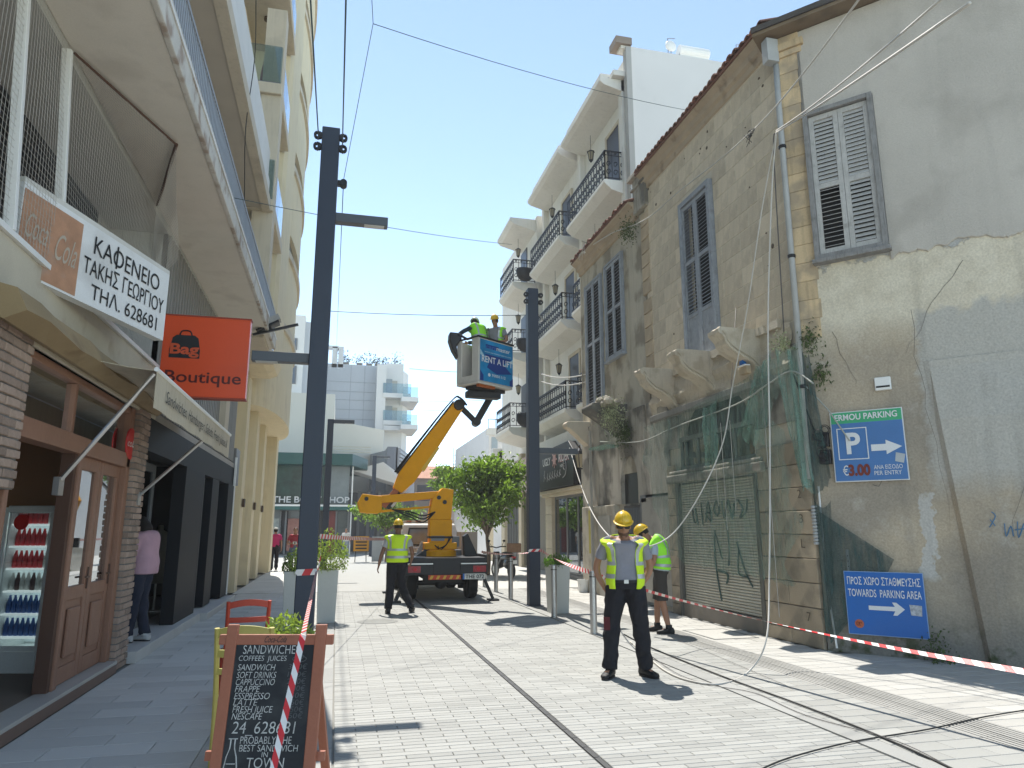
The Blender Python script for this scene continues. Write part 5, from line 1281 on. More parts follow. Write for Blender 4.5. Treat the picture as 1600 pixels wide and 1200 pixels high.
# ornate railing panel from a to b (xy), height
def railing(par, a, b, z, h=1.0, rings=True):
    a, b = V((a[0], a[1], z)), V((b[0], b[1], z)); d = b - a; L = d.length; u = d.normalized(); m = B(); up = V((0, 0, 1))
    m.bar(a + up * h, b + up * h, .045, .035); m.bar(a + up * (h - .14), b + up * (h - .14), .02); m.bar(a + up * .08, b + up * .08, .025)
    for e in (a, b): m.bar(e, e + up * (h + .02), .035)
    n = max(2, round(L / .26))
    for i in range(1, n): m.bar(a + u * L * i / n + up * .08, a + u * L * i / n + up * h, .024)
    for i in range(n):
        c = a + u * L * (i + .5) / n
        if rings:
            for (zz, r, sc_) in ((h * .28, .085, 1.25), (h * .56, .075, 1.3), (h * .93, .05, .8)):
                pts = [c + u * r * math.cos(t * .55) * (1 - t * .045) + up * (zz + r * sc_ * math.sin(t * .55) * (1 - t * .045)) for t in range(13)]
                for p, q in zip(pts, pts[1:]): m.bar(p, q, .021, .021, up=(0, .3, 1))
    return m.build('railing', IRON, par)
def lantern(x, y, z, lab, L=.55):
    t = thing('hanging_lantern', lab, 'lantern', (x, y, z), 'hanging lanterns under the balconies')
    B().tube([(x, y, z), (x, y, z - L)], .008, 5).build('rod', IRON, t)
    B().lathe((x, y, z - L), [(.01, 0), (.13, -.08), (.15, -.10), (.03, -.10)], 6).build('cap', IRON, t)
    B().lathe((x, y, z - L), [(.11, -.11), (.07, -.40), (.01, -.40)], 6).build('glass', M('lantern_glass', (.30, .26, .18), .3), t)
    m = B()
    for k in range(6):
        c, s_ = math.cos(k * math.pi / 3), math.sin(k * math.pi / 3); m.bar((x + .115 * c, y + .115 * s_, z - L - .1), (x + .072 * c, y + .072 * s_, z - L - .41), .014)
    m.lathe((x, y, z - L), [(.075, -.40), (.05, -.45), (.01, -.5)], 6); m.build('cage', IRON, t)
hotel = thing('balcony_building', 'white four storey building with black iron balconies and hanging lanterns', 'building', (8.5, 24, 0))
B().box(8.55, 16, 19.15, 28.8, 5.0, 16.9).build('upper_body', HW, hotel)
B().box(8.58, 16, 19.0, 19.15, 5.0, 17.05).build('side_wall', HW2, hotel)
B().box(8.40, 8.58, 18.95, 19.2, 5, 17.0).build('corner_pilaster', M('grey_corner_render', (.42, .41, .39), .85, .08), hotel)
m = B(); m.box(8.25, 8.6, 19.0, 19.35, 16.95, 17.25); m.box(8.0, 8.55, 19.1, 28.8, 16.0, 16.2); m.build('parapet', HW, hotel, bevel=.02)
B().box(8.05, 8.6, 18.9, 19.5, 17.05, 17.3).build('roof_corner_tile', M('roof_corner', (.27, .22, .18), .85), hotel)
B().box(7.75, 16, 18.8, 28.6, 4.55, 5.0).build('ground_floor_slab', HW, hotel)
# balconies [y0,y1] per level with front x
bal = []
for (z, y0, y1, xf) in ((12.5, 19.45, 23.35, 7.72), (12.5, 24.0, 28.2, 7.62), (9.1, 19.45, 22.9, 7.72), (9.1, 23.6, 28.0, 7.55), (5.75, 19.0, 22.6, 7.72), (5.75, 23.3, 27.6, 7.55)):
    s = B().prism([(8.6, y0, z), (xf, y0, z), (xf, y0, z - .12), (xf + .08, y0, z - .2), (xf + .25, y0, z - .34), (8.6, y0, z - .5)], (0, y1 - y0, 0)).build('balcony_slab', HW, hotel, bevel=.015)
    railing(hotel, (xf + .06, y0 + .05), (xf + .06, y1 - .05), z, 1.0); railing(hotel, (xf + .06, y0 + .05), (8.5, y0 + .05), z, 1.0)
    ym = (y0 + y1) / 2
    for dy in (-.9, ) if y0 < 20 else (-.5,):
        B().box(8.50, 8.60, ym + dy - .55, ym + dy + .55, z + .02, z + 2.35).build('balcony_door', DOORK, hotel)
        f = B(); f.box(8.47, 8.56, ym + dy - .68, ym + dy - .55, z, z + 2.48); f.box(8.47, 8.56, ym + dy + .55, ym + dy + .68, z, z + 2.48); f.box(8.47, 8.56, ym + dy - .55, ym + dy + .55, z + 2.35, z + 2.48); f.build('door_surround', CREAM, hotel)
    lantern(8.1, ym + .2, z + (2.8 if z > 12 else 2.75), {12.5: 'top floor', 9.1: 'second floor', 5.75: 'first floor'}[z] + ' lantern over the ' + ('nearer' if y0 < 20.5 else 'farther') + ' balcony of the white building')
m = B()
for (y0, y1) in ((19.3, 23.5), (23.9, 28.4)):
    B().prism([(8.6, y0, 16.0), (7.6, y0, 16.0), (7.6, y0, 15.86), (7.75, y0, 15.75), (8.3, y0, 15.6), (8.6, y0, 15.55)], (0, y1 - y0, 0)).build('roof_canopy', HW, hotel, bevel=.015)
    B().box(7.75, 8.3, y0 + .3, y1 - .3, 16.0, 16.35).build('canopy_upstand', HW, hotel)
for y in (19.3, 23.45, 28.4): B().box(8.35, 8.6, y, y + .3, 5, 16).build('wall_pilaster', HW, hotel)
# things on the roof
for i, (px, py) in enumerate(((1043, 60), (1150, 70))):
    p = PY(px, py, 21); t = thing('roof_antenna', ['thin tv aerial at the middle of the white roof edge', 'thin tv aerial by the ridge of the stone house roof'][i], 'antenna', (p.x, 21, 17))
    B().tube([(p.x, 21, 16.9), (p.x, 21, p.z)], .02, 5).build('mast', STEEL, t); m = B(); m.bar((p.x, 21, p.z), (p.x + .3, 21, p.z + .04), .02); m.build('aerial', STEEL, t)
p0_ = PY(1060, 76, 21.5); p1_ = PY(1105, 80, 21.5)
t = thing('roof_water_heater', 'white solar water tank on the roof of the white building', 'water tank', (p0_.x, 21.5, 17))
B().cyl((p0_.x, 21.5, p0_.z - .1), (p1_.x, 21.5, p0_.z - .1), .22).build('tank', WHITE, t); B().box(p0_.x, p1_.x, 21.4, 21.8, 16.9, p0_.z - .25).build('stand', WHITE, t)
t = thing('satellite_dish', 'white satellite dish on the white roof near the solar tank', 'dish', (p0_.x - .5, 21, 17)); p = PY(1048, 72, 21)
B().ell(p, .22, .08, .22).build('dish', WHITE, t); B().tube([p, (p.x, p.y, 16.9)], .02).build('mast', STEEL, t)
# ground floor shop
shop = thing('biker_shop', 'cream stone shopfront under a black RIDER board beside the old house', 'shop', (7.7, 24, 0))
XS = 7.7
B().box(XS + .02, 16, 18.8, 28.6, 2.95, 4.55).build('upper_front', HW, shop)
for (a, b) in ((20.9, 21.8), (25.5, 26.35)):
    for k in range(9):
        B().box(XS, XS + .4, a, b, .0 + k * .31, .0 + k * .31 + .302).build('stone_block', CRS, shop, bevel=.008)
m = B(); m.box(XS - .1, XS + .35, 20.8, 26.5, 2.79, 2.9); m.box(XS - .18, XS + .3, 20.75, 26.55, 2.9, 3.02); m.build('shop_cornice', CRS, shop, bevel=.02)
m = B(); m.box(9.6, 9.7, 20.5, 28.5, 0, 2.9); m.box(7.9, 9.6, 20.4, 20.5, 0, 2.9); m.build('room_wall', M('shop_inner', (.07, .07, .075), .8), shop)
for (a, b) in ((21.8, 22.9), (22.9, 24.1), (24.1, 25.5)):
    f = B(); f.box(XS + .12, XS + .18, a, a + .06, .12, 2.79); f.box(XS + .12, XS + .18, b - .05, b, .12, 2.79); f.box(XS + .12, XS + .18, a + .06, b - .05, 2.7, 2.79); f.box(XS + .12, XS + .18, a + .06, b - .05, .12, .2); w_ = f.build('shop_window', GRYT, shop)
    B().box(XS + .145, XS + .152, a + .06, b - .05, .2, 2.7).build('pane', GLASS_DARK, w_)
B().box(XS + .05, XS + .6, 21.8, 25.5, 0, .12).build('shop_step', GRYT, shop)
sg = thing('rider_sign', 'black shop board with white RIDER lettering, cog emblem and knife drawing', 'sign', (XS - .05, 24, 3.2))
sa, sb, z0, z1 = 22.2, 26.9, 3.05, 4.55
B().prism([(XS - .25, sa, z0), (XS - .25, sb, z0), (XS - .25, sb, z1 - .1), (XS - .25, sa + .5, z1), (XS - .25, sa, z1 - .35)], (.3, 0, 0)).build('board', BLACK, sg, bevel=.01)
xx = XS - .255
ST = M('sign_sparkle', (.62, .60, .58), .5); RED = M('red_letter_edge', (.45, .02, .03), .5)
def st(s, y, z, h, w, mat=ST, n='lettering', wt=.0, d=.004): text(s, n, mat, sg, (xx, y, z), (0, -1, 0), (0, 0, 1), h, w, 'L', wt, 0, d)
st('RIDER', 23.75, 3.92, .30, 1.15, RED, wt=.05); st('RIDER', 23.75, 3.92, .30, 1.15, wt=.02, d=.009)
st('UGLY', 25.75, 3.92, .28, 1.0, wt=.02)
m = B()
for k in range(8):
    c, s_ = math.cos(k * math.pi / 4), math.sin(k * math.pi / 4); m.bar((xx - .01, 24.25, 4.05), (xx - .01, 24.25 + .3 * c, 4.05 + .3 * s_), .05, .012, up=(1, 0, 0))
m.cyl((xx - .02, 24.25, 4.05), (xx, 24.25, 4.05), .17, 12); m.build('cog_emblem', M('pale_red_emblem', (.5, .3, .28), .5), sg)
st('NIMC', 23.6, 3.72, .11, .5)
m = B()
for (y, z, h) in ((25.6, 3.35, .4), (25.2, 3.32, .3), (24.9, 3.35, .28), (24.6, 3.35, .3), (24.3, 3.38, .3), (24.0, 3.38, .25), (23.7, 3.4, .25)):
    m.bar((xx - .01, y, z), (xx - .01, y - .12, z + h), .03, .01, up=(1, 0, 0)); m.bar((xx - .01, y, z + h * .6), (xx - .01, y - .2, z + h * .2), .02, .01, up=(1, 0, 0))
m.tube(catmull([(xx - .01, 23.3, 3.35), (xx - .01, 23.0, 3.45), (xx - .01, 22.9, 3.75), (xx - .01, 23.1, 3.95), (xx - .01, 23.25, 3.75), (xx - .01, 23.1, 3.6)], 5), .016, 5)
m.build('line_drawing', M('dim_white_line', (.33, .33, .33), .6), sg)
# wall lantern on the corbel column
wl_ = thing('wall_lantern', 'black coach lantern on a bracket right of the RIDER board', 'lantern', (7.4, 21.3, 3.6))
p = PX(906, 715, 7.35)
m = B(); m.bar((p.x, p.y, p.z - .35), (7.72, p.y - .05, p.z - .35), .04); m.bar((7.7, p.y - .05, p.z - .55), (7.7, p.y - .05, p.z), .06); m.build('bracket', IRON, wl_)
B().lathe((p.x, p.y, p.z), [(.09, -.3), (.17, .1), (.02, .11)], 6).build('glass', M('lantern_glass'), wl_); B().lathe((p.x, p.y, p.z), [(.2, .1), (.14, .2), (.03, .3), (.01, .4)], 6).build('cap', IRON, wl_)
m = B()
for k in range(6):
    c, s_ = math.cos(k * math.pi / 3), math.sin(k * math.pi / 3); m.bar((p.x + .095 * c, p.y + .095 * s_, p.z - .3), (p.x + .175 * c, p.y + .175 * s_, p.z + .1), .02)
m.build('cage', IRON, wl_)
# cream corner between house and hotel
cw = thing('side_wall', 'cream rendered party wall between the stone house and the shop with the black board', 'wall', (7.2, 19, 0))
B().box(7.05, 7.72, 18.78, 19.5, 0, 4.9).build('render', HW, cw)
# next building with balconies (beyond the right lamp post)
h2 = thing('balcony_building', 'cream building beyond the right lamp post with pots on its black iron balconies', 'building', (8.5, 33, 0))
B().box(8.2, 16, 29.0, 36, 0, 15.6).build('body', HW, h2)
for (z, xf) in ((12.45, 7.1), (9.2, 7.05), (5.9, 6.95), (15.5, 7.0)):
    for (y0, y1) in ((29.2, 31.9),):
        B().prism([(8.25, y0, z), (xf, y0, z), (xf, y0, z - .14), (xf + .15, y0, z - .3), (8.25, y0, z - .6)], (0, y1 - y0, 0)).build('balcony_slab', HW, h2, bevel=.015)
        if z < 15:
            railing(h2, (xf + .06, y0 + .05), (xf + .06, y1 - .05), z, 1.05); railing(h2, (xf + .06, y0 + .05), (8.15, y0 + .05), z, 1.05)
            B().box(8.16, 8.22, y0 + 1.5, y0 + 2.6, z, z + 2.3).build('balcony_door', DOORK, h2)
    if z < 15:
        nm = {12.45: 'top', 9.2: 'middle', 5.9: 'lowest'}[z]
        q = thing('balcony_pot', nm + ' dark round basket hanging on the railing of the cream balcony building', 'pot', (7.5, 29.2, z))
        B().ell((7.65, 29.05, z + .40), .42, .24, .42, z0=-1, z1=.4).build('basket', IRON, q, smooth=True)
        lantern(7.7, 30.5, z + 2.65, nm + ' floor lantern of the cream building beyond the right lamp post', .5)
for (a, b) in ((29.0, 29.5), (31.2, 31.7), (34.5, 35.2), (38, 38.8)): B().box(8.0, 8.2, a, b, 0, 5).build('shop_pilaster', CRS, h2)
B().box(8.12, 8.19, 29.5, 31.2, .1, 3.2).build('shop_glass', GLASS_DARK, h2)
for k in range(5): B().box(8.02, 8.19, 31.9 + k * .5, 31.98 + k * .5, 0, 3.2).build('shutter_post', GRYT, h2)
ps = thing('pink_shop_sign', 'pale pink shop board with a dark red flower beyond the right lamp post', 'sign', (7.9, 31, 4))
pa, pb_ = PY(803, 695, 30.6), PY(826, 760, 28.95)
B().box(7.72, 7.9, 28.9, 31.5, 3.2, 4.65).build('board', M('pale_pink_board', (.50, .38, .36), .6, .05), ps)
m = B()
for k in range(6):
    c, s_ = math.cos(k * math.pi / 3), math.sin(k * math.pi / 3); m.ell((7.70, 30.2 + .2 * c, 4.0 + .2 * s_), .02, .16, .16, 8, 5)
m.build('flower_emblem', M('dark_red_flower', (.20, .02, .03), .5), ps)
ac = thing('air_conditioner', 'outdoor air conditioning unit on the cream wall above the street tree', 'air conditioner', (7.2, 36, 5)); p = PY(785, 711, 36)
B().box(p.x - .5, p.x + .5, 36, 36.4, p.z - .35, p.z + .35).build('case', WHITE, ac, bevel=.02); B().cyl((p.x, 35.98, p.z), (p.x, 36, p.z), .24, 20).build('fan', BLACK, ac)
# small white house farther on
fw = thing('small_white_house', 'small white building with a tall narrow window at the right end of the street', 'building', (8, 48, 0))
a, b = PY(764, 668, 46), PY(800, 668, 46)
B().box(a.x, a.x + 8, 46, 60, 0, a.z).build('wall', HW2, fw); c, d = PY(768, 683, 46), PY(777, 730, 46)
B().box(c.x, d.x, 45.95, 46, d.z, c.z).build('window', M('pale_window', (.35, .42, .46), .2), fw); B().box(a.x - .2, a.x + 6, 45.8, 46, a.z - .5, a.z - .1).build('parapet', HW, fw)
m = B(); q = PY(764, 655, 46)
for k in range(5): m.bar((a.x + k * .5, 46.2, a.z), (a.x + k * .5, 46.2, a.z + .6), .04)
m.bar((a.x, 46.2, a.z + .6), (a.x + 2, 46.2, a.z + .6), .05); m.build('roof_railing', GRYT, fw)

# ================================================================== END OF STREET
def win(par, Y, x0p, y0p, x1p, y1p, mat, name='window', d=.1):
    a, b = PY(x0p, y0p, Y), PY(x1p, y1p, Y); return B().box(a.x, b.x, Y - d, Y, b.z, a.z).build(name, mat, par)
WGL = M('blue_grey_window', (.10, .13, .17), .2, .1); WHB = M('bright_white_render', (.66, .66, .64), .8, .04, sc=.4); WHG = M('cool_grey_render', (.46, .49, .52), .8, .04, sc=.5)
DGRN = M('dark_green_fascia', (.015, .075, .07), .45, .08); DGRN2 = M('green_glass_screen', (.015, .045, .04), .3, .6, sc=.8, fine=.5, bsc=3)
Yb = 50
bs = thing('body_care_shop', 'two storey corner shop with dark green glass front lettered THE BODY SHOP', 'shop', (-2, Yb, 0))
def bq(px, py, Y=Yb): return PY(px, py, Y)
xl = -9; xr = bq(545, 800).x; zt = bq(545, 712).z
B().box(xl, xr - .1, Yb + .3, Yb + 9, 0, zt - .2).build('body', M('shop_grey_wall', (.25, .27, .28), .8), bs)
B().prism([(xl, Yb - 1.2, zt), (bq(548, 770).x, Yb - 1.2, zt), (bq(575, 770).x, Yb + 2.5, zt), (bq(575, 770).x, Yb + 9, zt), (xl, Yb + 9, zt)], (0, 0, -.75)).build('roof_fascia', DGRN, bs)
zc = bq(500, 789).z
B().box(xl, bq(515, 770).x, Yb + .1, Yb + .3, zc + .1, zt - .75).build('green_screen', DGRN2, bs)
B().box(bq(515, 770).x, bq(545, 770).x, Yb + .1, Yb + .3, zc + .1, zt - .75).build('grey_screen', M('grey_screen', (.20, .23, .24), .6), bs)
B().box(xl, bq(560, 770).x, Yb - .8, Yb + .3, zc - .35, zc).build('canopy', M('teal_canopy', (.03, .11, .10), .5), bs)
B().box(xl, bq(560, 770).x, Yb - .82, Yb - .8, zc - .12, zc - .0).build('canopy_white_edge', WHITE, bs)
tx = bq(425, 783)
text('THE BODY SHOP', 'lettering', SW, bs, (tx.x, Yb - .0, bq(440, 785).z), (1, 0, 0), (0, 0, 1), .42, bq(560, 780).x - tx.x - .6, weight=.02, depth=.05)
REDW = M('red_display', (.17, .03, .025), .5, .3, sc=1.2)
for i, (a, b, mt) in enumerate(((407, 417, REDW), (418, 437, M('poster_pale', (.35, .38, .36), .5, .4, sc=2)), (440, 447, DARKIN), (448, 470, M('poster_red_pale', (.32, .14, .11), .5, .5, sc=2.5)), (472, 508, DARKIN), (509, 525, REDW), (527, 545, M('dim_glazing', (.06, .07, .07), .2, .4)))):
    q0, q1 = bq(a, 800), bq(b, 860); B().box(q0.x, q1.x, Yb + .02, Yb + .1, .25 if i in (1, 3) else 0.05, zc - .4 if i not in (1, 3) else zc - .9).build('shop_window', mt, bs)
for a in (417.5, 438.5, 447.5, 471, 508.5, 526, 545): q = bq(a, 800); B().box(q.x - .06, q.x + .06, Yb - .05, Yb + .1, 0, zc - .35).build('window_post', GRYT, bs)
B().box(bq(549, 770).x, bq(551, 770).x, Yb - .1, Yb + .1, 0, zt - .75).build('white_pipe', WHITE, bs)
# cream block above and behind
ub = thing('cream_block', 'plain cream block rising behind the green shop front', 'building', (0, 60, 0))
Yc = 58
a, b = PY(380, 610, Yc), PY(520, 640, Yc)
B().box(-16, PY(520, 690, Yc).x, Yc, Yc + 10, 0, PY(430, 612, Yc).z).build('wall', M('pale_cream_wall', (.60, .58, .52), .8, .04, sc=.4), ub)
B().prism([(PY(500, 690, Yc).x, Yc + .1, 0), (PY(606, 690, Yc).x, Yc + 6, 0), (PY(606, 690, Yc).x, Yc + 16, 0), (PY(500, 690, Yc).x, Yc + 16, 0)], (0, 0, PY(560, 655, Yc).z)).build('angled_wall', M('cream_panel_wall', (.60, .56, .47), .8, .05, sc=.4), ub)
m = B(); zz = PY(520, 706, 54).z
for k in range(3): m.bar((PY(512, 690, 54).x, 54, zz + k * .2), (PY(580, 690, 54).x, 54, zz + k * .2), .05)
m.build('terrace_rail', CREAM, ub)
m = B(); Y_ = 53; q0, q1, q2 = PY(560, 722, Y_), PY(612, 700, Y_), PY(612, 752, Y_)
B().prism([(PY(552, 690, Y_).x, Y_, PY(560, 735, Y_).z), (PY(635, 690, Y_).x, Y_ + 1, PY(635, 758, Y_).z), (PY(632, 690, Y_).x, Y_ + 1, PY(635, 742, Y_).z), (PY(600, 690, Y_).x, Y_, PY(600, 722, Y_).z)], (0, 3, 0)).build('white_canopy', WHB, ub)
# tall white apartment blocks
wb = thing('white_apartment_block', 'tall white block with three dark square windows left of the tall charcoal post', 'building', (-8, 66, 0))
Yw = 64
B().box(PY(380, 690, Yw).x, PY(466, 690, Yw).x, Yw, Yw + 14, 0, PY(430, 490, Yw).z).build('wall', WHB, wb)
B().box(PY(466, 690, Yw).x, PY(486, 690, Yw).x, Yw + .5, Yw + 14, 0, PY(470, 500, Yw).z).build('side_wall', WHG, wb)
for (a, b, c, d) in ((451, 530, 462, 545), (449, 573, 460, 598), (449, 630, 457, 652)):
    f = win(wb, Yw, a - 2, b - 2, d * 0 + c + 2, d + 2, GRYT, 'window', .12); win(wb, Yw - .12, a, b, c, d, WGL, 'pane', .02).parent = f
    wb_ = f.children[0]; wb_.data.transform(Matrix.Identity(4))
B().box(PY(430, 690, Yw).x, PY(458, 690, Yw).x, Yw - 2, Yw, PY(440, 648, Yw).z - .3, PY(440, 640, Yw).z).build('ledge', WHB, wb)
wc = thing('terraced_apartment_block', 'wide pale apartment block with glass balconies and a planted roof terrace', 'building', (2, 72, 0))
Yd = 72
def bx2(x0p, x1p, ytop, Y, dep, mat, name='wall', z0=0): return B().box(PY(x0p, 690, Y).x, PY(x1p, 690, Y).x, Y, Y + dep, z0, PY((x0p + x1p) / 2, ytop, Y).z).build(name, mat, wc)
bx2(490, 585, 569, Yd, 14, WHG); bx2(585, 600, 569, Yd - 1.5, 14, WHB, 'pier'); bx2(600, 627, 568, Yd, 12, WHB)
B().prism([(PY(627, 690, Yd).x, Yd, 0), (PY(637, 690, Yd).x, Yd + 1.5, 0), (PY(637, 690, Yd).x, Yd + 10, 0), (PY(627, 690, Yd).x, Yd + 10, 0)], (0, 0, PY(630, 580, Yd).z)).build('splayed_wall', WHB, wc)
JNT = M('panel_joint', (.36, .39, .42), .8)
m = B()
for yy in (597, 612, 625, 640, 655): m.box(PY(490, 690, Yd).x, PY(585, 690, Yd).x, Yd - .03, Yd, PY(540, yy, Yd).z, PY(540, yy, Yd).z + .06)
for xx in (543, 565): m.box(PY(xx, 690, Yd).x, PY(xx, 690, Yd).x + .06, Yd - .03, Yd, 4, PY(540, 570, Yd).z)
m.build('panel_joints', JNT, wc)
for (yt, yb) in ((592, 618), (634, 660)):
    win(wc, Yd, 597, yt, 612, yb, M('balcony_recess', (.30, .34, .36), .4), 'recess', .1)
    f = win(wc, Yd, 613, yt + 3, 620, yb, M('cream_door', (.45, .42, .36), .6), 'door', .1)
    q0, q1 = PY(597, yb, Yd), PY(649, yb, Yd)
    B().box(q0.x, q1.x - .6, Yd - 1.6, Yd, q0.z - .45, q0.z).build('balcony_slab', WHB, wc); B().box(PY(622, 690, Yd).x, PY(648, 690, Yd).x, Yd - 2.6, Yd + 3, q0.z - .95, q0.z - .5).build('corner_slab', WHB, wc)
    B().box(q0.x, q1.x - .6, Yd - 1.58, Yd - 1.52, q0.z, q0.z + 1.0).build('glass_panel', GLASS_BAL, wc)
    B().box(PY(624, 690, Yd).x, PY(647, 690, Yd).x, Yd - 2.55, Yd - 2.5, q0.z - .5, q0.z + .5).build('glass_panel', GLASS_BAL, wc)
    pass
B().box(PY(597, 690, Yd).x, PY(628, 690, Yd).x, Yd - 1.6, Yd, PY(600, 675, Yd).z, PY(600, 668, Yd).z).build('balcony_slab', WHB, wc)
m = B(); q = PY(512, 543, Yd)
for xx in (512, 522): m.box(PY(xx, 690, Yd).x, PY(xx, 690, Yd).x + .5, Yd, Yd + 1, PY(xx, 569, Yd).z - .3, PY(xx, 541, Yd).z)
m.box(PY(505, 690, Yd).x, PY(522, 690, Yd).x, Yd, Yd + 1, PY(512, 543, Yd).z, PY(512, 541, Yd).z + .1); m.build('roof_frame', WHB, wc)
for i, xx in enumerate((532, 541, 562, 577, 590, 600, 619)):
    q = PY(xx, 566, Yd + 1); q.z = PY(540, 569, Yd).z + .05; t = thing('terrace_bush', ('first','second','third','fourth','fifth','sixth','last')[i] + ' potted bush from the left on the far roof terrace', 'plant', (q.x, Yd + 1, q.z), 'bushes on the roof terrace')
    m = B(); scatter_leaves(m, [V((q.x + random.gauss(0, .35), Yd + 1 + random.gauss(0, .3), q.z + .4 + abs(random.gauss(0, .35 if i % 3 else .6)))) for _ in range(60)], .22, .07, 1); m.build('leaves', M('terrace_leaf', (.07, .09, .05), .7, .3, isl=.3), t, kind='stuff')
    B().box(q.x - .3, q.x + .3, Yd + .8, Yd + 1.2, q.z - .05, q.z + .35).build('pot', M('terrace_pot', (.2, .18, .16), .8), t)
# grey ribbed building
gb = thing('ribbed_grey_building', 'grey building with ribbed metal cladding behind the lift boom', 'building', (8, 58, 0))
Yg = 57
B().box(PY(606, 690, Yg).x, PY(622, 690, Yg).x, Yg, Yg + 10, 0, PY(614, 698, Yg).z).build('tower', M('slate_grey_cladding', (.17, .18, .20), .6, .06), gb)
wzt = PY(640, 700, Yg).z
m = B(); xa, xb = PY(622, 740, Yg).x, PY(647, 740, Yg + 9).x
for k in range(9): m.prism([(xa + .06, Yg, 6.4 + k * .3), (xb + .06, Yg + 9, 6.4 + k * .3), (xb + .06, Yg + 9, 6.6 + k * .3), (xa + .06, Yg, 6.6 + k * .3)], (.1, 0, 0)) if k * .3 + 6.6 < wzt else None
m.build('cladding_rib', M('pale_rib', (.42, .43, .44), .6), gb)
B().prism([(xa + .05, Yg, 0), (xb + .05, Yg + 9, 0), (xa - 3, Yg + 9, 0), (xa - .2, Yg, 0)], (0, 0, wzt)).build('side_wall', M('mid_grey_wall', (.30, .30, .31), .8), gb)
lower = thing('dark_street_front', 'dark shop row under the grey cladding at the end of the street', 'shop', (4, 60, 0))
B().box(PY(545, 690, 56).x, PY(650, 690, 56).x, 56, 58, 0, PY(600, 770, 56).z).build('front', M('dark_row_front', (.09, .095, .10), .6, .3, sc=.6), lower)  # front in mottled dark grey
for k, xx in enumerate((560, 575, 592, 610, 628)): q = PY(xx, 800, 56); B().box(q.x - .1, q.x + .1, 55.9, 56, 0, 4.5).build('front_post', GRYT, lower)
# red roofed houses
ROOFT = M('faded_red_roof', (.40, .20, .13), .85, .15, sc=1.5, fine=.15, bsc=10)
for i, (x0p, x1p, ye, yt, Y, lab) in enumerate(((650, 700, 748, 722, 78, 'old house with a faded red tiled roof just right of the lift boom'), (690, 740, 760, 742, 92, 'distant pink walled house with a low red roof behind the street tree'))):
    hs = thing('tiled_house', lab, 'house', (PY(x0p, 690, Y).x, Y, 0)); a, b, ze, zr = PY(x0p, 690, Y).x, PY(x1p, 690, Y).x, PY((x0p + x1p) / 2, ye, Y).z, PY((x0p + x1p) / 2, yt, Y).z
    B().box(a, b, Y, Y + 10, 0, ze).build('wall', M(('brown_old_wall', 'pink_old_wall')[i], ((.28, .23, .19), (.42, .32, .27))[i], .85, .12), hs)
    B().prism([(a - .4, Y - .5, ze), (a - .4, Y + 10.5, ze), (a + .8, Y + 5, zr)], (b - a + .8, 0, 0)).build('roof', ROOFT, hs)
    for k in range(4):
        q = a + (b - a) * (k + .3) / 4; f = B().box(q, q + .9, Y - .08, Y, ze - 2.4, ze - .7).build('window', M('dark_old_window', (.05, .05, .055), .5), hs)
mk = thing('roof_mast', 'thin lattice telecom mast on the far skyline', 'antenna', (9, 95, 0)); m = B(); q = PY(713, 700, 95); z_ = PY(713, 750, 95).z
for dx in (-.35, .35): m.bar((q.x + dx, 95, z_ - 5), (q.x + dx, 95, q.z), .14)
for k in range(5): m.bar((q.x - .35, 95, z_ + k * .8), (q.x + .35, 95, z_ + .5 + k * .8), .1)
m.build('lattice', STEEL, mk)
# backdrop of low buildings closing the street
for i, (x0p, x1p, yt, Y, col, lab) in enumerate(((700, 775, 752, 110, (.45, .40, .34), 'pale low block closing the far end of the street'), (640, 700, 760, 105, (.32, .29, .26), 'brownish low block far down the street left of the tree'), (765, 800, 735, 70, (.42, .38, .32), 'narrow cream house behind the scooter'))):
    q = thing('far_block', lab, 'building', (PY(x0p, 690, Y).x, Y, 0)); B().box(PY(x0p, 690, Y).x, PY(x1p, 690, Y).x, Y, Y + 8, 0, PY(x0p, yt, Y).z).build('wall', M('far_wall%d' % i, col, .85, .1), q)
    for k in range(3): a = PY(x0p + (x1p - x0p) * (k + .3) / 3, 0, Y).x; B().box(a, a + 1.2, Y - .05, Y, 3, 5).build('window', M('dark_old_window'), q)
# opposite-side block behind the camera's left shop reflections is the stone house itself
# works signs at the barrier
def qs(px, py, Y): return PY(px, py, Y)
ws = thing('works_sign', 'small orange temporary works sign standing at the far tape line', 'sign', (qs(565, 858, 38).x, 38, 0)); a, b = qs(553, 838, 38), qs(576, 858, 38)
B().box(a.x, b.x, 38, 38.04, b.z - .1, a.z).build('panel', M('works_orange', (.55, .26, .02), .5, .05), ws)
for k in range(4): B().box(a.x + .1, b.x - .1, 37.98, 38, a.z - .16 - k * .16, a.z - .09 - k * .16).build('text_bar', INK, ws)
m = B(); m.bar((a.x + .1, 38.2, 0), (a.x + .15, 38.03, a.z), .04); m.bar((b.x - .1, 38.2, 0), (b.x - .15, 38.03, a.z), .04); m.build('leg', BLACK, ws)
ws = thing('works_board', 'grey blank board leaning beside the orange works sign', 'sign', (qs(590, 858, 37).x, 37, 0)); a, b = qs(582, 840, 37), qs(600, 868, 37)
B().par((a.x, 37, .05), (b.x - a.x, 0, 0), (0, .04, 0), (0, .25, a.z)).build('panel', M('grey_board', (.36, .38, .39), .6), ws)
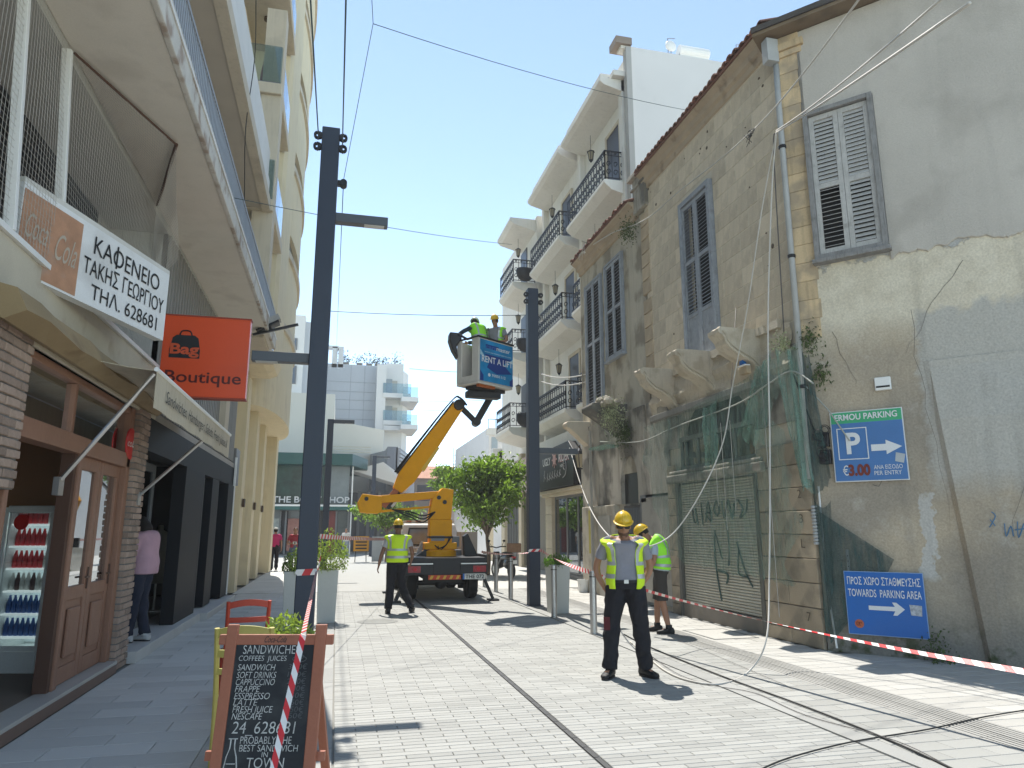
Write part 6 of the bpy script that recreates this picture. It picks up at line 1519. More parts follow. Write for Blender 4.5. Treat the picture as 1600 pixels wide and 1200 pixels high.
# scooter
sc = thing('scooter', 'dark scooter with a brown top box parked behind the steel bollards', 'scooter', (0, 0, 0))
DP = M('scooter_black', (.02, .02, .023), .35, .1, coat=.5)
for y, n_ in ((-.62, 1), (.62, 0)):
    w_ = B().tube([(0, y + .2 * math.cos(2 * math.pi * k / 20), .25 + .2 * math.sin(2 * math.pi * k / 20)) for k in range(21)], .055, 8, False).build('wheel', BLACK, sc)
    B().cyl((-.03, y, .25), (.03, y, .25), .15, 14).build('rim', STEEL, w_)
m = B(); m.tube([(0, -.75, .62), (0, -.5, .68), (0, -.1, .66), (0, .05, .45), (0, .35, .32), (0, .5, .5), (0, .52, .85)], [(.09, .1), (.14, .13), (.15, .14), (.16, .12), (.17, .06), (.17, .07), (.12, .06)], 12); m.ell((0, -.45, .48), .17, .35, .2); m.build('body', DP, sc, smooth=True)
B().ell((0, -.3, .80), .14, .38, .07).build('seat', M('seat_vinyl', (.03, .025, .02), .6), sc, smooth=True)
B().box(-.2, .2, -.98, -.64, .86, 1.16).build('top_box', M('brown_basket', (.22, .13, .08), .8, .2, sc=15), sc, bevel=.03)
m = B(); m.tube([(-.33, .42, 1.02), (-.15, .5, 1.02), (0, .52, .98), (.15, .5, 1.02), (.33, .42, 1.02)], .02); m.build('handlebar', BLACK, sc)
for s_ in (-1, 1): m = B(); m.tube([(s_ * .2, .5, 1.03), (s_ * .3, .52, 1.2)], .008, 5); m.ell((s_ * .3, .52, 1.22), .06, .015, .04); m.build('mirror', BLACK, sc)
m = B(); m.box(-.09, .09, -.86, -.85, .48, .6); m.build('number_plate', WHITE, sc); m = B(); m.box(-.08, .08, -.80, -.78, .66, .72); m.build('tail_light', RED, sc)
m = B(); m.tube([(.1, .66, .3), (.05, .56, .7)], .025); m.tube([(-.1, .66, .3), (-.05, .56, .7)], .025); m.build('fork', STEEL, sc)
g = G(786, 902); sc.location = (g.x, g.y, 0); sc.rotation_euler = (0, 0, math.radians(14))
# ================================================================== PICKUP WITH BOOM LIFT
TX, TY = 2.49, 16.55      # centre of the tail, on the street
tk = thing('boom_lift_truck', 'white pickup with a yellow articulated boom lift folded out over its black flatbed', 'truck', (0, 0, 0))
PW = M('pickup_white', (.62, .61, .57), .3, .04, coat=.6, dirt=.12, dcol=(.4, .36, .3)); DK = M('flatbed_black', (.018, .018, .02), .5, .15, dirt=.2, dcol=(.05, .045, .04))
AMB = M('lift_yellow', (.78, .34, .004), .55, .10, spec=.2, dirt=.18, dcol=(.32, .13, .02), dsc=3); TYRE = M('tyre_rubber', (.016, .016, .016), .85, .1)
# local: x right, y forward, tail at y=0
m = B(); m.box(-.9, .9, .0, 3.0, .86, .98); m.box(-.94, -.88, .02, 3.0, .86, 1.04); m.box(.88, .94, .02, 3.0, .86, 1.04); m.box(-.35, .35, -.02, .1, .60, .98); m.build('flatbed', DK, tk, bevel=.01)
m = B(); m.box(-.5, -.4, .2, 5.0, .5, .68); m.box(.4, .5, .2, 5.0, .5, .68); m.box(-.45, .45, .6, .8, .4, .62); m.build('chassis', DK, tk)
for s in (-1, 1):
    c = .62 * s
    m = B(); m.box(c - .32, c + .32, -.04, .12, .60, .84); m.build('light_housing', DK, tk, bevel=.015)
    B().box(c - .30, c + .30, -.05, .10, .835, .862).build('alloy_edge', STEEL, tk)
    t_ = B().box(c - (.02 if s > 0 else .26), c + (.28 if s > 0 else .02), -.055, -.035, .66, .80).build('tail_light', M('tail_lamp_red', (.30, .02, .03), .25), tk)
    B().cyl((c + s * .0 + (.1 if s > 0 else -.1), -.062, .73), (c + (.1 if s > 0 else -.1), -.056, .73), .045, 14).build('reflector', RED, t_)
pp = B().box(.36, .88, -.07, -.055, .50, .625).build('number_plate', M('plate_white', (.62, .62, .58), .5), tk)
B().box(.36, .40, -.074, -.07, .50, .625).build('blue_band', MBLUE2, pp)
text('THE 072', 'plate_number', INK, pp, (.42, -.073, .522), (1, 0, 0), (0, 0, 1), .085, .43, weight=.02)
bb_ = B().box(-.42, .32, -.05, -.03, .50, .60).build('warning_bar', M('warning_red', (.5, .06, .02), .5), tk)
m = B()
for k in range(5): x = -.40 + k * .15; m.prism([(x, -.053, .51), (x + .06, -.053, .51), (x + .1, -.053, .59), (x + .04, -.053, .59)], (0, .003, 0))
m.build('warning_stripe', M('warning_yellow', (.6, .38, .05), .5), bb_)
for (y, x) in ((.95, -.72), (.95, .72), (4.15, -.74), (4.15, .74)):
    w_ = B().lathe((0, 0, 0), [(.22, -.12), (.34, -.125), (.37, -.09), (.37, .09), (.34, .125), (.22, .12)], 28); w_.v = [V((x + v.z, TY * 0 + y + v.x, .37 + v.y)) for v in w_.v]
    o = w_.build('wheel', TYRE, tk, smooth=False); B().cyl((x - .1, y, .37), (x + .1, y, .37), .21, 16).build('rim', STEEL, o)
B().cyl((-.6, .95, .37), (.6, .95, .37), .06).build('axle', DK, tk); B().ell((.0, .95, .38), .16, .16, .16).build('differential', DK, tk, smooth=True)
for s in (-1, 1): B().box(s * .55 - .17 + .1 * s, s * .55 + .17 + .1 * s, 1.35, 1.37, .2, .62).build('mud_flap', DK, tk)
# cab
cy = 3.05
prof = [(cy, .55), (cy, 1.12), (cy + .08, 1.20), (cy + .22, 1.74), (cy + .45, 1.80), (cy + 1.25, 1.80), (cy + 1.75, 1.22), (cy + 2.9, 1.10), (cy + 3.0, .95), (cy + 3.0, .5)]
def cabring(x, s): return [V((x * (1 if z < 1.25 else (1 - (z - 1.22) * .30)), y, z)) for y, z in prof]
m = B(); m.rings([cabring(-.84, 1), cabring(-.8, 1), cabring(.8, 1), cabring(.84, 1)]); m.build('cab', PW, tk, bevel=.03)
def rw(pts, d=-.01, mat=None, name='rear_window', t=.02): return B().prism(pts, (0, -t, 0)).build(name, mat, tk)
rwg = [(-.62, cy + .075, 1.22), (.62, cy + .075, 1.22), (.54, cy + .175, 1.62), (-.54, cy + .175, 1.62)]
r_ = rw([(-.66, cy + .066, 1.19), (.66, cy + .066, 1.19), (.57, cy + .185, 1.66), (-.57, cy + .185, 1.66)], mat=BLACK, name='window_seal')
rw(rwg, mat=M('cab_window', (.16, .20, .22), .08, .4, sc=3, spec=.8), t=.045)
B().box(-.70, .70, cy + .42, cy + .55, 1.80, 1.86).build('roof_light_bar', M('light_bar', (.55, .5, .42), .4), tk)
for k in (-.55, -.3, .35, .55): B().box(k - .07, k + .07, cy + .40, cy + .42, 1.81, 1.85).build('lamp', M('amber_lamp', (.35, .12, .06), .3), tk)
for s in (-1, 1): B().box(s * .98 - .10, s * .98 + .10, cy + 1.5, cy + 1.6, 1.15, 1.4).build('wing_mirror', BLACK, tk, bevel=.02)
# headboard, tool boxes, panels on the bed
m = B(); m.bar((-.50, 1.6, 1.0), (-.75, 1.8, 1.0), .1); m.par((-.60, 1.2, .98), (.16, .1, .36), (.20, 0, -.08), (0, .03, 0)); m.build('pale_control_panel', M('panel_grey', (.40, .40, .38), .5), tk)
B().prism([(-.62, .9, .98), (-.12, .9, .98), (-.12, .9, 1.18), (-.30, .9, 1.22)], (0, .1, 0)).build('black_leg_housing', DK, tk, bevel=.01); B().prism([(.88, .8, .98), (.55, .8, .98), (.52, .8, 1.45), (.62, .8, 1.52)], (0, .25, 0)).build('black_leg_housing', DK, tk, bevel=.01)
B().box(.62, 1.05, 1.8, 2.5, .98, 1.55).build('plywood_box', M('grey_ply', (.38, .34, .29), .8, .1), tk)
m = B(); m.box(.24, .45, 1.0, 1.2, 1.2, 1.45); m.box(.40, .56, 1.3, 1.5, .98, 1.12); m.build('valve_block', GRYT, tk, bevel=.01)
# outriggers
for s in (-1, 1):
    for y in (.25, 2.85):
        m = B(); m.bar((s * .80, y, .75), (s * 1.12, y - .05, .04), .10, .07); m.bar((s * .55, y, .72), (s * .85, y, .78), .1); m.box(s * 1.12 - .12, s * 1.12 + .12, y - .2, y + .1, 0, .04); m.build('outrigger', DK, tk)
tk.location = (TX, TY, 0)
# ---- boom, in the street's own coordinates, still part of the truck
bm = []
def W(v): return V(v)
def add(mb, name, mat, **k):
    o = mb.build(name, mat, tk, **k); return o
Yk = TY + 1.15
def K(px, py, Y=Yk): return PY(px, py, Y)
cx0, cx1 = K(669, 860).x, K(704, 860).x; zc0, zc1 = .98, K(687, 812).z
add(B().lathe((K(686, 860).x, Yk, .98), [(.42, 0), (.42, .12), (.36, .16)], 20), 'turntable', AMB)
add(B().box(K(661, 868).x, K(711, 868).x, Yk - .28, Yk + .28, 1.14, 1.3), 'column_foot', AMB, bevel=.02)
add(B().box(cx0, cx1, Yk - .2, Yk + .2, 1.28, zc1), 'column', AMB, bevel=.02)
add(B().box(cx0 - .02, cx1 + .02, Yk - .22, Yk + .22, 1.40, 1.45), 'hose_strap', DK)
hd = [K(668, 812), K(703, 812), K(707, 795), K(706, 764), K(672, 762), K(690, 768), K(668, 800)]
add(B().prism([K(668, 812) + V((0, -.2, 0)), K(703, 812) + V((0, -.2, 0)), K(707, 766) + V((0, -.2, 0)), K(690, 763) + V((0, -.2, 0)), K(674, 780) + V((0, -.2, 0))], (0, .4, 0)), 'column_head', AMB, bevel=.015)
# lower arm: two side plates boxed, tilted slightly
def beam(a, b, ha, hb, wy, name='lower_arm', mat=AMB, y0=None, bev=.015):
    a, b = V(a), V(b); u = (b - a).normalized(); n = V((0, 1, 0)).cross(u).normalized()
    if n.z < 0: n = -n
    return add(B().prism([a - n * ha / 2, b - n * hb / 2, b + n * hb / 2, a + n * ha / 2], (0, wy, 0)), name, mat, bevel=bev)
pa, pbm = K(700, 772), K(575, 782)
beam(pa + V((0, -.15, 0)), pbm + V((0, -.15, 0)), .17, .19, .30)
beam(K(672, 792) + V((0, -.12, 0)), K(572, 801) + V((0, -.12, 0)), .05, .06, .24, 'tie_rod')
add(B().prism([K(566, 772) + V((0, -.22, 0)), K(596, 776) + V((0, -.22, 0)), K(596, 797) + V((0, -.22, 0)), K(590, 803) + V((0, -.22, 0)), K(562, 801) + V((0, -.22, 0)), K(558, 786) + V((0, -.22, 0))], (0, .44, 0)), 'knuckle', AMB, bevel=.02)
for p in ((572, 780), (684, 778), (693, 785)): c = K(*p); add(B().cyl((c.x, Yk - .24, c.z), (c.x, Yk - .2, c.z), .05, 12), 'pivot_pin', BLACK)
# hydraulic rods rising to the main boom
b0, b1 = K(598, 792), K(634, 742)
add(B().bar(b0 + V((0, -.05, 0)), K(628, 755) + V((0, -.05, 0)), .14, .14), 'hydraulic_cylinder', M('rusty_orange', (.35, .09, .02), .5, .2))
add(B().bar(K(606, 795) + V((0, .1, 0)), K(636, 752) + V((0, .1, 0)), .09, .09), 'hydraulic_rod', BLACK)
add(B().tube([K(612, 792), K(640, 756)], .035, 8), 'chrome_rod', WHITE)
# main boom
MB0, MB1 = K(622, 764), PY(716, 634, Yk - .9)
u = (MB1 - MB0).normalized(); n = V((0, 1, 0)).cross(u).normalized(); n = n if n.z > 0 else -n
def bring(p, h, w): return [p - n * h / 2 + V((0, -w, 0)), p + n * h / 2 + V((0, -w, 0)), p + n * h / 2 + V((0, w, 0)), p - n * h / 2 + V((0, w, 0))]
add(B().rings([bring(MB0 - u * .05, .24, .16), bring(MB0 + u * .35, .44, .17), bring(MB0.lerp(MB1, .5), .40, .16), bring(MB1, .27, .13)]), 'main_boom', AMB, bevel=.02)
add(B().rings([bring(MB0 + u * .3 + n * .24, .04, .1), bring(MB1 + n * .155, .035, .08)]), 'hose_tray', DK)
add(B().rings([bring(MB0.lerp(MB1, .28) - n * .21, .10, .17), bring(MB0.lerp(MB1, .55) - n * .20, .06, .16)]), 'wear_plate', M('light_lift_yellow', (.68, .42, .06), .4, .05, coat=.3))
HOSE = M('rubber_hose', (.02, .02, .02), .6)
for q_ in range(3): add(B().tube(catmull([MB0 + n * (.27 + .02 * q_) + V((0, -.08 + .06 * q_, 0)) + u * .3, MB0.lerp(MB1, .5) + n * (.25 + .015 * q_) + V((0, -.06 + .05 * q_, 0)), MB1 + n * .2 + V((0, -.05 + .05 * q_, 0)), MB1 + u * .18 + n * .08 + V((0, -.05 + .05 * q_, 0)), MB1 + u * .1 - n * .12 + V((.05, -.05 + .05 * q_, 0))], 6), .014, 6), 'hydraulic_hose', HOSE)
for q_ in range(3): add(B().tube(catmull([K(678, 800) + V((0, -.22 - .02 * q_, 0)), K(660, 806 + 5 * q_) + V((0, -.2, 0)), K(640, 800 + 4 * q_) + V((0, -.15, 0)), K(612, 796) + V((0, -.12, 0))], 6), .016, 6), 'hydraulic_hose', HOSE)
for q_ in range(2): add(B().tube(catmull([K(676, 850) + V((.1 * q_, -.24, 0)), K(683, 856 + 4 * q_) + V((0, -.36, 0)), K(695, 850) + V((0, -.3, 0)), K(700, 838) + V((.05 * q_, -.22, 0))], 6), .014, 6), 'hydraulic_hose', HOSE)
add(B().par(K(672, 845) + V((0, -.215, 0)), V((.32, 0, 0)), V((0, 0, .12)), V((0, -.004, 0))), 'maker_plate', M('grey_plate', (.25, .25, .25), .5))
T1, T2, T3 = PY(716, 634, Yk - .9), PY(744, 660, Yk - 1.0), PY(771, 613, Yk - 1.1)
add(B().cyl(T1 + V((0, -.2, 0)), T1 + V((0, .2, 0)), .13, 14), 'boom_tip', BLACK); add(B().rings([bring(MB1 - u * .28, .26, .13), bring(MB1 + u * .06, .26, .13)]), 'tip_sleeve', BLACK, bevel=.01)
add(B().bar(T1 + V((0, 0, .03)), T2, .14, .13), 'jib_link', DK, bevel=.02); add(B().bar(T2, T3, .16, .15), 'jib_arm', DK, bevel=.02)
add(B().cyl(T2 + V((0, -.12, 0)), T2 + V((0, .12, 0)), .10, 12), 'jib_pivot', BLACK)
# fix offsets: builder subtracts truck origin already
# bucket
NB = PY(747, 598, 15.2)
dR = V((math.sin(math.radians(55.5)), math.cos(math.radians(55.5)), 0)); dL = V((-dR.y, dR.x, 0))
def onray(px, o, d):  # point on line o+d*t seen at column px
    best = None; lo, hi = 0.0, 4.0
    f = lambda t: proj(o + d * t)[0] - px
    s0 = f(0) > 0
    for _ in range(40):
        mid = (lo + hi) / 2
        if (f(mid) > 0) == s0: lo = mid
        else: hi = mid
    return (lo + hi) / 2
LR, LL = onray(801, NB, dR), onray(713, NB, dL); BH = 1.06
zb = NB.z
ctr = NB + dR * LR / 2 + dL * LL / 2
FG = M('grey_white_fibreglass', (.56, .53, .48), .5, .06, dirt=.3, dcol=(.35, .3, .24), dsc=2)
def bpar(a0, a1, b0, b1, z0, z1): return B().par(NB + dR * a0 + dL * b0 + V((0, 0, z0)), dR * (a1 - a0), dL * (b1 - b0), (0, 0, z1 - z0))
bk = add(bpar(0, LR, 0, LL, 0, .06), 'bucket', FG, bevel=.02)
for a in ((0, LR, 0, .035), (0, LR, LL - .035, LL), (LR - .035, LR, .035, LL - .035)):
    bpar(a[0], a[1], a[2], a[3], .06, BH).build('bucket_wall', FG, bk, bevel=.012)
for a in ((0, .035, .035, .2, .06, BH), (0, .035, LL - .15, LL - .035, .06, BH), (0, .035, .2, LL - .15, .06, .2)):
    bpar(*a).build('bucket_side', FG, bk)
bpar(-.02, LR + .02, -.02, .03, BH, BH + .035).build('top_rim', BLACK, bk); bpar(-.02, .03, .03, LL, BH, BH + .03).build('top_rim', BLACK, bk)
bpar(.1, LR - .1, .15, LL - .2, -.08, -.005).build('bucket_base_frame', DK, bk)
bpar(.05, LR * .5, .02, .1, -.06, -.005).build('rust_strip', M('rusty_orange'), bk)
add(B().bar(ctr + V((-.45, -.1, -.17)), ctr + V((.35, .0, -.17)), .26, .16), 'rotator', DK, bevel=.03)
ad = bpar(.05, LR - .005, -.008, -.003, .07, BH - .03).build('advert_panel', M('advert_blue', (.01, .20, .42), .4, .5, sc=2.5, fine=.02), bk)
adn = -dL; o_ = NB + dR * .05 - dL * .008 + V((0, 0, .07)); AW, AH = LR - .055, BH - .1
NAVY = M('navy_print', (.01, .045, .22), .4)
m = B(); P_ = lambda a, z: o_ + dR * a * AW + V((0, 0, z * AH)) + adn * .003
m.prism([P_(.16, .90), P_(.55, .90), P_(.55, .80), P_(.16, .80)], adn * .001); m.prism([P_(.12, .66), P_(.96, .66), P_(.7, .5), P_(.96, .30), P_(.5, .22), P_(.2, .34), P_(.28, .5)], adn * .001); m.prism([P_(0, 0), P_(.1, 0), P_(.1, .14), P_(0, .25)], adn * .001); m.prism([P_(1, 0), P_(.9, 0), P_(.9, .12), P_(1, .2)], adn * .001)
m.build('navy_shape', NAVY, ad)
LC = M('light_cyan_print', (.35, .55, .65), .4)
m = B(); m.prism([P_(0, .75), P_(.14, .58), P_(0, .62)], adn * .001); m.prism([P_(1, .68), P_(.86, .58), P_(1, .56)], adn * .001); m.build('cyan_chevron', LC, ad)
def at(s, a, z, h, w, mat=SW, wt=.01, sh=0): text(s, 'advert_lettering', mat, ad, P_(a, z) + adn * .003, dR, (0, 0, 1), h, w * AW, 'L', wt, sh)
at('carn', .16, .80, .10, .34, M('blue_letter', (.03, .12, .35), .4), .02); at('master', .48, .80, .10, .42, wt=.01)
at('www.carmastercyprus.com', .12, .70, .035, .82, M('pale_letter', (.45, .6, .7), .4))
at('RENT A LIFT', .04, .46, .15, .94, wt=.015); at('70001112', .34, .14, .065, .42); m = B(); m.cyl(P_(.27, .17), P_(.27, .17) + adn * .003, .04, 14); m.build('phone_mark', SW, ad)
# ================================================================== PEOPLE
def superel(c, ax, bx, n=24, e=.85): 
    out = []
    for i in range(n):
        t = 2 * math.pi * i / n; a, b = math.cos(t), math.sin(t)
        out.append(c + ax * math.copysign(abs(a) ** e, a) + bx * math.copysign(abs(b) ** e, b))
    return out
TPROF = [(0, .165, .118), (.08, .172, .125), (.2, .168, .122), (.38, .155, .112), (.55, .165, .118), (.72, .185, .125), (.84, .192, .115), (.91, .165, .095), (.96, .10, .07), (1.0, .062, .058)]
def lerp_prof(t, prof=TPROF):
    for a, b in zip(prof, prof[1:]):
        if t <= b[0]: k = (t - a[0]) / (b[0] - a[0]); return tuple(a[i] + (b[i] - a[i]) * k for i in (1, 2))
    return prof[-1][1:]
class Fig:
    """one figure: fwd = facing, joints in world space"""
    def __init__(s, foot, fwd, H=1.75, lean=0., spine=None, prof=None, j=None, bulk=1.0):
        s.fwd = V((fwd[0], fwd[1], 0)).normalized(); s.sd = V((-s.fwd.y, s.fwd.x, 0)) * -1  # figure's right... side vector
        s.k = H / 1.75; s.foot = V(foot); s.b = bulk
        k = s.k; up = V((0, 0, 1)); F_, S_ = s.fwd, s.sd
        P = lambda f, r, z: s.foot + F_ * f * k + S_ * r * k + up * z * k
        s.P = P
        J = dict(pel=P(0, 0, .93), chest=P(.0, 0, 1.30), neck=P(.01, 0, 1.50), head=P(.03, 0, 1.64))
        for n_, r in (('r', 1), ('l', -1)):
            J['hip' + n_] = P(0, .09 * r, .92); J['kn' + n_] = P(.02, .11 * r, .50); J['an' + n_] = P(-.01, .12 * r, .09)
            J['sh' + n_] = P(0, .185 * r, 1.43); J['el' + n_] = P(-.02, .25 * r, 1.14); J['wr' + n_] = P(.06, .26 * r, .90)
            J['toe' + n_] = P(.17, .16 * r, .03)
        if j:
            for a, b in j.items(): J[a] = P(*b)
        s.J = J
    def spine(s, t):
        J = s.J; a, b, c = J['pel'], J['chest'], J['neck']
        q = (1 - t) ** 2 * a + 2 * t * (1 - t) * (b * 2 - (a + c) / 2) + t * t * c
        return q
    def frame(s, t):
        J = s.J; e = .02; d = (s.spine(min(1, t + e)) - s.spine(max(0, t - e))).normalized()
        sh = (J['shr'] - J['shl']).normalized(); hp = (J['hipr'] - J['hipl']).normalized()
        sd = hp.lerp(sh, t); sd = (sd - d * sd.dot(d)).normalized(); fw = d.cross(sd).normalized()
        if fw.dot(s.fwd) < 0 and abs(d.z) > .3: fw = -fw
        return d, sd, fw
    def tpoint(s, t, ang, off=0):
        d, sd, fw = s.frame(t); rx, ry = lerp_prof(t); rx, ry = rx * s.k * s.b + off, ry * s.k * s.b + off; e = .85
        a, b = math.sin(ang), math.cos(ang)   # ang 0 = front, +90 = figure's right
        return s.spine(t) + sd * rx * math.copysign(abs(a) ** e, a) + fw * ry * math.copysign(abs(b) ** e, b)
    def torso(s, mb, t0, t1, off, n=28, m=14, wr=.0, cap=True):
        rr = []
        for i in range(m + 1):
            t = t0 + (t1 - t0) * i / m; r = []
            for j in range(n):
                p = s.tpoint(t, 2 * math.pi * j / n, off)
                if wr: p = p + (p - s.spine(t)).normalized() * wr * noise.noise(p * 9)
                r.append(p)
            rr.append(r)
        return mb.rings(rr, cap)
    def patch(s, mb, t0, t1, a0, a1, off, nt=16, na=18, wr=0):
        rr = []
        for i in range(nt + 1):
            t = t0 + (t1 - t0) * i / nt; A0, A1 = (a0(t), a1(t)) if callable(a0) else (a0, a1); r = []
            for j in range(na + 1):
                an_ = math.radians(A0 + (A1 - A0) * j / na); p = s.tpoint(t, an_, off + .045 * abs(math.sin(an_)) * max(0, 1 - abs(t - .86) / .16) ** .5)
                if wr: p = p + (p - s.spine(t)).normalized() * wr * noise.noise(p * 8)
                r.append(p)
            rr.append(r)
        return mb.rings(rr, False, False)
def limbm(mb, pts, rad, n=14, wr=0, fr=10, sub=5):
    P = catmull(pts, sub); R = []
    for i in range(len(P)):
        t = i / (len(P) - 1) * (len(rad) - 1); a = int(min(t, len(rad) - 2)); R.append(rad[a] + (rad[a + 1] - rad[a]) * (t - a))
    o = len(mb.v); mb.tube(P, R, n)
    if wr:
        for i in range(o, len(mb.v)):
            c = P[min((i - o) // n, len(P) - 1)]; v = mb.v[i]
            mb.v[i] = v + (v - c).normalized() * wr * noise.noise(v * fr) if (v - c).length > 1e-5 else v
def remesh(o, vox, smooth=2):
    k = o.modifiers.new('r', 'REMESH'); k.mode = 'VOXEL'; k.voxel_size = vox; k.use_smooth_shade = True
    if smooth: k = o.modifiers.new('s', 'SMOOTH'); k.iterations = smooth; k.factor = .5
    return freeze(o)
def hand(mb, wr, d, palm_n, k, curl=.5, thumb=1):
    """wrist point, direction of the fingers, normal of the palm's back"""
    d = V(d).normalized(); nn = V(palm_n); nn = (nn - d * nn.dot(d)).normalized(); sx = d.cross(nn)
    kn = wr + d * .09 * k
    mb.rings([superel(wr + d * x * k, sx * a * k, nn * b * k, 12, .8) for x, a, b in ((-.02, .028, .02), (.02, .034, .018), (.06, .042, .016), (.095, .042, .014))])
    for i, (o_, L) in enumerate(((-.033, .068), (-.011, .078), (.011, .072), (.032, .058))):
        b = kn + sx * o_ * k; a1 = curl * .8; a2 = curl * 1.7
        p1 = b + (d * math.cos(a1) - nn * math.sin(a1)) * L * .45 * k; p2 = p1 + (d * math.cos(a2) - nn * math.sin(a2)) * L * .35 * k; p3 = p2 + (d * math.cos(a2 * 1.3) - nn * math.sin(a2 * 1.3)) * L * .25 * k
        mb.tube([b - d * .02 * k, b, p1, p2, p3], [.009 * k, .0095 * k, .009 * k, .008 * k, .006 * k], 8)
    b = wr + d * .02 * k - sx * .03 * k * thumb; p1 = b + (d * .7 - sx * .7 * thumb - nn * .3).normalized() * .04 * k; p2 = p1 + (d * .9 - sx * .25 * thumb - nn * .4).normalized() * .035 * k
    mb.tube([b, p1, p2], [.013 * k, .011 * k, .008 * k], 8)
def head(mb, c, look, k, up=V((0, 0, 1))):
    look = V(look).normalized(); s_ = look.cross(up).normalized(); u = s_.cross(look).normalized(); rot = Matrix((s_, look, u)).transposed()
    mb.ell(c + u * .02 * k, .076 * k, .094 * k, .102 * k, 18, 12, rot=rot)
    mb.ell(c - u * .045 * k + look * .018 * k, .060 * k, .070 * k, .072 * k, 16, 10, rot=rot)
    N = c + look * .092 * k - u * .015 * k; mb.tube([c + look * .085 * k + u * .02 * k, N + look * .016 * k - u * .012 * k, c + look * .082 * k - u * .035 * k], [.008 * k, .015 * k, .010 * k], 8)
    mb.ell(c + look * .082 * k - u * .060 * k, .024 * k, .012 * k, .008 * k, 10, 6, rot=rot)
    mb.ell(c + look * .070 * k - u * .095 * k, .026 * k, .020 * k, .018 * k, 10, 6, rot=rot)
    for e in (-1, 1): mb.ell(c + s_ * e * .078 * k - u * .01 * k - look * .008 * k, .010 * k, .020 * k, .032 * k, 8, 6, rot=rot)
    return rot, s_, u
SKIN = M('tanned_skin', (.30, .155, .095), .55, .08, sc=8); SKIND = M('deep_tan_skin', (.20, .10, .06), .55, .08, sc=8); SKINL = M('light_skin', (.42, .25, .18), .55, .06, sc=8)
TEE = M('grey_marl_tee', (.22, .22, .25), .9, .08, sc=8); HIVY = M('hi_vis_yellow', (.55, .78, .02), .7, .06, sc=6, emit=0); HIVG = M('hi_vis_green', (.30, .80, .04), .7, .06, sc=6)
REFL = M('reflective_tape', (.40, .42, .42), .4, .05, metal=.3); BTR = M('black_work_trousers', (.012, .012, .016), .85, .15, sc=10)
HEL = M('yellow_helmet', (.66, .42, .02), .35, .04, coat=.4); HELW = M('white_helmet', (.62, .62, .58), .35, .04, coat=.4); BOOT = M('black_boots', (.014, .014, .014), .6, .2); HAIR = M('dark_hair', (.012, .009, .008), .7, .3, sc=30)
